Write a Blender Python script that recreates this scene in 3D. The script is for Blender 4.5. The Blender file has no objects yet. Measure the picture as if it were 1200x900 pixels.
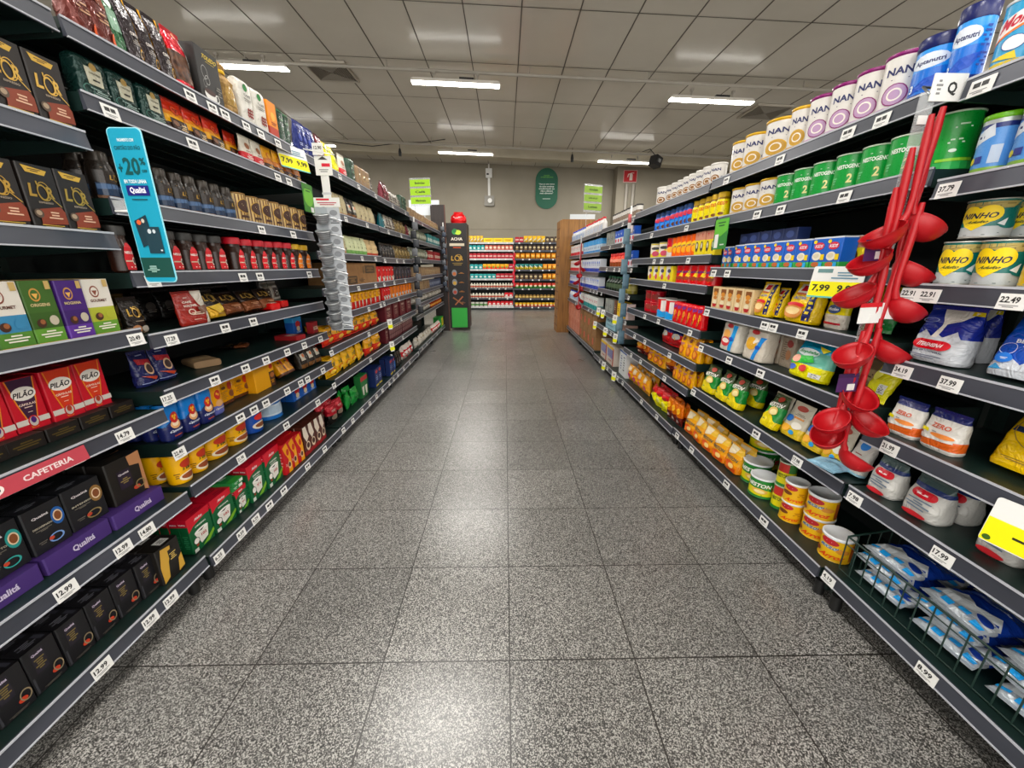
import bpy, math, random
from mathutils import Vector, Matrix
from mathutils.geometry import tessellate_polygon
random.seed(7)
PI = math.pi
SC = bpy.context.scene
COL = SC.collection
# ------------------------------------------------------------ camera
cam_d = bpy.data.cameras.new('camera'); cam_d.sensor_width = 36.0; cam_d.lens = 13.53
cam_d.clip_start = 0.02; cam_d.clip_end = 100
cam = bpy.data.objects.new('camera', cam_d); COL.objects.link(cam)
cam.location = (0, 0, 1.2)
cam.rotation_euler = (math.radians(90 - 17.013), 0, math.radians(-0.972))
SC.camera = cam
# ------------------------------------------------------------ world, exposure
w = bpy.data.worlds.new('world'); SC.world = w; w.use_nodes = True
w.node_tree.nodes['Background'].inputs[0].default_value = (1.0, 0.97, 0.92, 1)
w.node_tree.nodes['Background'].inputs[1].default_value = 1.7
vs = SC.view_settings
vs.view_transform = 'Standard'; vs.look = 'None'; vs.gamma = 1.0; vs.use_curve_mapping = False
vs.exposure = 0.84
LAMP_W = 30.0          # watts of each tube fixture
LAMPS = [(-.67, 6.3), (2.98, 6.45), (-.87, 9.75), (2.75, 9.9), (-3.45, 6.1), (-4.3, 9.6),
         (-.7, 2.9), (2.98, 2.9), (-.7, -.4), (2.98, -.4), (-4.3, 2.9), (-4.3, -.4), (6.4, 2.9), (6.4, -.4), (6.6, 6.4),
         (-.7, -3), (2.98, -3), (-4.3, -3)]

# ------------------------------------------------------------ materials
def lin(c):
    c = c.lstrip('#')
    if len(c) == 3: c = ''.join(k * 2 for k in c)
    r = []
    for i in (0, 2, 4):
        v = int(c[i:i + 2], 16) / 255
        r.append(v / 12.92 if v <= .04045 else ((v + .055) / 1.055) ** 2.4)
    return tuple(r) + (1,)
_m = {}
def mat(c, rough=.45, metal=0., kind='m'):
    key = (c, rough, metal)
    if key in _m: return _m[key]
    m = bpy.data.materials.new(kind + '_' + c.strip('#')); m.use_nodes = True
    nt = m.node_tree; b = nt.nodes['Principled BSDF']
    b.inputs['Base Color'].default_value = lin(c)
    b.inputs['Roughness'].default_value = rough
    b.inputs['Metallic'].default_value = metal
    if rough < .4 and metal < .5:     # printed film: faint unevenness in the gloss
        n = nt.nodes.new('ShaderNodeTexNoise'); n.inputs['Scale'].default_value = 35
        r = nt.nodes.new('ShaderNodeMapRange'); r.inputs['To Min'].default_value = rough * .8; r.inputs['To Max'].default_value = rough * 1.3
        nt.links.new(n.outputs['Fac'], r.inputs['Value']); nt.links.new(r.outputs[0], b.inputs['Roughness'])
    _m[key] = m
    return m
def film(c, rough, metal):
    key = (c, rough, metal, 'film')
    if key in _m: return _m[key]
    m = bpy.data.materials.new('film_' + c.strip('#')); m.use_nodes = True; nt = m.node_tree; N = nt.nodes; b = N['Principled BSDF']
    b.inputs['Base Color'].default_value = lin(c); b.inputs['Roughness'].default_value = rough; b.inputs['Metallic'].default_value = metal
    tc = N.new('ShaderNodeTexCoord'); n = N.new('ShaderNodeTexNoise'); n.inputs['Scale'].default_value = 17; n.inputs['Detail'].default_value = 2.5; n.inputs['Distortion'].default_value = 1.6
    nt.links.new(tc.outputs['Object'], n.inputs['Vector'])
    v = N.new('ShaderNodeMath'); v.operation = 'PINGPONG'; v.inputs[1].default_value = .12; nt.links.new(n.outputs['Fac'], v.inputs[0])
    bp = N.new('ShaderNodeBump'); bp.inputs['Strength'].default_value = .55; bp.inputs['Distance'].default_value = .02; nt.links.new(v.outputs[0], bp.inputs['Height']); nt.links.new(bp.outputs[0], b.inputs['Normal'])
    _m[key] = m; return m
def vivid(c):
    v = [int(c[i:i + 2], 16) / 255 for i in (1, 3, 5)] if len(c) == 7 else [int(k, 16) / 15 for k in c[1:4]]
    g = sum(v) / 3; v = [min(1, max(0, g + (k - g) * 1.2)) for k in v]
    return '#' + ''.join('%02x' % int(k * 255 + .5) for k in v)
def M(c, finish='s'):
    # finish letter: s satin card, g glossy film, f foil, m metal
    if not isinstance(c, str): return c
    if c[-1] in 'gfmxwv' and len(c) in (5, 8): finish = c[-1]; c = c[:-1]
    c = vivid(c)
    return {'s': lambda: mat(c, .5), 'g': lambda: mat(c, .28), 'f': lambda: mat(c, .3, .35), 'm': lambda: mat(c, .3, .9), 'x': lambda: mat(c, .8), 'w': lambda: film(c, .27, 0), 'v': lambda: film(c, .26, .35)}[finish]()
def node_mat(name, build):
    m = bpy.data.materials.new(name); m.use_nodes = True
    build(m.node_tree, m.node_tree.nodes, m.node_tree.links, m.node_tree.nodes['Principled BSDF'])
    return m
def b_floor(nt, N, L, B):
    tc = N.new('ShaderNodeTexCoord')
    v = N.new('ShaderNodeTexVoronoi'); v.inputs['Scale'].default_value = 370
    v2 = N.new('ShaderNodeTexNoise'); v2.inputs['Scale'].default_value = 290; v2.inputs['Detail'].default_value = 3
    big = N.new('ShaderNodeTexNoise'); big.inputs['Scale'].default_value = 1.3; big.inputs['Detail'].default_value = 4
    mp = N.new('ShaderNodeMapping'); mp.inputs['Location'].default_value = (-.008, -.114, 0)
    L.new(tc.outputs['Object'], mp.inputs['Vector'])
    for n in (v, v2, big): L.new(tc.outputs['Object'], n.inputs['Vector'])
    sep = N.new('ShaderNodeSeparateColor'); L.new(v.outputs['Color'], sep.inputs[0])
    add = N.new('ShaderNodeMath'); add.operation = 'ADD'
    sc = N.new('ShaderNodeMath'); sc.operation = 'MULTIPLY'; sc.inputs[1].default_value = .85
    L.new(v2.outputs['Fac'], sc.inputs[0])
    mul = N.new('ShaderNodeMath'); mul.operation = 'MULTIPLY'; mul.inputs[1].default_value = .72
    L.new(sep.outputs[0], mul.inputs[0]); L.new(mul.outputs[0], add.inputs[0]); L.new(sc.outputs[0], add.inputs[1])
    cr = N.new('ShaderNodeValToRGB'); e = cr.color_ramp.elements
    e[0].position = .40; e[0].color = lin('#141312')
    e[1].position = 1.25 if False else 1.0; e[1].color = lin('#b4b2ad')
    for p, c in ((.60, '#3b3a39'), (.78, '#5c5b58'), (.92, '#83817d')):
        x = e.new(p); x.color = lin(c)
    L.new(add.outputs[0], cr.inputs[0])
    # tile joints: 0.4 m granite slabs
    sx = N.new('ShaderNodeSeparateXYZ'); L.new(mp.outputs[0], sx.inputs[0])
    js = []
    cells = []
    for k in (0, 1):
        d = N.new('ShaderNodeMath'); d.operation = 'DIVIDE'; d.inputs[1].default_value = .4; L.new(sx.outputs[k], d.inputs[0])
        a = N.new('ShaderNodeMath'); a.operation = 'PINGPONG'; a.inputs[1].default_value = .5; L.new(d.outputs[0], a.inputs[0])
        l = N.new('ShaderNodeMath'); l.operation = 'LESS_THAN'; l.inputs[1].default_value = .0055; L.new(a.outputs[0], l.inputs[0]); js.append(l)
        f = N.new('ShaderNodeMath'); f.operation = 'FLOOR'; L.new(d.outputs[0], f.inputs[0]); cells.append(f)
    mx = N.new('ShaderNodeMath'); mx.operation = 'MAXIMUM'; L.new(js[0].outputs[0], mx.inputs[0]); L.new(js[1].outputs[0], mx.inputs[1])
    cb = N.new('ShaderNodeCombineXYZ'); L.new(cells[0].outputs[0], cb.inputs[0]); L.new(cells[1].outputs[0], cb.inputs[1])
    wn = N.new('ShaderNodeTexWhiteNoise'); wn.noise_dimensions = '2D'; L.new(cb.outputs[0], wn.inputs['Vector'])
    tr = N.new('ShaderNodeMapRange'); tr.inputs['To Min'].default_value = .88; tr.inputs['To Max'].default_value = 1.12; L.new(wn.outputs['Value'], tr.inputs['Value'])
    br = N.new('ShaderNodeMapRange'); br.inputs['From Min'].default_value = .3; br.inputs['From Max'].default_value = .7; br.inputs['To Min'].default_value = .85; br.inputs['To Max'].default_value = 1.1
    L.new(big.outputs['Fac'], br.inputs['Value'])
    m1 = N.new('ShaderNodeMath'); m1.operation = 'MULTIPLY'; L.new(tr.outputs[0], m1.inputs[0]); L.new(br.outputs[0], m1.inputs[1])
    vm = N.new('ShaderNodeVectorMath'); vm.operation = 'SCALE'; L.new(cr.outputs[0], vm.inputs[0]); L.new(m1.outputs[0], vm.inputs['Scale'])
    mix = N.new('ShaderNodeMix'); mix.data_type = 'RGBA'; L.new(mx.outputs[0], mix.inputs[0]); L.new(vm.outputs[0], mix.inputs[6]); mix.inputs[7].default_value = lin('#23201d')
    L.new(mix.outputs[2], B.inputs['Base Color'])
    rr = N.new('ShaderNodeMapRange'); rr.inputs['To Min'].default_value = .22; rr.inputs['To Max'].default_value = .40; L.new(big.outputs['Fac'], rr.inputs['Value'])
    L.new(rr.outputs[0], B.inputs['Roughness'])
    bp = N.new('ShaderNodeBump'); bp.inputs['Strength'].default_value = .04; bp.inputs['Distance'].default_value = .001
    B.inputs['Coat Weight'].default_value = .4; B.inputs['Coat Roughness'].default_value = .27
    L.new(v2.outputs['Fac'], bp.inputs['Height']); L.new(bp.outputs[0], B.inputs['Normal'])
def noisy(c1, c2, scale, rough, bump=0, metal=0, stretch=(1, 1, 1)):
    def b(nt, N, L, B):
        tc = N.new('ShaderNodeTexCoord'); mp = N.new('ShaderNodeMapping'); mp.inputs['Scale'].default_value = stretch
        L.new(tc.outputs['Object'], mp.inputs[0])
        n = N.new('ShaderNodeTexNoise'); n.inputs['Scale'].default_value = scale; n.inputs['Detail'].default_value = 5
        L.new(mp.outputs[0], n.inputs['Vector'])
        cr = N.new('ShaderNodeValToRGB'); cr.color_ramp.elements[0].position = .35; cr.color_ramp.elements[1].position = .65
        cr.color_ramp.elements[0].color = lin(c1); cr.color_ramp.elements[1].color = lin(c2)
        L.new(n.outputs['Fac'], cr.inputs[0]); L.new(cr.outputs[0], B.inputs['Base Color'])
        B.inputs['Roughness'].default_value = rough; B.inputs['Metallic'].default_value = metal
        if bump:
            bp = N.new('ShaderNodeBump'); bp.inputs['Strength'].default_value = bump; bp.inputs['Distance'].default_value = .002
            L.new(n.outputs['Fac'], bp.inputs['Height']); L.new(bp.outputs[0], B.inputs['Normal'])
    return b
MAT = {
 'floor': node_mat('polished_granite_tiles', b_floor),
 'wall': node_mat('beige_wall_paint', noisy('#8f8878', '#989182', 1.2, .75, .05)),
 'ceil': node_mat('ceiling_pvc_tile', noisy('#cdc7bb', '#d6d0c5', .9, .21)),
 'joint': mat('#625c54', .7), 'beam': node_mat('beige_beam_paint', noisy('#a89f8b', '#b0a794', 2, .6)),
 'shelf': node_mat('dark_green_enamel', noisy('#10221f', '#152a26', 14, .38)),
 'rail': node_mat('grey_blue_rail', noisy('#3a3d46', '#494c56', 9, .35, 0, .15, (1, .25, 1))),
 'rail_edge_highlight': mat('#b9bcc4', .3), 'rail_white': mat('#c9cacb', .4),
 'back': node_mat('rack_back_enamel', noisy('#0b1514', '#101b1a', 6, .6)),
 'wood': node_mat('orange_pine', noisy('#7f5527', '#a87436', 5, .5, .05, 0, (6, 6, .5))),
 'darkwood': node_mat('black_brown_board', noisy('#1f1716', '#2b201e', 5, .45, 0, 0, (6, 6, .6))),
 'white': mat('#e9e9e6', .5), 'ink': mat('#1a1a1a', .6), 'steel': mat('#a9adb0', .28, .9), 'redsil': mat('#b30d19', .42),
 'pipe': mat('#a39d92', .45), 'kraft': node_mat('kraft_card', noisy('#8d6439', '#9c7244', 20, .75)),
 'beans': node_mat('coffee_beans', noisy('#2a130b', '#6d4327', 60, .35, .6)),
 'burlap': node_mat('burlap', noisy('#8c6b3a', '#b79358', 120, .9, .5)),
 'gold': mat('#c9a14a', .3, .6), 'glass_dark': mat('#1d120d', .08),
}
def glassy(name, col, alpha, rough=.08):
    m = bpy.data.materials.new(name); m.use_nodes = True; nt = m.node_tree; b = nt.nodes['Principled BSDF']
    b.inputs['Base Color'].default_value = lin(col); b.inputs['Roughness'].default_value = rough; b.inputs['Alpha'].default_value = alpha
    return m
MAT['clear'] = glassy('clear_plastic', '#dfe3e4', .28)
MAT['clearlid'] = glassy('translucent_lid', '#eef1f4', .97, .3)
m = bpy.data.materials.new('tube_diffuser'); m.use_nodes = True; nb = m.node_tree.nodes['Principled BSDF']
nb.inputs['Base Color'].default_value = (1, 1, 1, 1); nb.inputs['Emission Color'].default_value = (1, .97, .90, 1); nb.inputs['Emission Strength'].default_value = 9
MAT['lamp'] = m
def mm(c):
    return MAT[c] if c in MAT else M(c)

# ------------------------------------------------------------ mesh tools
_tx = {}
def text_tris(s):
    """outline mesh of a string, scaled to the unit square: (verts2d, faces, aspect)"""
    if s in _tx: return _tx[s]
    c = bpy.data.curves.new('t', 'FONT'); c.body = s; c.resolution_u = 2; c.offset = .03
    o = bpy.data.objects.new('t', c); COL.objects.link(o)
    dg = bpy.context.evaluated_depsgraph_get()
    me = bpy.data.meshes.new_from_object(o.evaluated_get(dg))
    vs_ = [(v.co.x, v.co.y) for v in me.vertices]; fs = [tuple(p.vertices) for p in me.polygons]
    bpy.data.objects.remove(o); bpy.data.curves.remove(c); bpy.data.meshes.remove(me)
    if not vs_: _tx[s] = ([], []); return _tx[s]
    x0 = min(v[0] for v in vs_); x1 = max(v[0] for v in vs_); y0 = min(v[1] for v in vs_); y1 = max(v[1] for v in vs_)
    vs_ = [((x - x0) / max(x1 - x0, 1e-6) - .5, (y - y0) / max(y1 - y0, 1e-6) - .5) for x, y in vs_]
    _tx[s] = (vs_, fs); return _tx[s]

class MB:
    """collects geometry for ONE mesh object"""
    def __init__(s): s.v = []; s.f = []; s.m = []; s.sm = []; s.mats = []
    def mi(s, c):
        k = mm(c) if isinstance(c, str) else c
        if k not in s.mats: s.mats.append(k)
        return s.mats.index(k)
    def add(s, vs, fs, c, smooth=False, T=None):
        b = len(s.v)
        s.v += [tuple(T @ Vector(p)) if T else tuple(p) for p in vs]
        i = s.mi(c)
        for f in fs: s.f.append(tuple(b + k for k in f)); s.m.append(i); s.sm.append(smooth)
    def box(s, x0, y0, z0, x1, y1, z1, c, T=None):
        v = [(x0, y0, z0), (x1, y0, z0), (x1, y1, z0), (x0, y1, z0), (x0, y0, z1), (x1, y0, z1), (x1, y1, z1), (x0, y1, z1)]
        s.add(v, [(0, 3, 2, 1), (4, 5, 6, 7), (0, 1, 5, 4), (1, 2, 6, 5), (2, 3, 7, 6), (3, 0, 4, 7)], c, False, T)
    def tube(s, pts, r, c, n=8, closed=False):
        pts = [Vector(p) for p in pts]; rings = []
        rr = r if isinstance(r, (list, tuple)) else [r] * len(pts)
        ref = Vector((0, 0, 1))
        for i, p in enumerate(pts):
            t = (pts[min(i + 1, len(pts) - 1)] - pts[max(i - 1, 0)]).normalized()
            a = t.cross(ref)
            if a.length < .05: a = t.cross(Vector((1, 0, 0)))
            a.normalize(); b = t.cross(a).normalized()
            rings.append([p + (a * math.cos(2 * PI * k / n) + b * math.sin(2 * PI * k / n)) * rr[i] for k in range(n)])
        vs = [q for g in rings for q in g]; fs = []
        for i in range(len(pts) - 1):
            for k in range(n): fs.append((i * n + k, i * n + (k + 1) % n, (i + 1) * n + (k + 1) % n, (i + 1) * n + k))
        s.add(vs, fs, c, True)
        s.add(rings[0], [tuple(range(n))[::-1]], c); s.add(rings[-1], [tuple(range(n))], c)
    def lathe(s, prof, c, n=20, T=None, smooth=True):
        vs = []; fs = []
        for r, z in prof:
            for k in range(n): vs.append((r * math.cos(2 * PI * k / n), r * math.sin(2 * PI * k / n), z))
        for i in range(len(prof) - 1):
            for k in range(n): fs.append((i * n + k, i * n + (k + 1) % n, (i + 1) * n + (k + 1) % n, (i + 1) * n + k))
        s.add(vs, fs, c, smooth, T)
        if prof[0][0] > 1e-4: s.add(vs[:n], [tuple(range(n))[::-1]], c, False, T)
        if prof[-1][0] > 1e-4: s.add(vs[-n:], [tuple(range(n))], c, False, T)
    def prism(s, pts, y0, y1, c, T=None):
        """closed outline in xz pushed along y"""
        n = len(pts)
        vs = [(x, y0, z) for x, z in pts] + [(x, y1, z) for x, z in pts]
        tri = tessellate_polygon([[Vector((x, z, 0)) for x, z in pts]])
        ar = sum(pts[i][0] * pts[(i + 1) % n][1] - pts[(i + 1) % n][0] * pts[i][1] for i in range(n))
        fs = []
        for t in tri:
            a, b, c_ = t
            cr = (pts[b][0] - pts[a][0]) * (pts[c_][1] - pts[a][1]) - (pts[c_][0] - pts[a][0]) * (pts[b][1] - pts[a][1])
            if cr < 0: a, b = b, a
            fs.append((a, b, c_)); fs.append((n + a, n + c_, n + b))
        for i in range(n):
            j = (i + 1) % n
            fs.append((i, n + i, n + j, j) if ar > 0 else (j, n + j, n + i, i))
        s.add(vs, fs, c, False, T)
    def mesh(s, name):
        me = bpy.data.meshes.new(name)
        me.from_pydata(s.v, [], s.f)
        for k in s.mats: me.materials.append(k)
        me.polygons.foreach_set('material_index', s.m)
        me.polygons.foreach_set('use_smooth', s.sm)
        me.update(); return me
    # ---- printed artwork laid on a surface S(u,v) -> (point, normal)
    def art(s, S, ops, w, h, off=.0005, du=.25, dv=.2):
        lay = 0
        def put(uv, fs, c, dz=0):
            pts = []
            for u, v in uv:
                p, n = S(u, v); pts.append(p + n * (off * (1 + dz)))
            s.add(pts, fs, c, False)
        for op in ops:
            k = op[0]; lay += 1; dz = lay * .45
            if k == 'r':
                _, u0, v0, u1, v1, c = op
                nu = max(1, int(abs(u1 - u0) / du + .99)); nv = max(1, int(abs(v1 - v0) / dv + .99))
                uv = [(u0 + (u1 - u0) * i / nu, v0 + (v1 - v0) * j / nv) for j in range(nv + 1) for i in range(nu + 1)]
                fs = [(j * (nu + 1) + i, j * (nu + 1) + i + 1, (j + 1) * (nu + 1) + i + 1, (j + 1) * (nu + 1) + i) for j in range(nv) for i in range(nu)]
                put(uv, fs, c, dz)
            elif k in 'eo':   # ellipse / ring
                _, cu, cv, ru, rv, c = op[:6]; n = 18
                rad = (0, .3, .6, .8, 1) if k == 'e' else (1 - op[6], 1)
                uv = [(cu + ru * q * math.cos(2 * PI * i / n), cv + rv * q * math.sin(2 * PI * i / n)) for q in rad for i in range(n)]
                fs = [(a * n + i, (a + 1) * n + i, (a + 1) * n + (i + 1) % n, a * n + (i + 1) % n) for a in range(len(rad) - 1) for i in range(n)]
                put(uv, fs, c, dz)
            elif k == 'p':
                pts = op[1]; tri = tessellate_polygon([[Vector((a, b, 0)) for a, b in pts]])
                uv = []; fs = []
                def sub(A, B_, C_):
                    e = max(abs(A[0] - B_[0]), abs(B_[0] - C_[0]), abs(C_[0] - A[0])) / du; g = max(abs(A[1] - B_[1]), abs(B_[1] - C_[1]), abs(C_[1] - A[1])) / dv
                    if max(e, g * .8) <= 1.05:
                        i0 = len(uv); uv.extend((A, B_, C_)); fs.append((i0, i0 + 1, i0 + 2)); return
                    ab = ((A[0] + B_[0]) / 2, (A[1] + B_[1]) / 2); bc = ((B_[0] + C_[0]) / 2, (B_[1] + C_[1]) / 2); ca = ((C_[0] + A[0]) / 2, (C_[1] + A[1]) / 2)
                    sub(A, ab, ca); sub(ab, B_, bc); sub(ca, bc, C_); sub(ab, bc, ca)
                for a, b, c_ in tri:
                    cr = (pts[b][0] - pts[a][0]) * (pts[c_][1] - pts[a][1]) - (pts[c_][0] - pts[a][0]) * (pts[b][1] - pts[a][1])
                    if cr < 0: a, b = b, a
                    sub(pts[a], pts[b], pts[c_])
                put(uv, fs, op[2], dz)
            elif k == 't':    # text fitted into a box: ('t', str, cu, cv, wu, hv, colour, [shear, tilt])
                _, st, cu, cv, wu, hv, c = op[:7]
                sh = op[7] if len(op) > 7 else 0; ti = op[8] if len(op) > 8 else 0
                vs2, fs2 = text_tris(st)
                uv = [(cu + x * wu + y * sh * wu, cv + y * hv + x * ti) for x, y in vs2]
                put(uv, fs2, c, dz)
            elif k == 'l':    # fake small print: n thin bars
                _, cu, cv, wu, hv, n, c = op
                for i in range(n):
                    ww = wu * (.7 + .3 * math.sin(i * 2.3 + cu * 9)); v = cv - hv / 2 + hv * (i + .5) / n
                    put([(cu - ww / 2, v - hv / n * .25), (cu + ww / 2, v - hv / n * .25), (cu + ww / 2, v + hv / n * .25), (cu - ww / 2, v + hv / n * .25)], [(0, 1, 2, 3)], c, dz)

def link(name, me, parent=None):
    o = bpy.data.objects.new(name, me); COL.objects.link(o)
    if parent is not None: o.parent = parent
    return o
def tag(o, label, cat, group=None, kind=None):
    if label: o['label'] = label
    if cat: o['category'] = cat
    if group: o['group'] = group
    if kind: o['kind'] = kind
    return o
def empty(name, loc=(0, 0, 0), rz=0):
    o = bpy.data.objects.new(name, None); COL.objects.link(o); o.location = loc; o.rotation_euler = (0, 0, rz); o.empty_display_size = .1
    return o
def flatS(w, h, y=0, x0=0, z0=0):
    def S(u, v): return Vector((x0 + u * w, y, z0 + v * h)), Vector((0, -1, 0))
    return S
def copy_tree(o):
    c = o.copy(); COL.objects.link(c)
    for ch in o.children:
        d = ch.copy(); COL.objects.link(d); d.parent = c; d.matrix_parent_inverse = ch.matrix_parent_inverse
    return c
def struct(name, mb, label=None):
    o = link(name, mb.mesh(name)); o['kind'] = 'structure'
    if label: o['label'] = label
    return o

# ------------------------------------------------------------ packages
def body(mb, prof, p, bands, wr=0, seg=20, dent=0):
    """prof: [(z,hw,hd)], p: 'b' box, else superellipse exponent; bands: [(z_from, colour)]; returns S(u,v)"""
    H = prof[-1][0]
    def at(z):
        for i in range(len(prof) - 1):
            a, b = prof[i], prof[i + 1]
            if z <= b[0] + 1e-9:
                t = (z - a[0]) / max(b[0] - a[0], 1e-6); return a[1] + (b[1] - a[1]) * t, a[2] + (b[2] - a[2]) * t
        return prof[-1][1], prof[-1][2]
    def wob(x, z): return wr * (math.sin(x * 95 + z * 60) * .5 + math.sin(z * 130 - x * 45 + 1.3) * .5) if wr else 0
    zs = sorted(set([round(q[0], 5) for q in prof] + [round(b[0], 5) for b in bands]))
    if wr:
        more = []
        for a, b in zip(zs, zs[1:]):
            k = int((b - a) / .018)
            more += [a + (b - a) * (i + 1) / (k + 1) for i in range(k)]
        zs = sorted(zs + more)
    def ring(z):
        hw, hd = at(z)
        if p == 'b':
            c = min(.0025, hw * .3, hd * .3)
            q = [(hw - c, -hd), (hw, -hd + c), (hw, hd - c), (hw - c, hd), (-hw + c, hd), (-hw, hd - c), (-hw, -hd + c), (-hw + c, -hd)]
            return [(x, y, z) for x, y in q]
        out = []
        for k in range(seg):
            t = 2 * PI * k / seg - PI / 2; cx, sx = math.cos(t), math.sin(t)
            x = hw * math.copysign(abs(cx) ** (2 / p), cx); y = hd * math.copysign(abs(sx) ** (2 / p), sx)
            out.append((x, y + (wob(x, z) * min(1, hd / .02) * (1 if y < 0 else -1)), z))
        return out
    for i in range(len(zs) - 1):
        a, b = ring(zs[i]), ring(zs[i + 1]); n = len(a)
        c = bands[0][1]
        for bz, bc in bands:
            if zs[i] >= bz - 1e-6: c = bc
        mb.add(a + b, [(k, (k + 1) % n, n + (k + 1) % n, n + k) for k in range(n)], c, p != 'b')
    a = ring(zs[0]); mb.add(a, [tuple(range(len(a)))[::-1]], bands[0][1])
    a = ring(zs[-1]); mb.add(a, [tuple(range(len(a)))], bands[-1][1])
    if p == 2:
        def S(u, v):
            z = v * H; hw, hd = at(z); t = u * PI
            return Vector((hw * math.sin(t), -hd * math.cos(t), z)), Vector((math.sin(t), -math.cos(t), 0))
    elif p == 'b':
        W = prof[0][1]
        def S(u, v):
            z = v * H; hw, hd = at(z); return Vector((u * 2 * hw, -hd, z)), Vector((0, -1, 0))
    else:
        def q(x, z):
            hw, hd = at(z); t = min(abs(x / hw), .999) if hw > 0 else 0
            return Vector((x, -hd * (1 - t ** p) ** (1 / p) + wob(x, z) * min(1, hd / .02), z))
        W = max(k[1] for k in prof)
        def S(u, v):
            x = u * 2 * W; z = v * H; hw, _ = at(z); x = max(-hw * .995, min(hw * .995, x))
            P0 = q(x, z); e = .002
            n = (q(x + e, z) - q(x - e, z)).cross(q(x, z + e) - q(x, z - e))
            n = n.normalized() if n.length > 1e-9 else Vector((0, -1, 0))
            if n.y > 0: n = -n
            return P0, n
    return S

TYPES = {}
def pack(key, name, desc, cat, shape, dim, bands, art=(), parts=(), wr=None, side=None, top=None, seg=20):
    TYPES[key] = dict(key=key, name=name, desc=desc, cat=cat, shape=shape, dim=dim, bands=bands, art=art, parts=parts, wr=wr, side=side, top=top, seg=seg)
_proto = {}
def proto(key):
    """build mesh object with its parts once; later uses copy it"""
    if key in _proto: return _proto[key]
    t = TYPES[key]; w_, h, d = t['dim']; mb = MB(); sh = t['shape']
    bands = [(b[0] * h, b[1]) for b in t['bands']] if isinstance(t['bands'], list) else [(0, t['bands'])]
    W, D = w_ / 2, d / 2; off = .0005; wr = 0
    soft = sh in ('bag', 'pouch', 'pillow', 'brick', 'sack') and t['wr'] is None
    def fm(c): return (c[:-1] + {'g': 'w', 'f': 'v'}[c[-1]]) if soft and isinstance(c, str) and c[0] == '#' and len(c) in (5, 8) and c[-1] in 'gf' else c
    bands = [(z_, fm(c_)) for z_, c_ in bands]
    def fa(op): # big printed areas share the film of the bag
        if soft and op[0] in 'rp' and isinstance(op[-1], str) and op[-1][0] == '#' and len(op[-1]) == 7: return op[:-1] + (op[-1] + 'w',)
        return op
    if sh == 'box': prof = [(0, W, D), (h, W, D)]; p = 'b'
    elif sh == 'can':
        prof = [(0, W, W), (.012 * h, W * 1.015, W * 1.015), (.03 * h, W * .985, W * .985), (.96 * h, W * .985, W * .985), (.98 * h, W * 1.015, W * 1.015), (h, W, W)]; p = 2
    elif sh == 'tub':
        prof = [(0, W * .9, W * .9), (.05 * h, W * .94, W * .94), (.9 * h, W, W), (h, W, W)]; p = 2
    elif sh == 'jar':
        prof = [(0, W * .86, W * .86), (.04 * h, W, W), (.2 * h, W, W), (.55 * h, W * .97, W * .97), (.72 * h, W * .74, W * .74), (.82 * h, W * .72, W * .72)]; p = 2
    elif sh == 'sqjar':
        prof = [(0, W * .9, W * .9), (.05 * h, W, W), (.6 * h, W, W), (.72 * h, W * .9, W * .9), (.8 * h, W * .8, W * .8)]; p = 2
    elif sh == 'softjar':   # rounded plastic tub with waist
        prof = [(0, W * .78, D * .78), (.05 * h, W * .93, D * .93), (.35 * h, W, D), (.62 * h, W * .9, D * .9), (.78 * h, W * .97, D * .97), (.95 * h, W * .95, D * .95), (h, W * .85, D * .85)]; p = 2.6
    elif sh == 'bottle':
        prof = [(0, W * .9, W * .9), (.03 * h, W, W), (.6 * h, W, W), (.75 * h, W * .5, W * .5), (.88 * h, W * .36, W * .36)]; p = 2
    elif sh == 'jug':
        prof = [(0, W * .9, D * .9), (.04 * h, W, D), (.6 * h, W, D), (.78 * h, W * .55, D * .6), (.9 * h, W * .35, D * .4)]; p = 3
    elif sh == 'bag':       # gusseted stand-up bag, sealed top
        prof = [(0, W * .93, D * .9), (.06 * h, W * .99, D), (.3 * h, W, D * .98), (.6 * h, W * .985, D * .8), (.8 * h, W * .97, D * .42), (.9 * h, W * .96, D * .12), (.93 * h, W * .96, .0012), (h, W * .97, .0012)]; p = 3.2; wr = .003; off = .0013
    elif sh == 'pouch':     # thin doy pack
        prof = [(0, W * .97, D * .85), (.08 * h, W, D), (.4 * h, W, D * .8), (.75 * h, W * .98, D * .35), (.88 * h, W * .98, D * .1), (.92 * h, W * .99, .0012), (h, W, .0012)]; p = 2.6; wr = .0018; off = .001
    elif sh == 'pillow':    # crimped both ends
        prof = [(0, W, .0012), (.07 * h, W * .97, .0015), (.13 * h, W * .94, D * .45), (.3 * h, W * .92, D * .92), (.5 * h, W * .92, D), (.7 * h, W * .92, D * .9), (.87 * h, W * .95, D * .4), (.94 * h, W * .98, .0015), (h, W, .0012)]; p = 2.3; wr = .0048; off = .0016
    elif sh == 'brick':     # soft vacuum brick
        prof = [(0, W * .97, D * .95), (.04 * h, W, D), (.9 * h, W * .99, D * .97), (.97 * h, W * .94, D * .75), (h, W * .9, D * .4)]; p = 5; wr = .0012; off = .0009
    elif sh == 'sack':      # tied sack
        prof = [(0, W * .8, D * .8), (.06 * h, W * .95, D * .95), (.35 * h, W, D), (.65 * h, W * .9, D * .9), (.8 * h, W * .45, D * .4), (.84 * h, W * .4, D * .35), (.93 * h, W * .7, D * .5), (h, W * .8, D * .35)]; p = 2.3; wr = .004; off = .0014
    if t['wr'] is not None: wr = t['wr']
    S = body(mb, prof, p, bands, wr, t['seg'])
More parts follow.
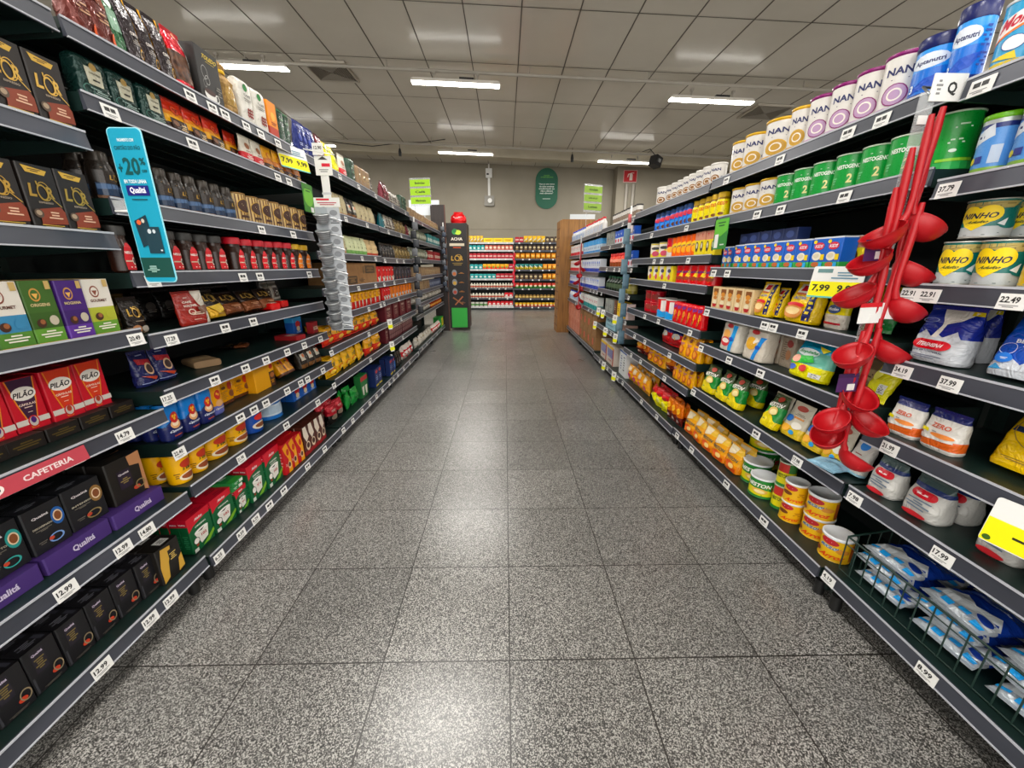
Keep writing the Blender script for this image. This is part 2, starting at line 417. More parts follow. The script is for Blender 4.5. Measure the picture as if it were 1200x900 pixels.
    if t['art']:
        Hh = prof[-1][0]
        A = [fa(op) for op in t['art']]
        S2 = S if abs(Hh - h) < 1e-6 else (lambda u, v: S(u, v * h / Hh))
        mb.art(S2, A, w_, h, off, .12 if p == 2 else .2, .12)
    if t['side']:
        for sg in (-1, 1):
            def SS(u, v, sg=sg): return Vector((sg * W, -sg * -1 * u * d * 1.0 if sg < 0 else u * d, v * h)), Vector((sg, 0, 0))
            if sg > 0: mb.art(lambda u, v: (Vector((W, u * d, v * h)), Vector((1, 0, 0))), t['side'], d, h, off)
            else: mb.art(lambda u, v: (Vector((-W, -u * d, v * h)), Vector((-1, 0, 0))), t['side'], d, h, off)
    if t['top']:
        mb.art(lambda u, v: (Vector((u * w_, (v - .5) * d, h)), Vector((0, 0, 1))), t['top'], w_, d, off)
    o = link(t['name'], mb.mesh(t['name']))
    for pt in t['parts']:
        pb = MB(); k = pt[0]
        if k == 'lid':      # flat overlapping lid: ('lid', colour, height)
            hh = pt[2]; r = W * 1.03
            pb.lathe([(r * .96, h - hh * .8), (r, h - hh * .7), (r, h + hh * .15), (r * .97, h + hh * .25), (r * .9, h + hh * .25), (r * .88, h + hh * .1), (.0001, h + hh * .1)], pt[1], 24)
            q = link('lid', pb.mesh('lid'), o)
        elif k == 'cap':    # screw cap: ('cap', colour, z0, z1, r)
            r = W * pt[4]; z0, z1 = pt[2] * h, pt[3] * h; e = min(.004, (z1 - z0) * .2)
            pb.lathe([(r, z0), (r, z1 - e), (r * .93, z1), (.0001, z1)], pt[1], 20)
            q = link('cap', pb.mesh('cap'), o)
        elif k == 'seal':   # crimped top strip
            z0 = .935 * h
            for i in range(4):
                pb.box(-W * .97, -.0018, z0 + i * .065 * h / 4, W * .97, .0018, z0 + (i + .6) * .065 * h / 4, pt[1])
            q = link('top_seal', pb.mesh('top_seal'), o)
        elif k == 'tray':   # shelf-ready tray: ('tray', colour, frac height, text, textcolour)
            hh = pt[2] * h; g = .003
            pb.box(-W - g, -D - g * 2, 0, W + g, -D - g, hh, pt[1])
            pb.box(-W - g, -D - g, 0, -W - .0005, D, hh, pt[1]); pb.box(W + .0005, -D - g, 0, W + g, D, hh, pt[1])
            if len(pt) > 3: pb.art(flatS(w_, h, -D - g * 2), [pt[3]], w_, h, .0005)
            q = link('display_tray', pb.mesh('display_tray'), o)
        elif k == 'tie':
            z0 = pt[2] * h
            pb.lathe([(W * .46, z0 - .006), (W * .5, z0), (W * .46, z0 + .006)], pt[1], 14)
            q = link('ribbon', pb.mesh('ribbon'), o)
        elif k == 'scoop':
            pass
    _proto[key] = [o, False]
    return _proto[key]
def instance(key):
    r = proto(key)
    if not r[1]: r[1] = True; return r[0]
    return copy_tree(r[0])
ORD = ['nearest', 'second nearest', 'third nearest', 'fourth nearest', 'fifth nearest', 'sixth nearest', 'seventh nearest', 'eighth nearest', 'ninth nearest', 'tenth nearest', 'eleventh nearest', 'twelfth nearest', 'thirteenth nearest', 'fourteenth nearest', 'fifteenth nearest', 'sixteenth nearest', 'seventeenth nearest', 'eighteenth nearest', 'nineteenth nearest', 'twentieth nearest'] + ['%d-th nearest' % i for i in range(21, 80)]
NTH = ['first', 'second', 'third', 'fourth', 'fifth', 'sixth', 'seventh', 'eighth', 'ninth']
BAYN = {(-1, 0): 'nearest left rack', (-1, 1): 'second left rack', (-1, 2): 'third left rack', (-1, 3): 'fourth left rack', (-1, 4): 'fifth left rack', (-1, 5): 'farthest left rack',
        (1, 0): 'nearest right rack', (1, 1): 'second right rack', (1, 2): 'third right rack', (1, 3): 'fourth right rack', (1, 4): 'fifth right rack', (1, 5): 'farthest right rack',
        (0, 0): 'back wall left', (0, 1): 'back wall right'}
BAYS = {(-1, 0): (-.03, 1.235), (-1, 1): (1.25, 2.495), (-1, 2): (2.51, 3.785), (-1, 3): (3.8, 5.03), (-1, 4): (5.045, 6.2), (-1, 5): (6.21, 7.35),
        (1, 0): (-.1, 1.12), (1, 1): (1.135, 2.42), (1, 2): (2.435, 3.66), (1, 3): (3.675, 4.9), (1, 4): (4.915, 6.08), (1, 5): (6.09, 7.2),
        (0, 0): (-1.25, .24), (0, 1): (.25, 1.75)}
LV = {(-1, 0): [1.82, 1.55, 1.29, 1.01, .74, .42, .14], (-1, 1): [1.82, 1.655, 1.39, 1.18, .985, .795, .60, .43, .12],
      (-1, 2): [1.82, 1.55, 1.285, 1.06, .88, .68, .465, .12], (-1, 3): [1.81, 1.545, 1.275, 1.06, .885, .665, .46, .12],
      (-1, 4): [1.78, 1.53, 1.29, 1.07, .88, .72, .57, .14], (-1, 5): [1.78, 1.53, 1.29, 1.07, .88, .72, .57, .14],
      (1, 0): [1.64, 1.415, 1.15, .935, .705, .495, .16], (1, 1): [1.65, 1.45, 1.19, .975, .765, .49, .14],
      (1, 2): [1.64, 1.455, 1.26, 1.09, .83, .63, .45, .13], (1, 3): [1.615, 1.42, 1.19, .945, .705, .52, .12],
      (1, 4): [1.6, 1.365, 1.125, .91, .65, .14], (1, 5): [1.6, 1.365, 1.125, .91, .65, .14],
      (0, 0): [1.825, 1.626, 1.403, 1.12, .866, .61, .335, .10], (0, 1): [1.825, 1.62, 1.40, 1.11, .85, .60, .325, .09]}
YL = {((1, 1), 0): (1.135, 2.355), ((1, 2), 0): (2.365, 3.66)}
for _l in range(1, 6): YL[((1, 1), _l)] = (1.135, 2.235); YL[((1, 2), _l)] = (2.245, 3.66)
YL[((1, 2), 6)] = (2.3, 3.66)
def ybounds(b, l): return YL.get((b, l), BAYS[b])
def shelf_words(bay, lv):
    n = len(LV[bay])
    return ('top shelf' if lv == 0 else 'bottom shelf' if lv == n - 1 else NTH[lv] + ' shelf') + ' ' + BAYN[bay]
PLACED = []
def put(o, key_desc, bay, lv, row, up, ypos, cat, stack=False):
    PLACED.append((o, key_desc, bay, lv, row, up, ypos, cat, stack))
BACKY = 11.2
def place_row(side, bay, lv, key, X, y0, y1, n, rows=1, st=1, opt=None):
    """n packages between y0 and y1 on shelf lv, `rows` deep, `st` high"""
    opt = opt or {}
    t = TYPES[key]; w_, h, d = t['dim']; b = (side, bay)
    z = LV[b][lv] + .0012 + opt.get('dz', 0)
    p0 = (y1 - y0) / n
    y0 = max(y0, ybounds(b, lv)[0] + .004); y1 = min(y1, ybounds(b, lv)[1] - .004)
    if y1 - y0 < p0 * .45: return
    n = max(1, int((y1 - y0) / p0 + .5))
    pitch = (y1 - y0) / n; hs = opt.get('h', h) / h
    sx = min(1.35, max(.55, pitch * .95 / w_))
    if t['shape'] in ('can', 'jar', 'tub', 'bottle', 'sqjar'): sd = min(sx, 1.25)
    else: sd = opt.get('sd', min(max(sx, .8), 1.15))
    rgap = opt.get('rg', .006)
    lean = opt.get('lean', 0); jit = opt.get('jit', .0)
    turn = 1 if t['shape'] in ('can', 'jar', 'tub', 'bottle', 'sqjar') and side > 0 else 0
    if lv > 0:
        room = LV[b][lv - 1] - .052 - z; hs = min(hs, room / (st * (h + .0015)))
    sd = min(sd, (1.572 - X - jit * .5) / d)
    while rows > 1 and X + rows * (d * sd + rgap) + jit * .5 > 1.574: rows -= 1
    for r in range(rows):
        for i in range(n):
            if opt.get('skip') and (i, r) in opt['skip']: continue
            for k in range(st):
                if opt.get('st') and k >= opt['st'][i % len(opt['st'])]: continue
                o = instance(key)
                yy = y0 + pitch * (i + .5)
                dd = d * sd / 2
                xx = X + dd + r * (d * sd + rgap) + random.uniform(0, jit) * .5
                if side == 0: o.location = (yy, BACKY + (X - 1.15) + dd, z + k * (h * hs + .0015)); rz = 0
                else: o.location = (side * xx, yy + random.uniform(-.3, .3) * jit * .3, z + k * (h * hs + .0015)); rz = -side * PI / 2
                o.rotation_euler = (-lean, 0, rz + random.uniform(-1, 1) * opt.get('yaw', .035) + turn * min(.8, .85 * math.atan2(max(yy, 0), 1.2)))
                if lean:  # tip about the front or back foot and sit on the shelf
                    o.location.z += abs(math.sin(lean)) * d * sd / 2 * 1.0
                o.scale = (sx, sd, hs * (random.uniform(.975, 1) if st == 1 else 1))
                if side and r == 0: o.location.x += side * random.uniform(0, .006)
                put(o, opt.get('desc', t['desc']), b, lv, r, k, yy, t['cat'], st > 1)
def lay_flat(side, bay, lv, key, x, y, rz, label, hs=1, dz=0, thick=None):
    """a bag lying on its back"""
    t = TYPES[key]; w_, h, d = t['dim']; o = instance(key)
    R = Matrix.Rotation(rz, 4, 'Z') @ Matrix.Rotation(-PI / 2, 4, 'X')
    o.rotation_euler = R.to_euler()
    c = R @ Vector((0, 0, h * hs / 2))
    o.location = (side * x - c.x, y - c.y, LV[(side, bay)][lv] + d * .5 * (thick or 1) + .001 + dz)
    o.scale = (1, thick or 1, hs)
    tag(o, label, t['cat'], group=None)
    return o
# ------------------------------------------------------------ kinds of packages
def LOR(cu, cv, s, c='gold'):
    # script wordmark: L, apostrophe, ringed O with a long leg, R
    return [('t', 'L', cu - .26 * s, cv, .2 * s, .2 * s, c, .25), ('t', "'", cu - .1 * s, cv + .12 * s, .04 * s, .06 * s, c),
            ('o', cu + .0 * s, cv - .02 * s, .15 * s, .13 * s, c, .22), ('o', cu + .05 * s, cv + .0 * s, .19 * s, .15 * s, c, .1),
            ('t', 'R', cu + .22 * s, cv - .01 * s, .2 * s, .18 * s, c, .1), ('p', [(cu + .2 * s, cv - .08 * s), (cu + .46 * s, cv - .22 * s), (cu + .42 * s, cv - .22 * s), (cu + .16 * s, cv - .08 * s)], c)]
pack('lor', 'coffee_capsule_box', 'black capsule carton, gold script', 'carton', 'box', (.092, .16, .12), '#1b1513',
     [('p', [(-.38, .97), (.3, .93), (.2, .85), (-.3, .87)], '#c7a44a'), ('l', -.05, .91, .36, .05, 2, '#33260f')] + LOR(0, .6, 1.0) +
     [('t', 'ESPRESSO', 0, .42, .4, .03, '#9b8f80'), ('p', [(-.25, .31), (.38, .38), (.48, .30), (.48, .1), (-.3, .06)], '#7c3a24'), ('e', -.3, .24, .13, .07, '#55463a'), ('e', -.3, .25, .08, .04, '#a3917b'),
      ('l', .15, .23, .4, .13, 3, '#d9b59c'), ('l', .0, .05, .7, .05, 2, '#b89b45')], side=[('l', 0, .3, .7, .3, 6, '#5b4a3e')])
for k, c1, c2, c3, s in (('gourmetA', '#d9d4cb', '#3f7fa3', '#4f7a33', 'GOURMET'), ('gourmetB', '#3b5b25', '#33521f', '#5c8a35', 'ORIGENS'), ('gourmetC', '#43246b', '#3a1f60', '#5a358a', 'MOGIANA'), ('gourmetD', '#d9d4cb', '#a3a83f', '#5f8a34', 'GOURMET')):
    wh = c1 == '#d9d4cb'
    pack(k, 'coffee_capsule_box', {'gourmetA': 'white and blue gourmet capsule carton', 'gourmetB': 'green gourmet capsule carton', 'gourmetC': 'purple gourmet capsule carton', 'gourmetD': 'white and green gourmet capsule carton'}[k], 'carton', 'box', (.086, .15, .10), [(0, c3), (.24, c2), (.5, c1)],
         [('e', -.12, .78, .17, .105, '#7b4637' if wh else '#b98d4c'), ('e', -.12, .78, .13, .08, c1), ('p', [(-.22, .8), (-.02, .8), (-.12, .71)], '#7b4637' if wh else '#d4a65b'), ('t', s, -.05, .62, .62, .05, '#5d3b30' if wh else '#c9b78c'),
          ('e', -.2, .33, .15, .07, '#3c2417'), ('e', -.16, .35, .08, .04, '#8a5a3a'), ('e', .22, .36, .15, .08, '#b9b2a0' if not wh else c2), ('l', 0, .15, .75, .13, 3, '#e6e2d4'), ('r', .25, .86, .42, .99, '#b9a06a'), ('r', -.5, 0, .5, .02, '#c79b45')],
         top=[('r', -.5, -.5 + .5, .5, .5 + .5, '#b89c68'), ('l', 0, .5, .6, .4, 4, '#d8c49a')])
def pilao(key, c, d, e):
    pack(key, 'coffee_capsule_box', d, 'carton', 'box', (.098, .152, .075), '#b8142c',
         [('p', [(-.42, .99), (.42, .99), (.3, .55), (.1, .08), (-.1, .08), (-.3, .55)], '#d9892f'), ('p', [(-.38, .99), (.38, .99), (.26, .55), (.07, .1), (-.07, .1), (-.26, .55)], c),
          ('e', 0, .72, .36, .125, '#f1ece4'), ('t', 'PIL\u00c3O', 0, .72, .6, .12, '#1a1012', .12), ('t', 'C\u00c1PSULAS', 0, .53, .5, .05, '#efd9c9'), ('l', 0, .47, .34, .03, 1, '#efd9c9'), ('l', 0, .38, .2, .02, 1, '#efd9c9'),
          ('r', -.5, .16, .5, .26, '#d8d2ca'), ('e', .0, .2, .17, .11, '#b8142c'), ('e', 0, .2, .13, .09, '#c9c2ba'), ('e', 0, .23, .08, .06, e), ('r', -.5, .0, .5, .06, '#8f1024')],
         parts=[('tray', '#1d1614', -.0001)][:0], top=[('l', 0, .5, .5, .3, 2, '#7d0d1d')])
pilao('pilaoP', '#3b1a38', 'red and purple capsule carton', '#4b1f6b'); pilao('pilaoO', '#c8401f', 'red and orange capsule carton', '#a3402a')
pack('blacktray', 'shelf_ready_tray', 'black printed tray under capsule cartons', 'tray', 'box', (.105, .038, .20), '#181311', [('l', 0, .5, .8, .5, 3, '#57481f')])
def qual(key, c1, c2, d, word, bean='#b54a32', tray=True, dim=(.084, .128, .05)):
    pack(key, 'coffee_capsule_box', d, 'carton', 'box', dim, '#15161a',
         [('e', .3, .62, .17, .2, c1), ('e', .3, .62, .12, .13, '#e2cdb0'), ('e', .3, .62, .09, .1, '#7b4a2a'), ('t', 'Qualit\u00e1', -.1, .78, .42, .06, '#d9d3d6'), ('t', word, -.12, .56, .5, .04, '#b8b2a2'), ('l', -.12, .48, .42, .05, 2, '#7d786e'),
          ('o', .1, .2, .2, .1, c2, .25), ('e', -.03, .22, .07, .04, bean), ('l', -.25, .22, .3, .08, 2, '#66625b')], top=[('l', -.1, .5, .5, .4, 3, '#6d6e76'), ('r', .3, .3, .45, .7, '#2b2c33')])
qual('qualT', '#2f8f8a', '#3fa09a', 'black teal capsule carton', 'RISTRETTO'); qual('qualB', '#2b5f9e', '#7f9fd0', 'black blue capsule carton', 'DESCAFEINADO'); qual('qualG', '#8a6a3c', '#8a7a55', 'black gold capsule carton', 'INTENSO')
pack('qualK', 'coffee_capsule_box', 'black kraft-edged capsule carton', 'carton', 'box', (.084, .145, .05), '#15120f', [('p', [(.5, 1), (.5, 0), (.38, .05), (.42, .7), (.15, .75), (.12, .98)], '#b58560'), ('r', -.25, .3, .12, .72, '#241a2b'), ('t', 'Qualit\u00e1', -.07, .64, .3, .05, '#d9d3d6'), ('l', -.07, .48, .28, .14, 3, '#8a7a4a'), ('e', .18, .2, .1, .05, '#b54a32'), ('o', .3, .25, .14, .1, '#8a7a55', .25)], top=[('l', 0, .5, .5, .5, 4, '#3a3127')])
pack('purpletray', 'shelf_ready_tray', 'purple lettered tray under capsule cartons', 'tray', 'box', (.15, .05, .30), '#4a3470', [('t', 'Qualit\u00e1', .05, .5, .34, .42, '#d8cfe6')])
pack('qualLow', 'coffee_capsule_box', 'black capsule carton', 'carton', 'box', (.082, .132, .055), '#141317', [('r', -.3, .42, .1, .92, '#211d26'), ('t', 'Qualit\u00e1', -.1, .84, .34, .06, '#cfc3d6'), ('l', -.1, .62, .32, .25, 5, '#7a6c3f'), ('e', .2, .22, .13, .055, '#b8452e'), ('o', .3, .28, .17, .13, '#8f8168', .22), ('r', -.48, .04, -.42, .4, '#3b3b40'), ('l', 0, .06, .6, .05, 2, '#5a564f')], top=[('l', -.05, .5, .55, .5, 4, '#6d6d75'), ('r', .25, .2, .4, .8, '#3a3a42')])
pack('qualGold', 'coffee_capsule_box', 'black capsule carton, gold splashes', 'carton', 'box', (.082, .14, .055), '#161310', [('p', [(-.45, .5), (-.3, .95), (.1, .9), (.05, .7), (-.1, .5), (-.2, .1), (-.45, .02)], '#c9a24b'), ('p', [(.2, .05), (.48, .1), (.46, .5), (.3, .4)], '#c9a24b'), ('r', -.05, .42, .3, .8, '#1d1a16'), ('l', .12, .6, .28, .2, 4, '#c9b26a')], top=[('r', -.1, .2, .3, .7, '#d8d8d4'), ('l', .1, .45, .3, .3, 6, '#222')])

pack('tealbag', 'coffee_bag', 'dark teal foil coffee bag', 'coffee bag', 'brick', (.105, .125, .06), '#18332ff', [('p', [(-.28, .75), (.25, .75), (.22, .35), (-.25, .35)], '#b9b7a4'), ('e', 0, .78, .12, .09, '#a08549'), ('t', 'ORIGEM', 0, .62, .36, .04, '#4c4a3c'), ('r', -.1, .45, .12, .49, '#2b2b26'), ('l', .1, .18, .7, .2, 4, '#8fa39d'), ('o', -.3, .2, .14, .12, '#3f6b61', .12)], parts=[('seal', '#24443ff')][:0])
pack('redyel', 'coffee_pouch', 'red to yellow coffee pouch', 'coffee pouch', 'pouch', (.088, .118, .045), [(0, '#2b1b14g'), (.28, '#d9a21dg'), (.5, '#cf7d1cg'), (.62, '#b8321bg')], [('e', 0, .68, .17, .12, '#d4572a'), ('o', 0, .68, .18, .13, '#7d1a14', .12), ('e', -.06, .7, .05, .03, '#7d1a14'), ('e', .06, .7, .05, .03, '#7d1a14'), ('e', 0, .63, .05, .03, '#7d1a14'), ('p', [(-.35, .42), (.35, .38), (.35, .02), (-.35, .05)], '#33221a'), ('e', -.18, .27, .12, .09, '#6b4a33'), ('l', .15, .2, .34, .18, 3, '#e2c9a0')], parts=[('seal', '#a52a18g')])
pack('whitered', 'coffee_pouch', 'white and red coffee pouch', 'coffee pouch', 'pouch', (.085, .12, .04), [(0, '#b01e2ag'), (.36, '#d8d3c6g')], [('e', 0, .62, .2, .12, '#8b5a3a'), ('l', 0, .42, .5, .05, 1, '#6a2b20'), ('l', 0, .18, .6, .14, 3, '#f0d8d2')], parts=[('seal', '#c9c3b4g')])
pack('yelbrown', 'coffee_pouch', 'yellow and brown coffee pouch', 'coffee pouch', 'pouch', (.088, .12, .045), [(0, '#3a2318g'), (.3, '#b06a17g'), (.5, '#d39a1dg')], [('e', .02, .62, .2, .14, '#b5561f'), ('e', .02, .62, .14, .1, '#d9a93a'), ('l', .0, .16, .6, .16, 3, '#d9b16a')], parts=[('seal', '#b98318g')])
pack('darkjar', 'coffee_jar', 'dark glass coffee jar', 'jar', 'sqjar', (.074, .135, .074), '#1d1713g', [('r', -.42, .08, .42, .34, '#22344dg'), ('p', [(-.4, .2), (.4, .26), (.4, .34), (-.4, .31)], '#506a8c'), ('r', -.44, .02, .44, .07, '#7a5a48'), ('r', -.3, .34, .3, .6, '#241b17g')] + LOR(.12, .47, .5) + [('l', -.05, .66, .6, .03, 1, '#6d5a45')], parts=[('cap', '#2b251ff', .8, 1.0, .82)])
pack('goldcan', 'coffee_tin', 'gold striped coffee tin', 'tin', 'can', (.068, .12, .068), '#d9bf88g', [('r', -.5 + i * .1, .04, -.46 + i * .1, .95, '#6b4a2a') for i in range(0, 10, 1)] + [('e', 0, .56, .26, .24, '#3a221aff'[:7]), ('o', 0, .56, .27, .25, '#c9a24b', .08), ('l', 0, .6, .26, .1, 2, '#e2cfa0'), ('r', -.18, .16, .18, .24, '#3a221a')], parts=[('lid', '#8f6f42g', .006)])
def nesc(key, cap, lab, d):
    pack(key, 'coffee_jar', d, 'jar', 'jar', (.078, .14, .078), '#2a140cg', [('p', [(-.17, .06), (.21, .06), (.23, .3), (.17, .54), (.08, .64), (-.04, .64), (-.13, .54), (-.19, .3)], lab), ('t', 'NESCAF\u00c9', .02, .44, .32, .07, '#f3ece6'), ('e', .11, .25, .07, .085, '#e8ded2'), ('e', .11, .25, .045, .055, '#2c130c'), ('r', -.17, .235, .05, .265, '#c9b7a2'), ('l', .02, .12, .26, .05, 1, '#f0d9cf')], parts=[('cap', cap, .8, 1.0, .84)])
nesc('nescD', '#2a2826', '#b8202a', 'brown jar, black cap'); nesc('nescR', '#b3122a', '#c2202c', 'brown jar, red cap'); nesc('nescY', '#c9a21d', '#d47a1c', 'brown jar, yellow cap')
pack('lorpouch', 'coffee_pouch', 'black pouch, gold script', 'coffee pouch', 'pouch', (.11, .12, .05), [(0, '#7d6a55f'), (.18, '#1e1815f')], LOR(.05, .58, 1.0) + [('l', .05, .33, .5, .04, 1, '#8b7d6a'), ('e', -.2, .14, .2, .09, '#a07048'), ('e', .2, .12, .2, .08, '#a9a49a')], parts=[('seal', '#2a2320f')])
pack('lorgold', 'coffee_pouch', 'gold-bottomed pouch, gold script', 'coffee pouch', 'pouch', (.085, .12, .045), [(0, '#c9a02ff'), (.4, '#2a221df')], LOR(.0, .68, 1.0) + [('p', [(-.4, .38), (.35, .45), (.3, .2), (-.1, .12)], '#d9b94a'), ('l', 0, .1, .5, .05, 1, '#6b4f16')], parts=[('seal', '#2a2320f')])
pack('lorbrown', 'coffee_pouch', 'copper-bottomed pouch, gold script', 'coffee pouch', 'pouch', (.085, .115, .045), [(0, '#7b4a2ef'), (.42, '#2a1e19f')], LOR(.0, .68, 1.0) + [('l', 0, .25, .5, .12, 2, '#b98a6a')], parts=[('seal', '#2a2320f')])
pack('cafesol', 'coffee_pouch', 'red and white soluble coffee pouch', 'coffee pouch', 'pouch', (.1, .125, .03), '#8e2a22g', [('p', [(.1, .99), (.49, .99), (.49, .0), (.3, .0), (.38, .4), (.2, .6)], '#cfc9bd'), ('t', 'CAF\u00c9', -.15, .68, .3, .07, '#efe3d8'), ('t', 'SOL\u00daVEL', -.08, .57, .45, .07, '#efe3d8'), ('l', -.15, .8, .3, .03, 1, '#efe3d8'), ('e', -.12, .38, .12, .09, '#e8dccb'), ('e', -.12, .38, .09, .065, '#8e2a22'), ('l', .05, .32, .5, .1, 2, '#d8c7b4'), ('l', -.05, .15, .5, .05, 1, '#c9a294'), ('p', [(.1, .5), (.45, .55), (.4, .35), (.15, .3)], '#6b4632')], parts=[('seal', '#7d241df')])
pack('navypouch', 'coffee_pouch', 'navy coffee pouch with cup', 'coffee pouch', 'pouch', (.085, .125, .055), '#1d2350g', [('p', [(-.35, .78), (.4, .7), (.4, .55), (-.3, .62)], '#a8323a'), ('l', 0, .86, .5, .05, 1, '#9aa0bd'), ('e', .12, .46, .22, .17, '#c9a78a'), ('e', .12, .46, .16, .12, '#2a1510'), ('p', [(-.4, .3), (.4, .2), (.2, .12)], '#b5482f'), ('r', -.45, .08, .45, .1, '#8790b5')], parts=[('seal', '#262c58g')])
pack('cappblue', 'cappuccino_jar', 'blue cappuccino tub', 'tub', 'softjar', (.088, .135, .062), [(0, '#1b2356g'), (.42, '#1b74b8g')], [('p', [(-.46, .42), (-.15, .58), (.15, .58), (.46, .42)], '#1b2356'), ('e', 0, .44, .25, .12, '#d9a877'), ('e', 0, .46, .17, .075, '#f1dcc2'), ('e', 0, .62, .2, .15, '#b02a25'), ('e', -.06, .66, .055, .04, '#e9b13a'), ('e', .06, .66, .055, .04, '#e9b13a'), ('e', 0, .59, .055, .04, '#e9b13a'), ('t', 'Cappuccino', 0, .27, .68, .08, '#dfe6f2', .15), ('t', 'CL\u00c1SSICO', 0, .14, .4, .045, '#e06a3a')], parts=[('cap', '#1b74b8g', .96, 1.05, .62)][:0])
pack('cappyel', 'cappuccino_jar', 'yellow cappuccino tub', 'tub', 'softjar', (.088, .135, .062), [(0, '#6b70b0g'), (.3, '#d79a16g')], [('e', 0, .62, .2, .15, '#b02a25'), ('e', -.05, .66, .05, .04, '#e9b13a'), ('e', .05, .62, .05, .04, '#e9b13a'), ('e', 0, .36, .24, .1, '#d9a877'), ('t', 'Cappuccino', 0, .2, .6, .07, '#efe9dc', .15)])
pack('yelbox', 'cappuccino_box', 'yellow boxed cappuccino refill', 'box', 'brick', (.10, .13, .055), [(0, '#5a341dg'), (.12, '#d89a10g')], [('e', .25, .62, .14, .14, '#b8361f'), ('e', .3, .34, .16, .12, '#7a4526'), ('e', -.12, .62, .12, .05, '#6b430c'), ('l', -.15, .35, .4, .3, 5, '#9a6a0c')])
pack('srpbox', 'display_box', 'yellow cut-out display box', 'box', 'box', (.12, .13, .12), '#d99e14', [('p', [(.2, 1), (.5, 1), (.5, .0), (.25, .0)], '#4a2a1a'), ('p', [(.2, 1), (.5, 1), (.5, .6), (.22, .6)], '#e0a21a'), ('e', .36, .8, .1, .1, '#b8361f'), ('e', .37, .45, .11, .1, '#a86a3a'), ('l', .36, .2, .2, .15, 3, '#d99e14')])
pack('yeljar', 'cocoa_mug_jar', 'yellow mug-shaped jar', 'jar', 'tub', (.088, .115, .088), '#dca80fg', [('e', 0, .66, .2, .14, '#a8321b'), ('t', '3 EM 1', .0, .5, .3, .09, '#2f3b1a'), ('e', .02, .22, .3, .15, '#e9dcc6'), ('e', .02, .24, .24, .1, '#8b4a2a'), ('e', .3, .76, .07, .08, '#3a1f10'), ('l', -.32, .3, .15, .2, 3, '#7a5a0c')], parts=[('lid', '#c9980cg', .008)])
pack('blueyeljar', 'cocoa_mug_jar', 'blue mug-shaped jar', 'jar', 'tub', (.088, .115, .088), '#1c4d9eg', [('e', 0, .66, .2, .14, '#c4302a'), ('e', 0, .3, .28, .16, '#e6ddcc'), ('e', 0, .31, .2, .1, '#7d4a2c')], parts=[('lid', '#c9980cg', .008)])
pack('bluecan', 'milk_powder_tin', 'pale blue and white tin', 'tin', 'can', (.1, .1, .1), [(0, '#2a6fb5g'), (.2, '#c9d6e2g'), (.8, '#2a6fb5g')], [('r', -.4, .3, .4, .7, '#aebfce'), ('l', 0, .5, .5, .3, 4, '#7d93a8')], parts=[('lid', '#1d4f8cg', .008)])
pack('blueshake', 'drink_carton', 'blue carton with red badge', 'carton', 'box', (.09, .115, .05), [(0, '#1d5aa8'), (.7, '#3a9ad0')], [('e', .0, .58, .28, .2, '#c4302a'), ('e', 0, .3, .2, .16, '#d9c9a8'), ('l', 0, .1, .6, .08, 2, '#dfe6ee')])
def meli(key, a, b, num, d='red and green filter carton', dim=(.135, .165, .042)):
    pack(key, 'filter_paper_box', d, 'carton', 'box', dim, [(0, '#0f5a34'), (.8, '#b81230')],
         [('p', [(-.5, .62), (-.3, .72), (-.05, .76), (.2, .8), (.5, .88), (.5, 1), (-.5, 1)], '#c01530'), ('t', 'Melitta', .0, .86, .34, .07, '#f1e6e4', .2), ('t', a, .02, .66, .5, .045, '#eef2ea'), ('t', b, .02, .6, .4, .035, '#eef2ea'),
          ('p', [(-.32, .5), (.3, .52), (.2, .2), (-.12, .14)], '#eceae2'), ('e', -.01, .51, .31, .055, '#fbfaf5'), ('p', [(-.18, .5), (.12, .52), (.0, .47)], '#33211a'), ('t', num, .05, .36, .24, .08, '#a8242e'),
          ('e', -.3, .3, .12, .08, '#f3f1ea'), ('o', -.3, .3, .13, .09, '#1a1a1a', .15), ('l', -.3, .18, .2, .06, 2, '#c4242e'), ('p', [(-.1, .05), (.49, .3), (.49, .2), (.2, .05)], '#7fae3a'), ('r', -.48, .02, -.3, .12, '#d8dcd4')],
         side=[('l', 0, .35, .6, .4, 7, '#3d8a60'), ('t', 'Melitta', 0, .88, .7, .04, '#f1e6e4')], top=[('l', .1, .5, .5, .6, 2, '#8d0e25')])
meli('meli102', 'ORIGINAL', '', '102'); meli('meli103', 'CAFETEIRA', 'EL\u00c9TRICA', '103'); meli('meli4', 'CAFETEIRA', 'EL\u00c9TRICA', 'N\u00ba 4')
pack('meliflat', 'filter_paper_box', 'small green filter carton lying flat', 'carton', 'box', (.07, .022, .12), '#1f7a3e', [('r', .1, .2, .45, .8, '#e8e8e2'), ('l', -.2, .5, .4, .5, 2, '#cfe3cf')], top=[('r', -.5, .0, .5, .25, '#3fa045'), ('t', 'Melitta', 0, .6, .5, .2, '#cfe3cf'), ('r', -.2, .7, .3, .95, '#b81230')])
pack('tresred', 'coffee_filter_box', 'red and yellow filter carton', 'carton', 'box', (.07, .16, .05), '#b0141f', [('p', [(-.5, .9), (.1, .99), (.5, .6), (.5, .0), (-.1, .0), (.1, .45), (-.3, .7)], '#df9a15'), ('e', .12, .68, .2, .11, '#b8321b'), ('e', .14, .25, .24, .12, '#e0c09a'), ('e', .14, .26, .17, .08, '#4a2416'), ('t', '3', -.3, .3, .1, .08, '#f0e6dc')], side=[('l', 0, .5, .6, .5, 5, '#d9a0a0')])
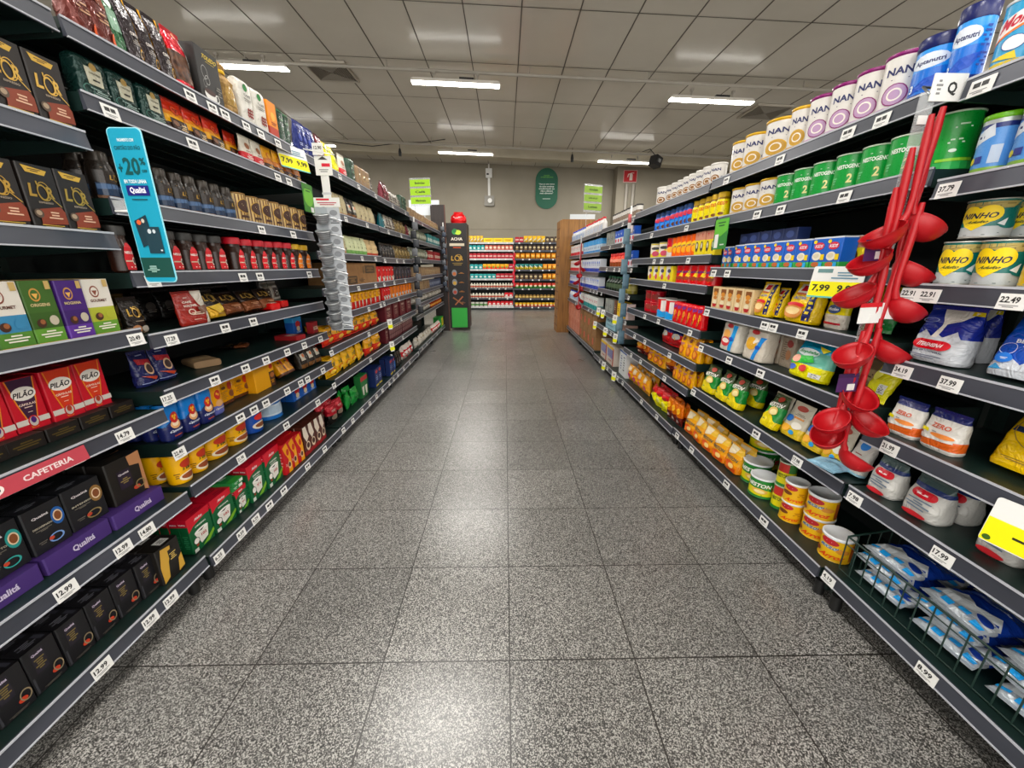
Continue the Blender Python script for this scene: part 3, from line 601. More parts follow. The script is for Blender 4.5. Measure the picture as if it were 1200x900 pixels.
pack('choc', 'chocolate_powder_box', 'brown chocolate powder carton', 'carton', 'box', (.07, .165, .05), [(0, '#8b1f22'), (.15, '#4a2218')], [('p', [(-.5, .99), (.0, .99), (.3, .6), (-.1, .45), (-.5, .7)], '#e3d9cc'), ('e', .05, .3, .32, .16, '#e0cdb4'), ('e', .05, .32, .24, .1, '#3a1710'), ('t', 'CACAU', .0, .6, .55, .07, '#e9d9c4')])

# top of left racks
pack('maroonbag', 'coffee_bag', 'maroon foil coffee bag', 'coffee bag', 'bag', (.13, .19, .08), '#5b2a24f', [('p', [(-.4, .8), (.3, .7), (.35, .5), (-.35, .6)], '#7d4636'), ('e', .3, .12, .14, .09, '#d9601f'), ('l', 0, .35, .6, .15, 3, '#a8805f')], parts=[('seal', '#4a211df')])
pack('greenbag', 'coffee_bag', 'dark green foil coffee bag', 'coffee bag', 'bag', (.1, .19, .07), '#2c5b3af', [('r', -.3, .3, .3, .6, '#8fae9a'), ('e', 0, .7, .2, .1, '#c9d6cc')], parts=[('seal', '#24503af')])
pack('blackyel', 'coffee_bag', 'black coffee bag, yellow edge', 'coffee bag', 'bag', (.1, .19, .075), '#2b2427f', [('p', [(.3, .99), (.49, .99), (.49, .0), (.36, .0), (.42, .5)], '#dba41b'), ('t', 'CONILON', .05, .4, .5, .05, '#e0d9d2'), ('l', .05, .3, .5, .08, 3, '#a39c96'), ('o', .2, .15, .1, .07, '#c99a2a', .2)], parts=[('seal', '#2b2427f')])
pack('beanbag', 'coffee_bag', 'red-topped window bag of coffee beans', 'coffee bag', 'bag', (.095, .19, .075), [(0, '#b8142cf'), (.13, 'beans'), (.62, '#b8142cf')], [('p', [(.2, .99), (.4, .8), (.49, .3), (.4, .3), (.3, .7)], '#d8d2cc'), ('e', .1, .92, .1, .05, '#d98a6a')], parts=[('seal', '#b8142cf')])
pack('toledo', 'coffee_box', 'black coffee carton with steam swirls', 'carton', 'box', (.15, .185, .07), '#1d1b1a', [('t', 'TOLEDO', .1, .86, .62, .085, '#c9b23a', .1), ('l', .1, .78, .4, .02, 1, '#b5a23a'), ('o', -.22, .55, .13, .13, '#9a9a98', .12), ('o', -.15, .42, .1, .09, '#b9b9b6', .14), ('o', -.28, .34, .07, .08, '#8b8b88', .18), ('e', -.12, .14, .26, .11, '#e8e8e4'), ('e', -.12, .2, .24, .055, '#3a1d12'), ('o', .16, .14, .09, .08, '#e8e8e4', .3), ('e', -.1, .03, .34, .035, '#c9c9c6'), ('l', .3, .3, .25, .2, 4, '#7d7a72')])
pack('sack', 'burlap_sack', 'tied burlap coffee sack', 'sack', 'sack', (.1, .2, .08), 'burlap', [('r', -.25, .2, .2, .55, '#a98b52')], parts=[('tie', '#d8b21b', .82)])
pack('whitebean', 'coffee_bag', 'white bag with red coffee cherries', 'coffee bag', 'brick', (.095, .18, .06), '#dcdad2g', [('e', -.05, .82, .14, .07, '#2f7a3f'), ('o', -.05, .82, .16, .08, '#1f5a30', .15), ('t', 'CAF\u00c9', 0, .66, .5, .06, '#4a4a46'), ('l', 0, .55, .6, .08, 2, '#77756e')] + [('e', -.1 + .13 * (i % 3), .2 + .07 * (i // 3), .07, .035, '#7a2a22') for i in range(9)])
pack('orangebox', 'coffee_box', 'orange coffee carton', 'carton', 'box', (.07, .165, .05), [(0, '#a3361a'), (.3, '#d98a18')], [('e', 0, .6, .25, .12, '#e6b04a'), ('l', 0, .4, .6, .1, 2, '#8b3a12')])
pack('dgreenbox', 'coffee_box', 'dark green coffee carton', 'carton', 'brick', (.075, .16, .06), '#1f3a2bg', [('t', 'CAF\u00c9', .0, .7, .5, .08, '#8fae8f'), ('l', 0, .45, .5, .12, 3, '#6d8a70'), ('r', -.45, .9, .45, .98, '#2f5a3f')])
pack('navybag', 'coffee_bag', 'navy foil coffee bag', 'coffee bag', 'bag', (.08, .175, .06), '#1d2a66f', [('e', 0, .5, .25, .12, '#2f3f8a'), ('l', 0, .3, .5, .1, 2, '#b9c0dc')], parts=[('seal', '#263478f')])
pack('burgbag', 'coffee_bag', 'burgundy foil coffee bag', 'coffee bag', 'bag', (.08, .175, .06), '#5a1624f', [('e', 0, .5, .22, .1, '#8b2a35'), ('l', 0, .3, .5, .1, 2, '#c9a0a0')], parts=[('seal', '#5a1624f')])
pack('yelbag', 'coffee_bag', 'bright yellow foil bag', 'coffee bag', 'bag', (.09, .17, .06), '#e0d81af', [('p', [(-.4, .8), (.4, .7), (.35, .6), (-.35, .7)], '#2f3a1a'), ('l', 0, .4, .5, .12, 2, '#5a6a1a')], parts=[('seal', '#e0d81af')])
# third, fourth racks left
pack('kraftbag', 'coffee_bag', 'beige paper coffee bag', 'coffee bag', 'bag', (.085, .14, .06), [(0, '#b08a62x'), (.12, '#b5aa8cx')], [('t', 'CAF\u00c9', .1, .62, .4, .05, '#5a4a34'), ('l', .1, .5, .4, .06, 2, '#7d6d54'), ('e', .15, .28, .08, .06, '#4a3a2a')], parts=[('seal', '#b5aa8cx')])
pack('kraftdark', 'coffee_bag', 'dark coffee bag, white label', 'coffee bag', 'bag', (.085, .14, .06), '#2b2620f', [('r', -.3, .35, .25, .65, '#cfcabd'), ('e', 0, .56, .14, .07, '#c97a4a'), ('r', -.45, .05, .45, .2, '#6b4a2a')], parts=[('seal', '#2b2620f')])
pack('kraftgreen', 'coffee_bag', 'cream bag, green bottom', 'coffee bag', 'bag', (.085, .135, .06), [(0, '#6f9a55x'), (.24, '#c4c9a6x')], [('e', .15, .42, .09, .06, '#4a5a34'), ('l', .1, .62, .4, .06, 1, '#7d8a60')], parts=[('seal', '#c4c9a6x')])
pack('kraftred', 'coffee_bag', 'kraft bag, red bottom', 'coffee bag', 'bag', (.09, .135, .06), [(0, '#a8402ax'), (.18, '#c2ac84x')], [('l', .1, .75, .5, .06, 1, '#6d5a3c'), ('l', .1, .4, .4, .04, 1, '#3a2a1c')], parts=[('seal', '#c2ac84x')])
pack('tealpk', 'coffee_bag', 'teal coffee bag', 'coffee bag', 'bag', (.085, .14, .06), '#0f5a63g', [('l', 0, .6, .5, .2, 3, '#9ac9cc'), ('r', -.2, .1, .2, .18, '#c9dcdc')], parts=[('seal', '#0f5a63g')])
pack('silverbag', 'coffee_bag', 'silver and black coffee bag', 'coffee bag', 'bag', (.085, .14, .06), [(0, '#3a302af'), (.2, '#a8a39af')], [('r', -.3, .3, .3, .7, '#4a3f38'), ('l', 0, .5, .4, .2, 3, '#c9c3b6')], parts=[('seal', '#8a857cf')])
pack('goldbag', 'coffee_bag', 'dull gold coffee bag', 'coffee bag', 'bag', (.085, .14, .06), '#6b5a34f', [('e', 0, .5, .3, .2, '#8f7a48'), ('l', 0, .5, .4, .15, 3, '#3a2f1c')], parts=[('seal', '#6b5a34f')])
pack('blackbag', 'coffee_bag', 'black coffee bag', 'coffee bag', 'bag', (.085, .14, .06), '#211f1ff', [('e', 0, .5, .25, .14, '#4a4440'), ('l', 0, .35, .5, .12, 2, '#8a847c')], parts=[('seal', '#211f1ff')])
pack('cardbox', 'cardboard_box', 'large brown cardboard box', 'cardboard box', 'box', (.62, .175, .3), 'kraft', [('r', .08, .5, .42, .88, '#4a3a28'), ('l', .25, .7, .28, .25, 4, '#8d6f48'), ('r', -.48, .04, -.2, .4, '#4a3a28'), ('l', -.34, .22, .22, .25, 3, '#8d6f48'), ('l', -.05, .2, .2, .2, 3, '#5a4630'), ('r', .0, .5, .05, .85, '#6b5236')])
pack('redpk', 'coffee_pack', 'red coffee pack', 'coffee pack', 'brick', (.07, .14, .05), '#c01a1ag', [('p', [(-.4, .3), (.4, .38), (.3, .05), (-.3, .02)], '#e3d6cc'), ('e', 0, .3, .14, .08, '#3a1610'), ('l', 0, .75, .55, .1, 2, '#f0d9d0')])
pack('redyelpk', 'coffee_pack', 'yellow-topped red coffee pack', 'coffee pack', 'brick', (.07, .14, .05), [(0, '#b01e18g'), (.45, '#d8a017g')], [('e', 0, .72, .28, .13, '#b0380f'), ('e', 0, .72, .2, .09, '#e6b83a'), ('p', [(-.15, .5), (.2, .45), (.05, .05), (-.1, .05)], '#dcc9b8')])
pack('orangepk', 'coffee_pack', 'orange coffee pack', 'coffee pack', 'brick', (.07, .14, .05), '#d9780fg', [('p', [(-.4, .3), (.4, .38), (.3, .05), (-.3, .02)], '#e8d9c4'), ('e', 0, .3, .12, .08, '#3a1610'), ('l', 0, .75, .55, .1, 2, '#7a2a10')])
pack('darkpk', 'coffee_pack', 'black coffee pack', 'coffee pack', 'brick', (.07, .14, .05), '#252129g', [('l', 0, .6, .5, .3, 3, '#6d6472'), ('r', -.2, .1, .2, .2, '#8b3a3a')])
pack('chipsred', 'snack_bag', 'red and yellow snack bag', 'snack bag', 'pillow', (.12, .15, .06), [(0, '#c42a1ag'), (.42, '#dba21ag')], [('t', 'YOKI', .0, .56, .62, .16, '#1f3a1a', .2, .06), ('p', [(-.45, .35), (.0, .45), (.45, .3), (.4, .1), (-.4, .12)], '#d8401c'), ('e', .1, .25, .2, .1, '#e8b84a'), ('l', 0, .8, .5, .06, 1, '#f1dfa0')], parts=[('seal', '#d89018g')])
pack('chipsyel', 'snack_bag', 'yellow snack bag', 'snack bag', 'pillow', (.12, .15, .06), '#e0b012g', [('t', 'YOKI', .0, .56, .62, .16, '#1f3a1a', .2, .06), ('p', [(-.4, .35), (.1, .42), (.4, .25), (.0, .1)], '#d8701c'), ('e', 0, .25, .22, .1, '#f0cc50')], parts=[('seal', '#e0b012g')])
pack('burgbox', 'wine_red_carton', 'burgundy lettered carton', 'carton', 'box', (.16, .17, .1), '#5a1420', [('t', '1969', .0, .74, .5, .14, '#c9b9a8'), ('l', 0, .42, .55, .34, 4, '#a88a80'), ('r', -.46, .02, -.4, .98, '#7d2a34')])
pack('crate', 'bottle_crate', 'burgundy slatted crate', 'crate', 'box', (.36, .17, .22), '#4a0f1b', [('r', -.45 + .11 * i, .16, -.38 + .11 * i, .74, '#8d6a6a') for i in range(9)] + [('r', -.45 + .11 * i, .8, -.38 + .11 * i, .9, '#d8cfc8') for i in range(9)] + [('r', -.5, .42, .5, .48, '#4a0f1b')])
pack('redblack', 'coffee_bag', 'red and black foil bag', 'coffee bag', 'pillow', (.1, .15, .06), [(0, '#1d1716f'), (.5, '#a3152af')], [('e', 0, .4, .25, .14, '#8a7a6a'), ('l', 0, .7, .5, .1, 2, '#e0c9c0')])
pack('greenpk', 'filter_pack', 'green soft pack', 'pack', 'pillow', (.1, .14, .05), '#1d8a3ag', [('e', 0, .5, .3, .18, '#0f6a2c'), ('l', 0, .5, .4, .1, 2, '#e0efe0')])
pack('greencart', 'filter_paper_box', 'green carton with white cups', 'carton', 'box', (.11, .15, .05), '#1f6a35', [('r', -.5, .75, .5, .95, '#a8202a'), ('p', [(-.4, .5), (-.05, .5), (-.15, .1), (-.3, .1)], '#e8e4d8'), ('p', [(.05, .5), (.4, .5), (.3, .1), (.15, .1)], '#e8e4d8')])
pack('navycart', 'spirit_carton', 'navy carton with red badge', 'carton', 'box', (.07, .175, .06), '#142a5c', [('e', 0, .82, .3, .09, '#b8323a'), ('l', 0, .5, .6, .3, 3, '#8fa0c8'), ('r', -.4, .05, .4, .14, '#c9b93a')])
pack('bluebot', 'blue_bottle', 'clear blue bottle', 'bottle', 'bottle', (.055, .17, .055), '#1d5ab0g', [('r', -.4, .2, .4, .55, '#3a8ad8')], parts=[('cap', '#dfe6ee', .88, 1, .42)])
pack('redwhite', 'sugar_bag', 'red and white soft bag', 'bag', 'pillow', (.12, .17, .07), [(0, '#d9d2cag'), (.35, '#c42a34g'), (.7, '#dcd4ccg')], [('e', 0, .5, .3, .12, '#efe7e2'), ('l', 0, .5, .4, .06, 1, '#a3202a'), ('e', .1, .2, .2, .1, '#c9323a')])
pack('whitepk', 'sugar_bag', 'white soft bag', 'bag', 'pillow', (.12, .16, .07), '#c9c5bag', [('l', 0, .5, .6, .16, 2, '#6d6a62'), ('e', .0, .75, .2, .07, '#8a7a5a')])
pack('greybag', 'grain_bag', 'grey-green grain bag', 'bag', 'pillow', (.12, .17, .06), '#7d8272g', [('r', -.35, .3, .35, .65, '#a5a896'), ('l', 0, .48, .5, .15, 2, '#3f4438')])
pack('kraftpk', 'grain_bag', 'tan grain bag', 'bag', 'brick', (.1, .15, .06), '#8a7358', [('r', -.35, .3, .35, .65, '#b39c7a'), ('l', 0, .48, .5, .15, 2, '#4a3a28')])
pack('bluegrey', 'grain_bag', 'slate blue pack', 'pack', 'brick', (.1, .15, .06), '#3f4a62', [('r', -.35, .3, .35, .65, '#8a93a8'), ('l', 0, .48, .5, .15, 2, '#1d2436')])
pack('orangebot', 'squeeze_bottle', 'orange sauce bottle, white top', 'bottle', 'bottle', (.06, .15, .06), '#a8481cg', [('r', -.4, .2, .4, .5, '#d8a04a')], parts=[('cap', '#e0dcd2', .8, 1, .5)])
pack('tealbox', 'grain_box', 'teal carton', 'carton', 'box', (.09, .16, .05), '#1f6f70', [('r', -.4, .3, .4, .6, '#cfd8d0'), ('l', 0, .45, .5, .15, 2, '#1f4a4a')])
pack('redbox', 'grain_box', 'dark red carton', 'carton', 'box', (.09, .16, .05), '#8a1c22', [('r', -.4, .3, .4, .6, '#d0b8a8'), ('l', 0, .45, .5, .15, 2, '#5a1015')])
pack('greenyel', 'drink_crate', 'green and yellow lettered carton', 'carton', 'box', (.3, .17, .14), '#1f8a35', [('p', [(-.3, .9), (.3, .95), (.4, .1), (-.2, .08)], '#dcc21a'), ('t', '3 L', 0, .5, .4, .4, '#1f5a20')])

# right side
def nan(key, c1, c2, d, dim=(.1, .16, .1), word='NAN'):
    pack(key, 'infant_formula_tin', d, 'tin', 'can', dim, [(0, c2 + 'f'), (.1, '#dad7d2g'), (.94, c2 + 'f')],
         [('t', word, -.03, .7, .42, .13, '#1d2558'), ('l', .0, .56, .4, .03, 1, '#5a5a6a'), ('e', -.04, .3, .2, .18, c1), ('o', -.04, .3, .21, .19, c2, .1), ('o', -.04, .3, .12, .11, '#efe9df', .25), ('e', .25, .32, .06, .06, '#1d2558'), ('r', -.5, .02, .5, .1, c1), ('r', .36, .3, .46, .85, c2)],
         parts=[('lid', c2 + 'g', .01)])
nan('nanG', '#b8923f', '#c9a21d', 'white formula tin, yellow lid'); nan('nanP', '#b89ab8', '#7d1f66', 'white formula tin, purple lid'); nan('nanS', '#8a6236', '#e6e4de', 'small white and brown formula tin', (.085, .115, .085))
pack('apta', 'infant_formula_tin', 'blue formula tin, navy lid', 'tin', 'can', (.115, .15, .115), [(0, '#1b2a6bg'), (.1, '#1d6fc4g'), (.5, '#2f93dcg')], [('e', -.12, .64, .3, .13, '#dfe6ee'), ('t', 'Aptanutri', -.1, .62, .44, .1, '#1b2358'), ('p', [(-.4, .12), (.1, .2), (.3, .4), (-.1, .35)], '#1a52b0'), ('t', '3', -.3, .22, .07, .14, '#e8eef6'), ('l', .28, .6, .2, .3, 5, '#1b4a9e'), ('l', .3, .3, .22, .2, 4, '#1b3a8a')], parts=[('lid', '#1b2358g', .03)])
pack('molico', 'milk_powder_tin', 'pale blue skimmed milk tin', 'tin', 'can', (.11, .14, .11), '#3a9ac4g', [('r', -.5, .06, .5, .14, '#c9b23a'), ('p', [(-.42, .46), (.4, .78), (.42, .98), (-.4, .72)], '#efe9e6'), ('p', [(-.42, .43), (.4, .74), (.4, .78), (-.42, .47)], '#d97a3a'), ('t', 'Molico', -.01, .73, .6, .19, '#b01a3a', .12, .14), ('e', -.05, .38, .16, .1, '#e8e8ee'), ('o', -.05, .38, .17, .11, '#1d4a8a', .08), ('e', .25, .42, .15, .28, '#d9921f'), ('l', .25, .45, .16, .3, 5, '#e8b84a'), ('p', [(-.4, .2), (.05, .14), (.0, .26)], '#d8c23a'), ('e', .02, .9, .07, .05, '#d8d8a0')], parts=[('lid', '#d6dde0g', .006)])
pack('nestogeno', 'infant_formula_tin', 'green formula tin', 'tin', 'can', (.09, .125, .09), '#0f8a3ag', [('t', 'NESTOGENO', -.05, .66, .46, .11, '#f0f6ee'), ('l', -.05, .8, .3, .03, 1, '#c9e0c9'), ('t', '2', .02, .34, .1, .24, '#e8e0a0'), ('l', -.28, .3, .12, .2, 3, '#6dbe84')], parts=[('lid', '#c9d6c4g', .005)])
pack('greenback', 'infant_formula_tin', 'plain green formula tin', 'tin', 'can', (.11, .15, .11), '#0c8a34g', [('l', .15, .75, .22, .1, 2, '#cfe8cf'), ('l', .1, .5, .22, .1, 2, '#cfe8cf'), ('e', .08, .34, .05, .03, '#dff0df'), ('r', -.1, .16, .4, .21, '#8ac43a'), ('r', -.12, .02, .45, .15, '#2fa04f')], parts=[('lid', '#c9d6c4g', .005)])
pack('bluesil', 'infant_formula_tin', 'pale blue tin, lime lid', 'tin', 'can', (.1, .135, .1), [(0, '#b9bfbef'), (.08, '#7fa34ag'), (.14, '#5a8fc9g'), (.78, '#23306bg'), (.86, '#b9bfbef')], [('p', [(-.45, .7), (-.1, .86), (-.05, .66), (-.45, .5)], '#cfd6dd'), ('l', -.28, .66, .22, .08, 1, '#1d2558'), ('r', -.06, .2, .12, .5, '#b9c6d8'), ('r', -.3, .22, -.16, .34, '#27357a'), ('e', -.36, .27, .06, .06, '#c9c23a')], parts=[('lid', '#6fae2ag', .012)])
def ninho(key, c, d, sub, dim=(.108, .112, .108)):
    pack(key, 'milk_powder_tin', d, 'tin', 'can', dim, [(0, '#b9b9b4f'), (.05, '#bfc4c4g' if c != '#d8b80f' else c + 'g'), (.3, c + 'g')],
         [('p', [(-.5, .93), (.42, .93), (.3, .76), (.1, .74), (-.2, .82), (-.5, .8)], '#b5a468'), ('e', -.23, .6, .17, .24, '#efd21a'), ('e', .02, .62, .17, .22, '#efd21a'), ('p', [(-.39, .55), (.18, .55), (.0, .34), (-.14, .2), (-.28, .32)], '#efd21a'),
          ('t', 'NINHO', -.1, .58, .46, .15, '#24283a', .08), ('t', sub, -.1, .42, .28, .07, '#3a4a2a', .2), ('l', .25, .84, .3, .08, 2, '#6d6234'), ('e', .3, .33, .14, .1, c), ('p', [(.14, .36), (.26, .5), (.24, .3)], '#e8ebea'), ('l', -.1, .1, .6, .08, 2, '#8a9492')], parts=[('lid', '#c9c9c2f', .004)])
ninho('ninhoT', '#0f6b66', 'teal and yellow milk tin', 'Adulto'); ninho('ninhoY', '#d8b80f', 'yellow milk tin', 'Integral')
pack('nutren', 'drink_carton', 'blue cartoon-egg milk carton', 'carton', 'box', (.062, .112, .05), [(0, '#3a9a4a'), (.22, '#1d62b8'), (.95, '#d8dce2')], [('e', .0, .72, .34, .12, '#c4324a'), ('t', 'KIDS', 0, .72, .5, .1, '#f2e6ee', .1), ('e', -.3, .86, .12, .06, '#e6c81a'), ('e', -.05, .4, .3, .14, '#e9e4d6'), ('e', -.08, .42, .2, .08, '#d9d0b8'), ('r', .22, .28, .46, .46, '#e0c41a'), ('e', -.05, .14, .26, .08, '#b8683a'), ('r', .2, .04, .42, .2, '#3aa6d8')])
pack('nutrenback', 'drink_carton', 'dark blue stacked carton', 'carton', 'box', (.062, .05, .05), '#1b2a52', [('e', 0, .5, .3, .3, '#3a4a7a')])
pack('beige', 'porridge_carton', 'beige narrow cereal carton', 'carton', 'box', (.058, .12, .055), '#d8c29a', [('r', -.3, .72, .35, .92, '#7a4a1f'), ('e', 0, .68, .26, .1, '#c98a3a'), ('e', .02, .5, .24, .08, '#b87a3a'), ('e', 0, .3, .26, .11, '#e8dcbc'), ('p', [(-.3, .22), (.35, .22), (.2, .08), (-.18, .08)], '#a8242a'), ('l', .32, .6, .06, .2, 3, '#5a3a1a')], side=[('l', 0, .5, .7, .5, 6, '#a88c60')], top=[('l', 0, .5, .6, .3, 3, '#a88c60')])
pack('farlac', 'cereal_bag', 'yellow and navy cereal bag', 'cereal bag', 'bag', (.12, .165, .06), '#e0bf1ag', [('r', .24, .06, .42, .93, '#1d2358'), ('l', .33, .5, .12, .6, 5, '#d8c23a'), ('p', [(-.3, .94), (.2, .94), (.15, .7), (-.25, .72)], '#efe8d2'), ('r', -.18, .76, .14, .9, '#b01e2c'), ('t', 'L\u00c1CTEA', -.06, .6, .42, .07, '#1d5aa0', 0), ('t', 'FARINHA', -.04, .69, .36, .05, '#b01e2c'), ('e', -.1, .42, .3, .06, '#c4242e'), ('e', -.1, .25, .34, .16, '#c98a4a'), ('e', -.1, .27, .26, .1, '#e8cf9a')], parts=[('seal', '#e0bf1ag')])
pack('itambe', 'milk_powder_bag', 'blue and white milk powder bag', 'milk bag', 'bag', (.13, .19, .07), [(0, '#c6c9ceg'), (.46, '#1d2c80g')], [('p', [(-.2, .93), (.42, .93), (.25, .75), (.05, .68), (.0, .45), (-.12, .42), (-.02, .66)], '#dedad2'), ('p', [(-.42, .45), (-.25, .56), (-.1, .44), (.0, .5), (.1, .45), (.3, .58), (.4, .45), (.3, .38), (-.4, .38)], '#c9ccd2'), ('r', .3, .93, .49, .86, '#c9b82a'), ('e', -.26, .31, .13, .085, '#b81226'), ('e', .17, .31, .13, .085, '#b81226'), ('r', -.26, .225, .17, .395, '#b81226'), ('t', 'ITERENSINA', -.04, .31, .46, .07, '#f0e2e2', .1), ('t', 'LEITE EM P\u00d3 INTEGRAL', -.05, .19, .6, .035, '#1d2340'), ('l', -.05, .1, .6, .06, 2, '#6d7484'), ('o', -.26, .72, .14, .045, '#aab4dc', .12)], parts=[('seal', '#1d2c80g')])
pack('betania', 'milk_powder_bag', 'blue milk powder bag, white foot', 'milk bag', 'bag', (.14, .17, .05), [(0, '#cdd3dag'), (.18, '#1550aeg'), (.9, '#173c80g')], [('p', [(-.49, .18), (-.2, .3), (.0, .2), (.2, .34), (.49, .22), (.49, .12), (-.49, .1)], '#d8dee6'), ('p', [(-.45, .08), (-.2, .1), (-.35, .18)], '#2f9ad0'), ('e', .1, .76, .18, .12, '#2f6aa8'), ('p', [(-.05, .74), (.25, .74), (.18, .68), (.02, .68)], '#b9c98a'), ('t', 'BET\u00c2NIA', .05, .56, .6, .08, '#dfe6f0'), ('l', .1, .47, .4, .03, 1, '#a8b9dc'), ('o', -.28, .42, .13, .09, '#cfdaf0', .08), ('e', -.26, .27, .12, .08, '#2a7ad0'), ('l', -.26, .27, .14, .04, 2, '#e8eef8')], parts=[('seal', '#173c80g')])
pack('zero', 'milk_powder_bag', 'white and orange milk bag', 'milk bag', 'bag', (.105, .13, .06), [(0, '#cfcdc8g'), (.1, '#c8632ag'), (.34, '#d6d4ceg'), (.8, '#1d2660g')], [('t', 'ZERO', .0, .62, .5, .1, '#b8543a'), ('p', [(-.45, .36), (.4, .42), (.4, .3), (-.45, .24)], '#d6d4ce'), ('r', -.46, .42, -.26, .5, '#dcd01a'), ('e', .1, .4, .3, .06, '#d88a4a'), ('l', -.1, .48, .3, .04, 1, '#8a8a90')], parts=[('seal', '#1d2660g')])
pack('ninhobag', 'milk_powder_bag', 'large yellow milk powder bag', 'milk bag', 'bag', (.17, .21, .07), '#dcb80fg', [('t', 'NINHO', .02, .68, .62, .12, '#23283a', .08), ('p', [(-.42, .6), (.45, .6), (.45, .52), (-.42, .52)], '#1f2f4a'), ('t', 'LEITE INTEGRAL', .02, .56, .6, .035, '#e8e4c8'), ('o', .02, .6, .42, .3, '#8a6f10', .035), ('t', 'Integral', .05, .43, .4, .05, '#5a4a14', .2), ('l', 0, .14, .7, .06, 2, '#8a6f10')], parts=[('seal', '#dcb80fg')])
pack('itsm', 'milk_powder_bag', 'small white milk bag', 'milk bag', 'bag', (.085, .12, .07), [(0, '#c9c8c4g'), (.72, '#2a3a6ag'), (.82, '#4a5a5ag')], [('e', -.18, .62, .12, .09, '#b81a2c'), ('e', .22, .62, .12, .09, '#b81a2c'), ('r', -.18, .53, .22, .71, '#b81a2c'), ('l', .02, .62, .36, .06, 1, '#f0dada'), ('l', 0, .36, .7, .24, 4, '#6a7a8a'), ('e', .0, .1, .3, .07, '#c4323a')])
pack('whitebag', 'cereal_bag', 'white cereal bag with blue stripe', 'cereal bag', 'brick', (.115, .16, .07), '#d2cdc2g', [('p', [(.22, .98), (.42, .98), (.28, .02), (.08, .02)], '#2f9ad8'), ('e', .0, .84, .18, .07, '#a8242c'), ('e', -.12, .55, .2, .16, '#d9a25a'), ('e', -.1, .3, .26, .16, '#b8323a'), ('e', -.1, .33, .2, .08, '#f0e6dc'), ('e', .2, .42, .1, .07, '#1d5ab0'), ('o', -.34, .7, .08, .07, '#3a3a3a', .15)])
pack('whitebagB', 'cereal_bag', 'white cereal bag with golden flakes', 'cereal bag', 'brick', (.115, .16, .07), '#cdc6b9g', [('p', [(.32, .75), (.48, .75), (.22, .02), (.04, .02)], '#2f8ad0'), ('e', .02, .86, .2, .07, '#a8242c'), ('e', -.08, .5, .26, .2, '#d9a83a'), ('p', [(-.05, .45), (.3, .62), (.12, .72)], '#efe6d6'), ('e', .26, .42, .1, .06, '#1d5ab0'), ('o', -.36, .72, .08, .06, '#3a3a3a', .15)])
pack('whitebagC', 'cereal_bag', 'beige cereal bag, back turned out', 'cereal bag', 'brick', (.1, .16, .07), '#a89c8cg', [('l', -.1, .5, .4, .6, 9, '#6d5f50'), ('e', .2, .75, .2, .12, '#8a3a36'), ('e', .2, .4, .16, .16, '#a87a5a')])
pack('kidsbag', 'cereal_bag', 'turquoise and lime rice cereal bag', 'cereal bag', 'bag', (.13, .155, .06), [(0, '#d8d21ag'), (.35, '#6fb0a0g'), (.7, '#1593b5g')], [('e', -.1, .66, .3, .1, '#e6f0f0'), ('t', 'Sopinha', -.08, .66, .5, .1, '#2f9a5a', .1), ('p', [(-.45, .5), (.1, .6), (.2, .45), (-.4, .3)], '#3fae4a'), ('e', -.3, .45, .12, .1, '#e8b09a'), ('e', -.3, .22, .1, .08, '#4a6ab8'), ('e', .0, .25, .12, .09, '#c43a3a'), ('p', [(.1, .85), (.4, .8), (.3, .7)], '#e8dc3a'), ('r', .22, .08, .44, .2, '#e8e8e2'), ('l', .33, .14, .16, .1, 5, '#2a2a2a')], parts=[('seal', '#1593b5g')])
pack('yellime', 'cereal_bag', 'lime yellow crinkled bag', 'cereal bag', 'pillow', (.14, .15, .05), '#c9c41cg', [('r', .1, .2, .34, .42, '#d0d0c8'), ('l', .22, .31, .18, .18, 7, '#2a2a2a'), ('e', -.2, .6, .2, .12, '#e8e46a'), ('p', [(-.3, .9), (.3, .9), (.2, .72), (-.2, .7)], '#2f6a6a')])
pack('milho', 'cereal_bag', 'yellow and white cereal bag', 'cereal bag', 'bag', (.12, .15, .05), [(0, '#d6cfc4g'), (.4, '#d8c81ag')], [('e', -.05, .55, .32, .12, '#2f4a7a'), ('t', 'Mucilon', -.05, .55, .5, .08, '#e8e8f0', .1), ('r', -.4, .12, .4, .18, '#a82a3a'), ('l', .0, .3, .6, .08, 2, '#b8a89a'), ('p', [(-.35, .9), (.4, .9), (.38, .8), (-.3, .82)], '#2a3a1a')], parts=[('seal', '#d8c81ag')])
pack('greenyelb', 'cereal_bag', 'yellow bag with green foot', 'cereal bag', 'pillow', (.12, .16, .05), [(0, '#1f7a3ag'), (.35, '#d8c81ag')], [('l', .1, .2, .4, .08, 2, '#cfe3cf'), ('p', [(-.2, .9), (.0, .9), (.3, .6), (.1, .6)], '#5a5a1a'), ('e', -.2, .5, .25, .15, '#e0dccf')])
pack('neston', 'cereal_bag', 'green and yellow cereal bag', 'cereal bag', 'bag', (.1, .17, .055), [(0, '#d8c41ag'), (.22, '#1f7a34g'), (.66, '#3a4a2ag')], [('p', [(-.45, .3), (-.1, .5), (.2, .35), (.45, .2), (.45, .02), (-.45, .02)], '#dcc91c'), ('t', 'NESTON', 0, .68, .84, .13, '#f2efe6', .1, .05), ('e', .05, .86, .2, .08, '#b0402a'), ('e', .1, .5, .26, .12, '#d0b46a'), ('e', .15, .48, .18, .08, '#e8d8a0'), ('l', -.2, .2, .3, .06, 1, '#3a6a2a')], parts=[('seal', '#3a4a2ag')])
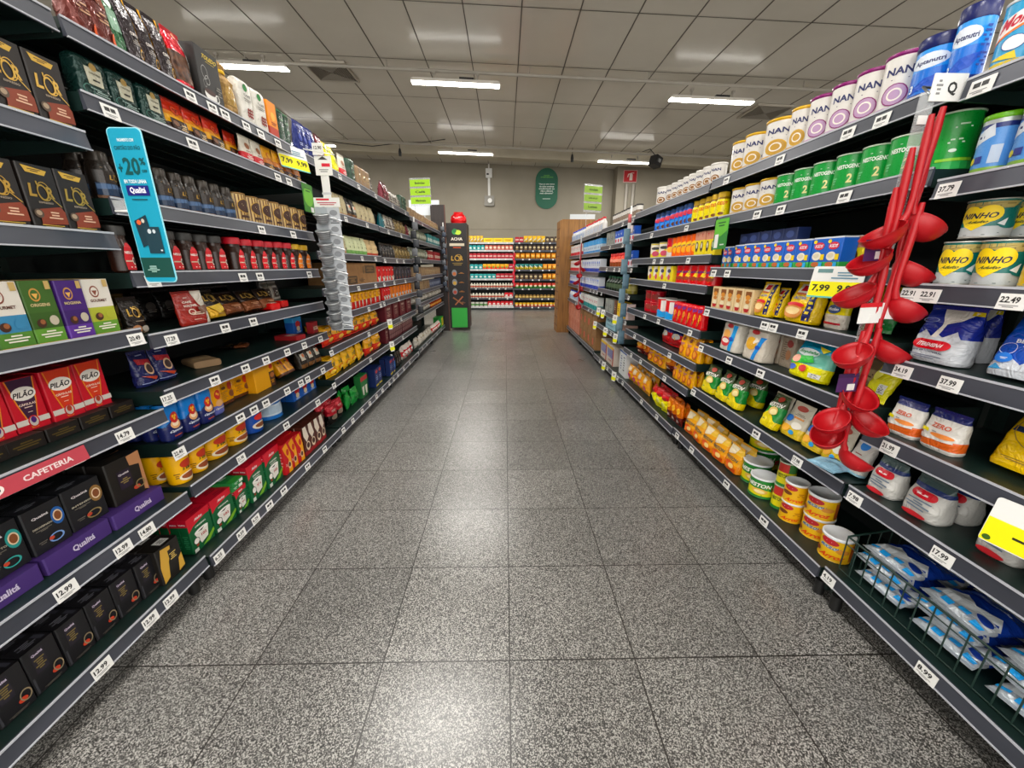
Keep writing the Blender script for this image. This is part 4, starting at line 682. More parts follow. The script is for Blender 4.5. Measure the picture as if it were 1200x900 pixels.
pack('wyb', 'milk_cereal_bag', 'cream bag with blue splash', 'cereal bag', 'pouch', (.1, .165, .045), [(0, '#d8bb3ag'), (.3, '#cfc8b8g')], [('e', .0, .84, .26, .08, '#a8483a'), ('l', .1, .66, .5, .07, 2, '#7a6f60'), ('r', -.1, .54, .35, .59, '#c98a4a'), ('e', -.26, .5, .18, .1, '#1f6ab8'), ('e', -.2, .22, .2, .1, '#e0a83a'), ('e', .15, .15, .12, .06, '#3a9ad0'), ('e', .2, .36, .2, .1, '#e8e4da')], parts=[('seal', '#c9c0aeg')])
pack('lightblue', 'milk_bag', 'pale blue milk bag', 'milk bag', 'pillow', (.11, .15, .04), '#9cc6dcg', [('e', -.15, .6, .2, .12, '#3a6ab8'), ('e', -.15, .6, .14, .08, '#e8e8f0'), ('l', .1, .35, .5, .1, 2, '#6d93ad')])
pack('jussara', 'milk_bag', 'white milk bag, blue mark', 'milk bag', 'bag', (.1, .15, .055), [(0, '#a9d0e0g'), (.06, '#d3d1cbg'), (.85, '#5fb0d4g')], [('e', .05, .72, .22, .12, '#1f7ac4'), ('l', 0, .5, .5, .05, 1, '#8a5a50'), ('e', -.1, .24, .3, .12, '#c4503a'), ('l', -.1, .24, .4, .06, 1, '#f0dcd4')], parts=[('seal', '#c8cdd0g')])
pack('nestorg', 'cereal_bag', 'orange and cream cereal bag', 'cereal bag', 'bag', (.1, .17, .05), [(0, '#d8861ag'), (.3, '#dca02cg'), (.7, '#e0b84ag')], [('p', [(-.4, .93), (.2, .93), (.1, .7), (-.35, .6)], '#e6d8b8'), ('t', 'NESTON', 0, .5, .8, .12, '#efe8da', .1), ('t', 'NESTON', .012, .492, .8, .12, '#4a3a2a', .1), ('e', -.05, .28, .28, .12, '#d9601f'), ('e', .1, .24, .2, .09, '#f0d08a'), ('p', [(-.3, .1), (.4, .2), (.4, .05)], '#c9541a')][:2] + [('t', 'NESTON', 0, .5, .8, .12, '#3f4a36', .1), ('e', -.05, .28, .28, .12, '#d9601f'), ('e', .1, .24, .2, .09, '#f0d08a'), ('p', [(-.3, .1), (.4, .2), (.4, .05)], '#c9541a')], parts=[('seal', '#dfa636g')])
pack('nescan', 'cereal_tin', 'green and yellow cereal tin', 'tin', 'can', (.115, .112, .115), [(0, '#2f7a34g'), (.12, '#d8cf2ag'), (.62, '#2a7a34g')], [('p', [(-.5, .5), (-.1, .66), (.2, .45), (.5, .3), (.5, .62), (-.5, .66)], '#2a7a34'), ('t', 'NESTON', -.05, .66, .62, .2, '#f4f2ea', .05), ('e', .0, .36, .2, .14, '#dcb45a'), ('e', .0, .34, .13, .09, '#f0dfa8'), ('r', .28, .42, .4, .62, '#a8322a'), ('l', .2, .16, .3, .06, 1, '#5a7a2a')], parts=[('lid', 'clearlid', .01)])
pack('nescanS', 'cereal_tin', 'slim green cereal tin', 'tin', 'can', (.075, .115, .075), [(0, '#2f7a34g'), (.12, '#d8cf2ag'), (.6, '#3a6a34g')], [('r', -.3, .6, .1, .95, '#b0322a'), ('t', 'NESTON', -.1, .45, .4, .16, '#2a4a2a'), ('e', .2, .3, .12, .1, '#dcb45a')], parts=[('lid', '#b9c4b0g', .006)])
pack('mucican', 'cereal_tin', 'yellow and orange cereal tin', 'tin', 'can', (.115, .1, .115), '#dcb22ag', [('e', -.12, .78, .2, .13, '#a8242e'), ('l', -.12, .78, .28, .05, 1, '#f0e0dc'), ('t', 'CEREAL', -.1, .56, .4, .13, '#b9d0d8', .1), ('t', 'MUCILON', -.08, .56, .4, .13, '#3a5a8a', .1), ('e', .18, .5, .14, .1, '#c98a3a'), ('t', 'Arroz', 0, .22, .5, .2, '#d0481c', .15, .04), ('r', .34, .1, .46, .8, '#a85a2a'), ('e', -.35, .3, .08, .1, '#7a3a1a')], parts=[('lid', 'clearlid', .012)])
pack('mucicanS', 'cereal_tin', 'small yellow cereal tin', 'tin', 'can', (.1, .095, .1), '#dcae24g', [('e', -.12, .78, .2, .13, '#a8242e'), ('l', -.12, .78, .28, .05, 1, '#f0e0dc'), ('e', -.2, .5, .16, .1, '#6b3a1c'), ('t', 'Arroz', .05, .2, .5, .18, '#d0481c', .15, .04), ('l', .2, .5, .2, .2, 3, '#a8702a')], parts=[('lid', 'clearlid', .01)])
pack('milkblue', 'milk_powder_bag', 'blue and white milk bag', 'milk bag', 'pillow', (.16, .2, .07), [(0, '#c3cad0f'), (.34, '#1b3c8eg')], [('p', [(-.45, .34), (-.2, .5), (.05, .36), (.3, .52), (.45, .36), (.45, .2), (-.45, .2)], '#cfd4d8'), ('e', -.15, .68, .2, .07, '#2f55b0'), ('t', 'Piracanjuba', .0, .68, .5, .06, '#aebde0', .1), ('r', -.45, .14, -.3, .2, '#2f9ad8'), ('r', -.22, .1, -.06, .17, '#2f9ad8'), ('r', .02, .14, .18, .2, '#2f9ad8'), ('r', .26, .1, .42, .17, '#2f9ad8'), ('e', .3, .26, .12, .06, '#1b3c8e')])
# third right rack
pack('nescau', 'cocoa_jar', 'blue cocoa jar', 'jar', 'sqjar', (.07, .135, .07), '#1b5ab0g', [('e', 0, .6, .3, .12, '#c4304a'), ('p', [(-.2, .4), (.2, .5), (.1, .1), (-.1, .08)], '#2f8ad8'), ('e', .05, .22, .14, .1, '#5a3018')], parts=[('cap', '#16447a', .8, 1, .86)])
pack('todyjar', 'cocoa_jar', 'yellow cocoa jar', 'jar', 'sqjar', (.078, .155, .078), [(0, '#e0d010g'), (.72, '#8a6a1ag')], [('t', 'TODDY', 0, .56, .56, .14, '#c4301a', .08), ('l', 0, .3, .5, .1, 2, '#3a4a1a'), ('e', .0, .16, .14, .06, '#7a4a1a')], parts=[('cap', '#c9a516', .8, 1, .86)])
pack('orangecan', 'vitamin_tin', 'orange chocolate drink tin', 'tin', 'can', (.07, .14, .07), '#e0641ag', [('p', [(-.4, .4), (.4, .7), (.4, .85), (-.4, .6)], '#e8c01a'), ('e', 0, .36, .2, .16, '#e8a81a'), ('t', 'OVO', 0, .55, .4, .1, '#23285a', .1, .1)], parts=[('lid', '#b8501ag', .005)])
pack('redwhcan', 'vitamin_tin', 'red and white drink tin', 'tin', 'can', (.07, .14, .07), [(0, '#dad4ccg'), (.5, '#b8142cg')], [('e', 0, .4, .25, .15, '#e0ac3a'), ('l', 0, .7, .4, .1, 2, '#f0e0dc')], parts=[('lid', '#b8501ag', .005)])
pack('toddyc', 'cocoa_carton', 'yellow cocoa carton with cow', 'carton', 'box', (.07, .15, .05), [(0, '#e0cc14'), (.65, '#c9907a')], [('e', 0, .38, .28, .22, '#3a2416'), ('e', 0, .42, .14, .12, '#e8e0cc'), ('t', 'T', 0, .85, .3, .12, '#b8242a')])
pack('yelwhite', 'milk_mix_carton', 'yellow and white carton', 'carton', 'box', (.08, .115, .05), '#e0cf2a', [('p', [(-.5, .99), (.2, .99), (-.1, .4), (-.5, .3)], '#e6e0d4'), ('e', .0, .3, .2, .18, '#c4506a'), ('e', 0, .7, .28, .12, '#3a3a5a')])
pack('ltcan', 'milk_mix_tin', 'yellow and white tin', 'tin', 'can', (.085, .11, .085), '#dccb3ag', [('p', [(-.4, .9), (.2, .9), (-.1, .3), (-.4, .3)], '#e6e0d4'), ('e', .0, .3, .16, .18, '#c4506a'), ('e', 0, .66, .22, .1, '#3a3a3a')], parts=[('lid', '#b9b090g', .005)])
pack('nescaur', 'cocoa_tin', 'red cocoa tin, lightning mark', 'tin', 'can', (.085, .155, .085), '#c8121eg', [('p', [(.05, .75), (.2, .75), (.05, .5), (.15, .5), (-.12, .15), (-.02, .42), (-.12, .42)], '#f0cc1a'), ('t', 'NESCAU', .0, .66, .6, .12, '#27357a', .1, .05), ('e', -.1, .3, .2, .1, '#8a3a1a')], parts=[('lid', '#a3121cg', .006)])
pack('redblue', 'cocoa_tin', 'red tin with pale blue foot', 'tin', 'can', (.1, .14, .1), [(0, '#2f9ad8g'), (.28, '#c4242ag')], [('r', -.1, .3, .1, .9, '#e8e4e0'), ('e', .3, .5, .1, .2, '#e0a03a'), ('p', [(-.4, .28), (-.2, .42), (0, .28), (.2, .42), (.4, .28)], '#2f9ad8')], parts=[('lid', '#e0d8d4g', .006)])
pack('nescaupk', 'cocoa_pack', 'red cocoa carton, lightning mark', 'carton', 'brick', (.09, .145, .06), '#c8121eg', [('t', 'NESCAU', 0, .78, .8, .14, '#4a4ab0', .1, .05), ('p', [(.05, .62), (.2, .62), (.05, .42), (.15, .42), (-.12, .1), (-.02, .34), (-.12, .34)], '#f0cc1a'), ('e', -.25, .18, .18, .1, '#a84a2a'), ('e', .3, .5, .12, .12, '#e06a3a')])
pack('redpot', 'cocoa_tin', 'short red tub', 'tub', 'tub', (.095, .085, .095), '#b0142ag', [('e', 0, .5, .25, .25, '#8a3a30'), ('l', 0, .75, .4, .1, 1, '#e8c9c4')], parts=[('lid', '#c4323ag', .008)])
pack('navyred', 'cocoa_bag', 'red and navy foil bag', 'cocoa bag', 'pillow', (.12, .16, .06), [(0, '#c8121ef'), (.6, '#232a6bf')], [('e', 0, .5, .3, .14, '#e0dcd8'), ('p', [(.0, .6), (.15, .6), (.0, .3)], '#f0cc1a')])
pack('toddypk', 'cocoa_bag', 'yellow cocoa bag with round biscuit', 'cocoa bag', 'bag', (.1, .17, .055), '#e0a512g', [('e', 0, .8, .22, .09, '#7a3a14'), ('t', 'TODDY', 0, .58, .6, .1, '#a85a8a', .1), ('e', .0, .32, .32, .19, '#c4641c'), ('e', -.02, .34, .22, .13, '#e8a03a'), ('o', 0, .32, .34, .2, '#8a4414', .08)], parts=[('seal', '#e0a512g')])
pack('oranred', 'cocoa_bag', 'orange and brown foil bag', 'cocoa bag', 'pillow', (.1, .16, .055), [(0, '#6a1f14f'), (.4, '#dc7a14f')], [('e', 0, .66, .25, .13, '#e8b02a'), ('r', -.2, .14, .2, .26, '#e0c9c0')])
pack('lime', 'cocoa_bag', 'lime yellow bag, red top', 'cocoa bag', 'pillow', (.1, .16, .055), [(0, '#e6e010g'), (.62, '#c4242ag')], [('e', 0, .4, .2, .12, '#f0ec7a'), ('e', .1, .66, .2, .08, '#8a2a1a')])
pack('peach', 'cocoa_bag', 'peach and yellow bag', 'cocoa bag', 'pillow', (.1, .16, .055), '#dfa02ag', [('e', -.1, .35, .25, .16, '#d85a8a'), ('p', [(-.4, .9), (.2, .85), (.1, .6), (-.35, .6)], '#e8cfa8'), ('l', .1, .6, .5, .1, 2, '#c9481a')])
pack('tube', 'supplement_tub', 'white tub with dark band', 'tub', 'tub', (.075, .12, .075), [(0, '#dcd9d4g'), (.25, '#4a3a34g'), (.6, '#dcd9d4g')], [('e', 0, .42, .3, .18, '#8a7a6a')], parts=[('lid', '#2a2624', .014)])
pack('bluewh', 'supplement_carton', 'blue and white carton', 'carton', 'box', (.08, .15, .05), [(0, '#dce0e6'), (.45, '#1f5ab8')], [('e', 0, .25, .3, .14, '#c4304a'), ('l', 0, .7, .55, .14, 2, '#dfe6f0')])
pack('redjar', 'cocoa_jar', 'orange-red jar', 'jar', 'sqjar', (.075, .14, .075), [(0, '#8a4a2ag'), (.35, '#d8401cg')], [('e', 0, .48, .3, .12, '#e8a08a')], parts=[('cap', '#b8201c', .8, 1, .88)])
pack('whitejug', 'bleach_jug', 'white jug with blue cap', 'jug', 'jug', (.085, .16, .06), '#d6d9dcg', [('r', -.35, .12, .35, .5, '#9ab0d0'), ('l', 0, .3, .5, .2, 3, '#3a4a7a')], parts=[('cap', '#2440a8', .88, 1, .45)])
pack('redjug', 'bleach_jug', 'white jug with red cap', 'jug', 'jug', (.085, .17, .06), '#dcd9d6g', [('r', -.35, .12, .35, .5, '#c9d0dc'), ('l', 0, .3, .5, .2, 3, '#6a7a9a')], parts=[('cap', '#b8202a', .88, 1, .45)])
pack('darkbot', 'glass_bottle', 'dark green glass bottle', 'bottle', 'bottle', (.07, .17, .07), '#16261cg', [('r', -.4, .2, .4, .5, '#4a5a44')], parts=[('cap', '#1d5a3a', .88, 1, .42)])
pack('olive', 'glass_bottle', 'olive oil bottle', 'bottle', 'bottle', (.07, .17, .07), '#7a7430g', [('r', -.4, .2, .4, .5, '#a8a060')], parts=[('cap', '#c9b060', .88, 1, .42)])
pack('redwhct', 'milk_carton', 'white carton with red foot', 'carton', 'box', (.075, .165, .07), [(0, '#b8182c'), (.32, '#dedad6')], [('l', 0, .6, .6, .2, 2, '#b9a0a4'), ('e', 0, .75, .2, .06, '#c4303a')])
pack('blwhct', 'milk_carton', 'white carton with blue foot', 'carton', 'box', (.075, .165, .07), [(0, '#2440a0'), (.3, '#d6dae2')], [('l', 0, .6, .6, .25, 2, '#4a5aa8'), ('e', 0, .75, .22, .07, '#2f6ac4')])
pack('tealct', 'milk_carton', 'white carton with teal foot', 'carton', 'box', (.075, .165, .07), [(0, '#1f8a8a'), (.35, '#d8dad6')], [('l', 0, .65, .6, .2, 2, '#b04a5a')])
pack('skyct', 'milk_carton', 'sky blue lettered carton', 'carton', 'box', (.075, .165, .07), [(0, '#3a8ac4'), (.2, '#c4d4e0'), (.6, '#4a9ad0')], [('l', 0, .4, .6, .2, 3, '#1d4a8a')])
pack('yelct', 'milk_carton', 'yellow tall carton', 'carton', 'box', (.065, .17, .06), '#d8b81c', [('l', 0, .5, .5, .4, 3, '#7a5a14')])
pack('brownct', 'milk_carton', 'brown tall carton', 'carton', 'box', (.065, .17, .06), '#5a3a2c', [('l', 0, .5, .5, .4, 3, '#b89a80')])
pack('pinkct', 'milk_carton', 'pinkish white carton', 'carton', 'box', (.065, .17, .06), '#cdb8b4', [('l', 0, .5, .5, .4, 3, '#8a4a5a')])
pack('greyct', 'milk_carton', 'grey carton', 'carton', 'box', (.1, .165, .08), '#8f938f', [('l', 0, .5, .6, .3, 3, '#5a5d5a')])
pack('sixpack', 'drink_multipack', 'pale blue shrink-wrapped multipack', 'multipack', 'box', (.28, .165, .12), '#9cc0cc', [('t', 'VITAE', -.2, .66, .3, .2, '#2a3a4a'), ('t', 'VITAE', .2, .66, .3, .2, '#2a3a4a'), ('l', 0, .3, .8, .14, 2, '#5a7a8a')])
pack('brownsix', 'drink_multipack', 'pinkish brown multipack', 'multipack', 'box', (.26, .165, .12), '#9a7f74', [('l', -.3, .55, .1, .6, 5, '#4a2f28'), ('l', 0, .55, .1, .6, 5, '#4a2f28'), ('l', .3, .55, .1, .6, 5, '#4a2f28')])
pack('creamsix', 'drink_multipack', 'cream yellow multipack', 'multipack', 'box', (.22, .165, .12), '#d6c98a', [('t', 'III', -.2, .6, .2, .3, '#4a4a2a'), ('t', 'III', .2, .6, .2, .3, '#4a4a2a')])
pack('milksix', 'milk_multipack', 'white multipack with blue bottles', 'multipack', 'box', (.42, .2, .14), '#cfc4ba', [('r', -.42 + .14 * i, .35, -.34 + .14 * i, .8, '#2f50a0') for i in range(6)] + [('r', -.5, .82, .5, .95, '#d8b83a'), ('r', .38, .0, .5, .9, '#a8402a'), ('l', 0, .2, .6, .1, 1, '#a85a4a')])
pack('whitesix', 'milk_multipack', 'white lettered multipack', 'multipack', 'box', (.26, .22, .14), '#d9dcdd', [('l', -.2, .5, .2, .6, 6, '#2f4a7a'), ('l', .2, .5, .2, .6, 6, '#3a3a3a'), ('r', -.5, .9, .5, .97, '#3a5a9a')])
pack('pinkbox', 'case_of_cartons', 'salmon pink case', 'case', 'box', (.26, .23, .25), '#c98a74', [('l', -.2, .7, .3, .3, 4, '#a8543f'), ('l', .2, .3, .3, .3, 4, '#a8543f'), ('r', -.02, 0, .02, 1, '#b06a54'), ('r', .2, .5, .4, .9, '#b5604a')])
pack('brownbox', 'case_of_cartons', 'brown cardboard case', 'case', 'box', (.26, .23, .25), 'kraft', [('r', -.3, .2, .0, .6, '#b5543c'), ('l', .25, .6, .3, .3, 3, '#5a3c20'), ('r', -.5, .88, .5, .9, '#6d4a28')])
# back wall, seen from afar
for k, nme, d, shp, dm, bd, ar in (
  ('bwA', 'snack_pack', 'yellow and orange pack', 'pillow', (.105, .17, .06), '#e0b414', [('p', [(-.4, .3), (.4, .7), (.4, .5), (-.4, .1)], '#e6e0c0')]),
  ('bwB', 'biscuit_box', 'bright yellow lettered box', 'box', (.28, .11, .1), '#e6cf10', [('l', 0, .5, .8, .4, 2, '#a83a10')]),
  ('bwC', 'soup_packet', 'turquoise packet', 'brick', (.1, .13, .04), '#2f9a9a', [('e', 0, .4, .3, .2, '#dfe8e4')]),
  ('bwD', 'soup_packet', 'pink and cream packet', 'brick', (.1, .13, .04), '#c46a5a', [('e', 0, .5, .35, .25, '#ead8c4')]),
  ('bwE', 'sauce_pack', 'crimson packet', 'brick', (.1, .14, .04), '#a8142c', [('r', -.4, .35, .4, .6, '#e0b8b4')]),
  ('bwF', 'sauce_pack', 'orange and green packet', 'brick', (.1, .14, .04), [(0, '#d8501a'), (.5, '#e8b02a')], [('e', 0, .4, .25, .15, '#4a9a3a')]),
  ('bwG', 'mayo_bottle', 'white squeeze bottle with coloured label', 'bottle', (.065, .16, .05), [(0, '#dcd8ca')], [('r', -.4, .15, .4, .4, '#b8503a')]),
  ('bwH', 'mayo_jar', 'white jar with green label', 'tub', (.1, .12, .08), '#dad8d0', [('r', -.4, .25, .4, .6, '#4a8a3a')]),
  ('bwI', 'ketchup_pack', 'red and white pack', 'brick', (.11, .15, .05), [(0, '#e0dcd6'), (.3, '#c8142a')], [('e', 0, .5, .3, .15, '#f0e6e0')]),
  ('bwJ', 'coffee_pack', 'dark brown and gold pack', 'brick', (.11, .15, .05), '#3a2a20', [('e', 0, .5, .3, .2, '#c9b890'), ('r', -.3, .1, .3, .2, '#8a6a3a')]),
  ('bwK', 'pasta_bag', 'orange pasta bag', 'pillow', (.13, .15, .06), '#e0921a', [('e', 0, .45, .3, .2, '#f0c86a')]),
  ('bwL', 'pasta_bag', 'teal and yellow bag', 'pillow', (.12, .15, .06), [(0, '#d8c03a'), (.5, '#2a7a74')], [('p', [(-.3, .8), (.3, .4), (.2, .3), (-.3, .6)], '#e8e4d4')]),
  ('bwM', 'pasta_bag', 'green and red bag', 'pillow', (.12, .15, .06), [(0, '#3a8a3a'), (.5, '#c4402a')], [('e', 0, .45, .3, .18, '#e8dcc4')]),
  ('bwN', 'spice_jar', 'gold-brown small jar', 'jar', (.08, .12, .08), '#8a6a30', [('r', -.35, .2, .35, .5, '#d8bc7a')]),
  ('bwO', 'noodle_cup', 'red and yellow cup', 'tub', (.1, .11, .1), [(0, '#c8301c'), (.5, '#e8bc2a')], [('e', 0, .4, .25, .2, '#f0e4c4')])):
    pack(k, nme, d, 'packet' if shp != 'bottle' else 'bottle', shp, dm, bd, ar, wr=0, seg=12)
ROWS=[
(-1,0,1,'lor',1.165,1.057,1.241,2,2,1,{}),
(-1,0,1,'lor',1.165,0.9,0.99,1,1,1,{}),
(-1,0,2,'lor',1.165,0.964,1.217,3,2,1,{'h':0.152}),
(-1,0,3,'gourmetA',1.165,0.837,0.894,1,2,1,{'h':0.156}),
(-1,0,3,'gourmetA',1.165,0.895,0.971,1,2,1,{'h':0.156}),
(-1,0,3,'gourmetB',1.165,0.972,1.043,1,2,1,{'h':0.156}),
(-1,0,3,'gourmetC',1.165,1.044,1.113,1,2,1,{'h':0.156}),
(-1,0,3,'gourmetD',1.165,1.114,1.19,1,2,1,{'h':0.156}),
(-1,0,4,'blacktray',1.235,0.8,1.242,5,1,1,{}),
(-1,0,4,'pilaoP',1.27,0.812,0.871,1,2,1,{'dz':0.03}),
(-1,0,4,'pilaoP',1.27,0.871,0.945,1,2,1,{'dz':0.03}),
(-1,0,4,'pilaoP',1.27,0.947,1.026,1,2,1,{'dz':0.03}),
(-1,0,4,'pilaoO',1.27,1.029,1.114,1,2,1,{'dz':0.03}),
(-1,0,4,'pilaoO',1.27,1.115,1.201,1,2,1,{'dz':0.03}),
(-1,0,5,'purpletray',1.2,0.647,1.203,3,1,1,{}),
(-1,0,5,'qualT',1.225,0.679,0.747,1,5,1,{'dz':0.052}),
(-1,0,5,'qualT',1.225,0.747,0.845,1,5,1,{'dz':0.052}),
(-1,0,5,'qualB',1.225,0.847,0.941,1,5,1,{'dz':0.052}),
(-1,0,5,'qualG',1.225,0.943,1.051,1,5,1,{'dz':0.052}),
(-1,0,5,'qualK',1.225,1.065,1.183,1,5,1,{'dz':0.052}),
(-1,0,6,'qualLow',1.2,0.581,1.108,7,5,1,{'jit':0.01}),
(-1,0,6,'qualGold',1.18,1.088,1.185,1,3,1,{}),
(-1,1,0,'maroonbag',1.165,1.33,1.429,2,1,1,{'lean':0.05,'yaw':0.1}),
(-1,1,0,'greenbag',1.165,1.429,1.473,1,1,1,{'lean':0.06}),
(-1,1,0,'blackyel',1.165,1.473,1.66,3,1,1,{'lean':0.04,'yaw':0.08}),
(-1,1,0,'beanbag',1.165,1.663,1.753,1,1,1,{'yaw':0.1}),
(-1,1,0,'toledo',1.165,1.762,1.9,1,1,1,{'yaw':0.06}),
(-1,1,0,'sack',1.165,1.905,2.022,1,1,1,{}),
(-1,1,0,'whitebean',1.165,2.022,2.221,2,1,1,{'yaw':0.04}),
(-1,1,0,'orangebox',1.165,2.221,2.305,1,1,1,{}),
(-1,1,0,'dgreenbox',1.165,2.313,2.44,2,1,1,{'yaw':0.04}),
(-1,0,0,'maroonbag',1.165,1.06,1.22,2,1,1,{'yaw':0.05}),
(-1,1,1,'tealbag',1.165,1.278,1.564,3,1,1,{'yaw':0.04,'h':0.108}),
(-1,1,1,'redyel',1.165,1.567,1.869,3,1,1,{'yaw':0.04,'h':0.122}),
(-1,1,1,'redyel',1.2,1.932,2.013,1,1,1,{'h':0.122}),
(-1,1,1,'whitered',1.165,1.97,2.14,2,1,1,{}),
(-1,1,1,'yelbrown',1.165,2.147,2.72,6,1,1,{'yaw':0.03}),
(-1,1,2,'darkjar',1.165,1.263,1.858,9,2,1,{'h':0.13}),
(-1,1,2,'goldcan',1.165,1.864,2.533,8,1,1,{}),
(-1,1,3,'nescD',1.165,1.224,1.316,2,1,1,{}),
(-1,1,3,'nescD',1.165,1.434,1.747,4,1,1,{}),
(-1,1,3,'nescR',1.165,1.78,2.294,6,1,1,{}),
(-1,1,3,'nescY',1.165,2.298,2.489,2,1,1,{}),
(-1,1,4,'lorpouch',1.2,1.228,1.327,1,1,1,{'lean':0.05}),
(-1,1,4,'cafesol',1.165,1.422,1.569,1,1,1,{'lean':0.1}),
(-1,1,4,'lorgold',1.18,1.595,1.692,1,1,1,{'lean':0.3}),
(-1,1,4,'lorbrown',1.18,1.697,2.093,3,1,1,{'lean':0.45,'h':0.105}),
(-1,1,4,'silverbag',1.36,2.26,2.42,2,1,1,{'h':0.13}),
(-1,1,4,'goldbag',1.4,1.32,1.5,2,1,1,{'h':0.12}),
(-1,1,4,'blackbag',1.42,1.55,2.1,6,1,1,{'h':0.12}),
(-1,1,4,'tresred',1.3,2.667,2.819,1,1,1,{'h':0.08}),
(-1,1,5,'navypouch',1.24,1.284,1.442,2,1,1,{'lean':0.06,'yaw':0.1}),
(-1,1,5,'blueshake',1.3,2.387,2.583,1,1,1,{'h':0.1}),
(-1,1,5,'redbox',1.2,2.419,2.549,1,1,1,{'h':0.07}),
(-1,1,6,'cappblue',1.18,1.256,1.5,3,3,1,{'h':0.15}),
(-1,1,6,'cappyel',1.2,1.502,1.585,1,3,1,{'h':0.15}),
(-1,1,6,'yelbox',1.26,1.613,1.841,2,2,1,{'yaw':0.15}),
(-1,1,6,'srpbox',1.22,1.789,2.003,1,1,1,{}),
(-1,1,6,'kraftdark',1.2,2.24,2.49,3,1,1,{'lean':0.15}),
(-1,1,6,'yelbox',1.22,2.06,2.2,2,1,1,{'lean':0.5,'h':0.12}),
(-1,1,7,'yeljar',1.18,1.256,1.42,2,2,1,{}),
(-1,1,7,'yeljar',1.19,1.43,1.7,2,2,1,{}),
(-1,1,7,'blueyeljar',1.19,1.7,1.811,1,1,1,{}),
(-1,1,7,'bluecan',1.2,1.844,2.041,1,1,1,{}),
(-1,1,7,'blueshake',1.25,2.165,2.457,3,2,1,{'h':0.1}),
(-1,1,8,'meli102',1.215,1.262,1.383,1,5,1,{'rg':0.002,'h':0.155}),
(-1,1,8,'meli102',1.215,1.385,1.513,1,5,1,{'rg':0.002,'h':0.155}),
(-1,1,8,'meli4',1.215,1.524,1.598,1,3,1,{'h':0.12}),
(-1,1,8,'meliflat',1.2,1.501,1.574,1,1,2,{'dz':0.123}),
(-1,1,8,'meli4',1.2,1.606,1.724,1,4,1,{'rg':0.002,'h':0.19}),
(-1,1,8,'meli103',1.2,1.727,1.865,1,4,1,{'rg':0.002,'h':0.19}),
(-1,1,8,'tresred',1.18,1.862,2.057,3,3,1,{'h':0.175}),
(-1,1,8,'choc',1.18,2.077,2.353,4,2,1,{'h':0.18}),
(-1,2,0,'dgreenbox',1.165,2.459,2.505,1,1,1,{}),
(-1,2,0,'navybag',1.165,2.515,2.749,4,1,1,{'yaw':0.15}),
(-1,2,0,'burgbag',1.165,2.76,2.859,2,1,1,{}),
(-1,2,0,'yelbag',1.165,2.884,3.079,2,1,1,{'lean':0.1}),
(-1,2,0,'whitered',1.165,3.094,3.22,1,1,1,{'h':0.15}),
(-1,2,0,'dgreenbox',1.165,3.237,3.432,1,1,1,{}),
(-1,2,0,'kraftpk',1.165,3.441,3.719,3,1,1,{'yaw':0.1}),
(-1,2,0,'silverbag',1.165,3.719,4.036,4,1,1,{'yaw':0.1}),
(-1,3,0,'burgbag',1.165,4.086,4.318,2,1,1,{'yaw':0.1}),
(-1,3,0,'silverbag',1.165,4.318,4.722,4,1,1,{}),
(-1,3,0,'dgreenbox',1.165,4.759,5.307,5,1,1,{}),
(-1,2,1,'kraftbag',1.165,2.906,3.134,3,1,1,{}),
(-1,2,1,'kraftdark',1.165,3.134,3.326,2,1,1,{}),
(-1,2,1,'kraftbag',1.165,3.345,3.654,3,1,1,{}),
(-1,2,1,'kraftbag',1.165,3.654,3.795,1,1,1,{}),
(-1,2,1,'tealpk',1.165,3.808,3.948,1,1,1,{}),
(-1,3,1,'tealpk',1.165,3.973,4.084,1,1,1,{}),
(-1,3,1,'silverbag',1.165,4.113,4.424,3,1,1,{}),
(-1,3,1,'goldbag',1.165,4.458,4.91,3,1,1,{}),
(-1,3,1,'burgbag',1.165,4.952,5.22,2,1,1,{'h':0.13}),
(-1,2,2,'kraftbag',1.165,2.794,3.033,3,1,1,{'h':0.135}),
(-1,2,2,'kraftgreen',1.165,3.049,3.481,5,1,1,{}),
(-1,2,2,'kraftred',1.165,3.503,3.81,2,1,1,{}),
(-1,3,2,'blackbag',1.165,3.886,4.336,5,1,1,{}),
(-1,3,2,'goldbag',1.165,4.37,5.131,6,1,1,{}),
(-1,2,3,'cardbox',1.18,3.017,3.697,1,1,1,{'sd':1,'h':0.165}),
(-1,2,3,'redpk',1.165,3.675,3.79,1,1,1,{}),
(-1,3,3,'redpk',1.165,3.817,4.233,4,1,1,{}),
(-1,3,3,'darkpk',1.165,4.266,5.06,6,1,1,{}),
(-1,2,4,'redyelpk',1.165,2.856,3.351,6,1,1,{}),
(-1,2,4,'redyelpk',1.165,3.373,3.732,3,1,1,{}),
(-1,3,4,'redpk',1.165,3.76,4.048,3,1,1,{}),
(-1,3,4,'orangepk',1.165,4.08,5.003,7,1,1,{}),
(-1,2,5,'chipsred',1.165,2.422,3.667,8,2,1,{'yaw':0.15,'jit':0.04,'lean':0.1}),
(-1,3,5,'burgbox',1.18,3.766,4.949,4,1,1,{}),
(-1,2,6,'chipsyel',1.165,2.342,3.175,6,2,1,{'yaw':0.15,'jit':0.04,'lean':0.1}),
(-1,2,6,'chipsred',1.165,3.196,3.624,2,1,1,{'yaw':0.1,'h':0.17}),
(-1,3,6,'burgbox',1.18,3.728,3.872,1,1,1,{}),
(-1,3,6,'crate',1.18,3.902,4.929,2,1,1,{}),
(-1,2,7,'redblack',1.2,2.451,2.751,3,2,1,{'yaw':0.3,'jit':0.05}),
(-1,2,7,'greenpk',1.22,2.82,3.079,2,2,1,{'yaw':0.3}),
(-1,2,7,'greencart',1.22,3.099,3.292,1,1,1,{'h':0.19}),
(-1,2,7,'greencart',1.26,3.423,3.583,1,1,1,{}),
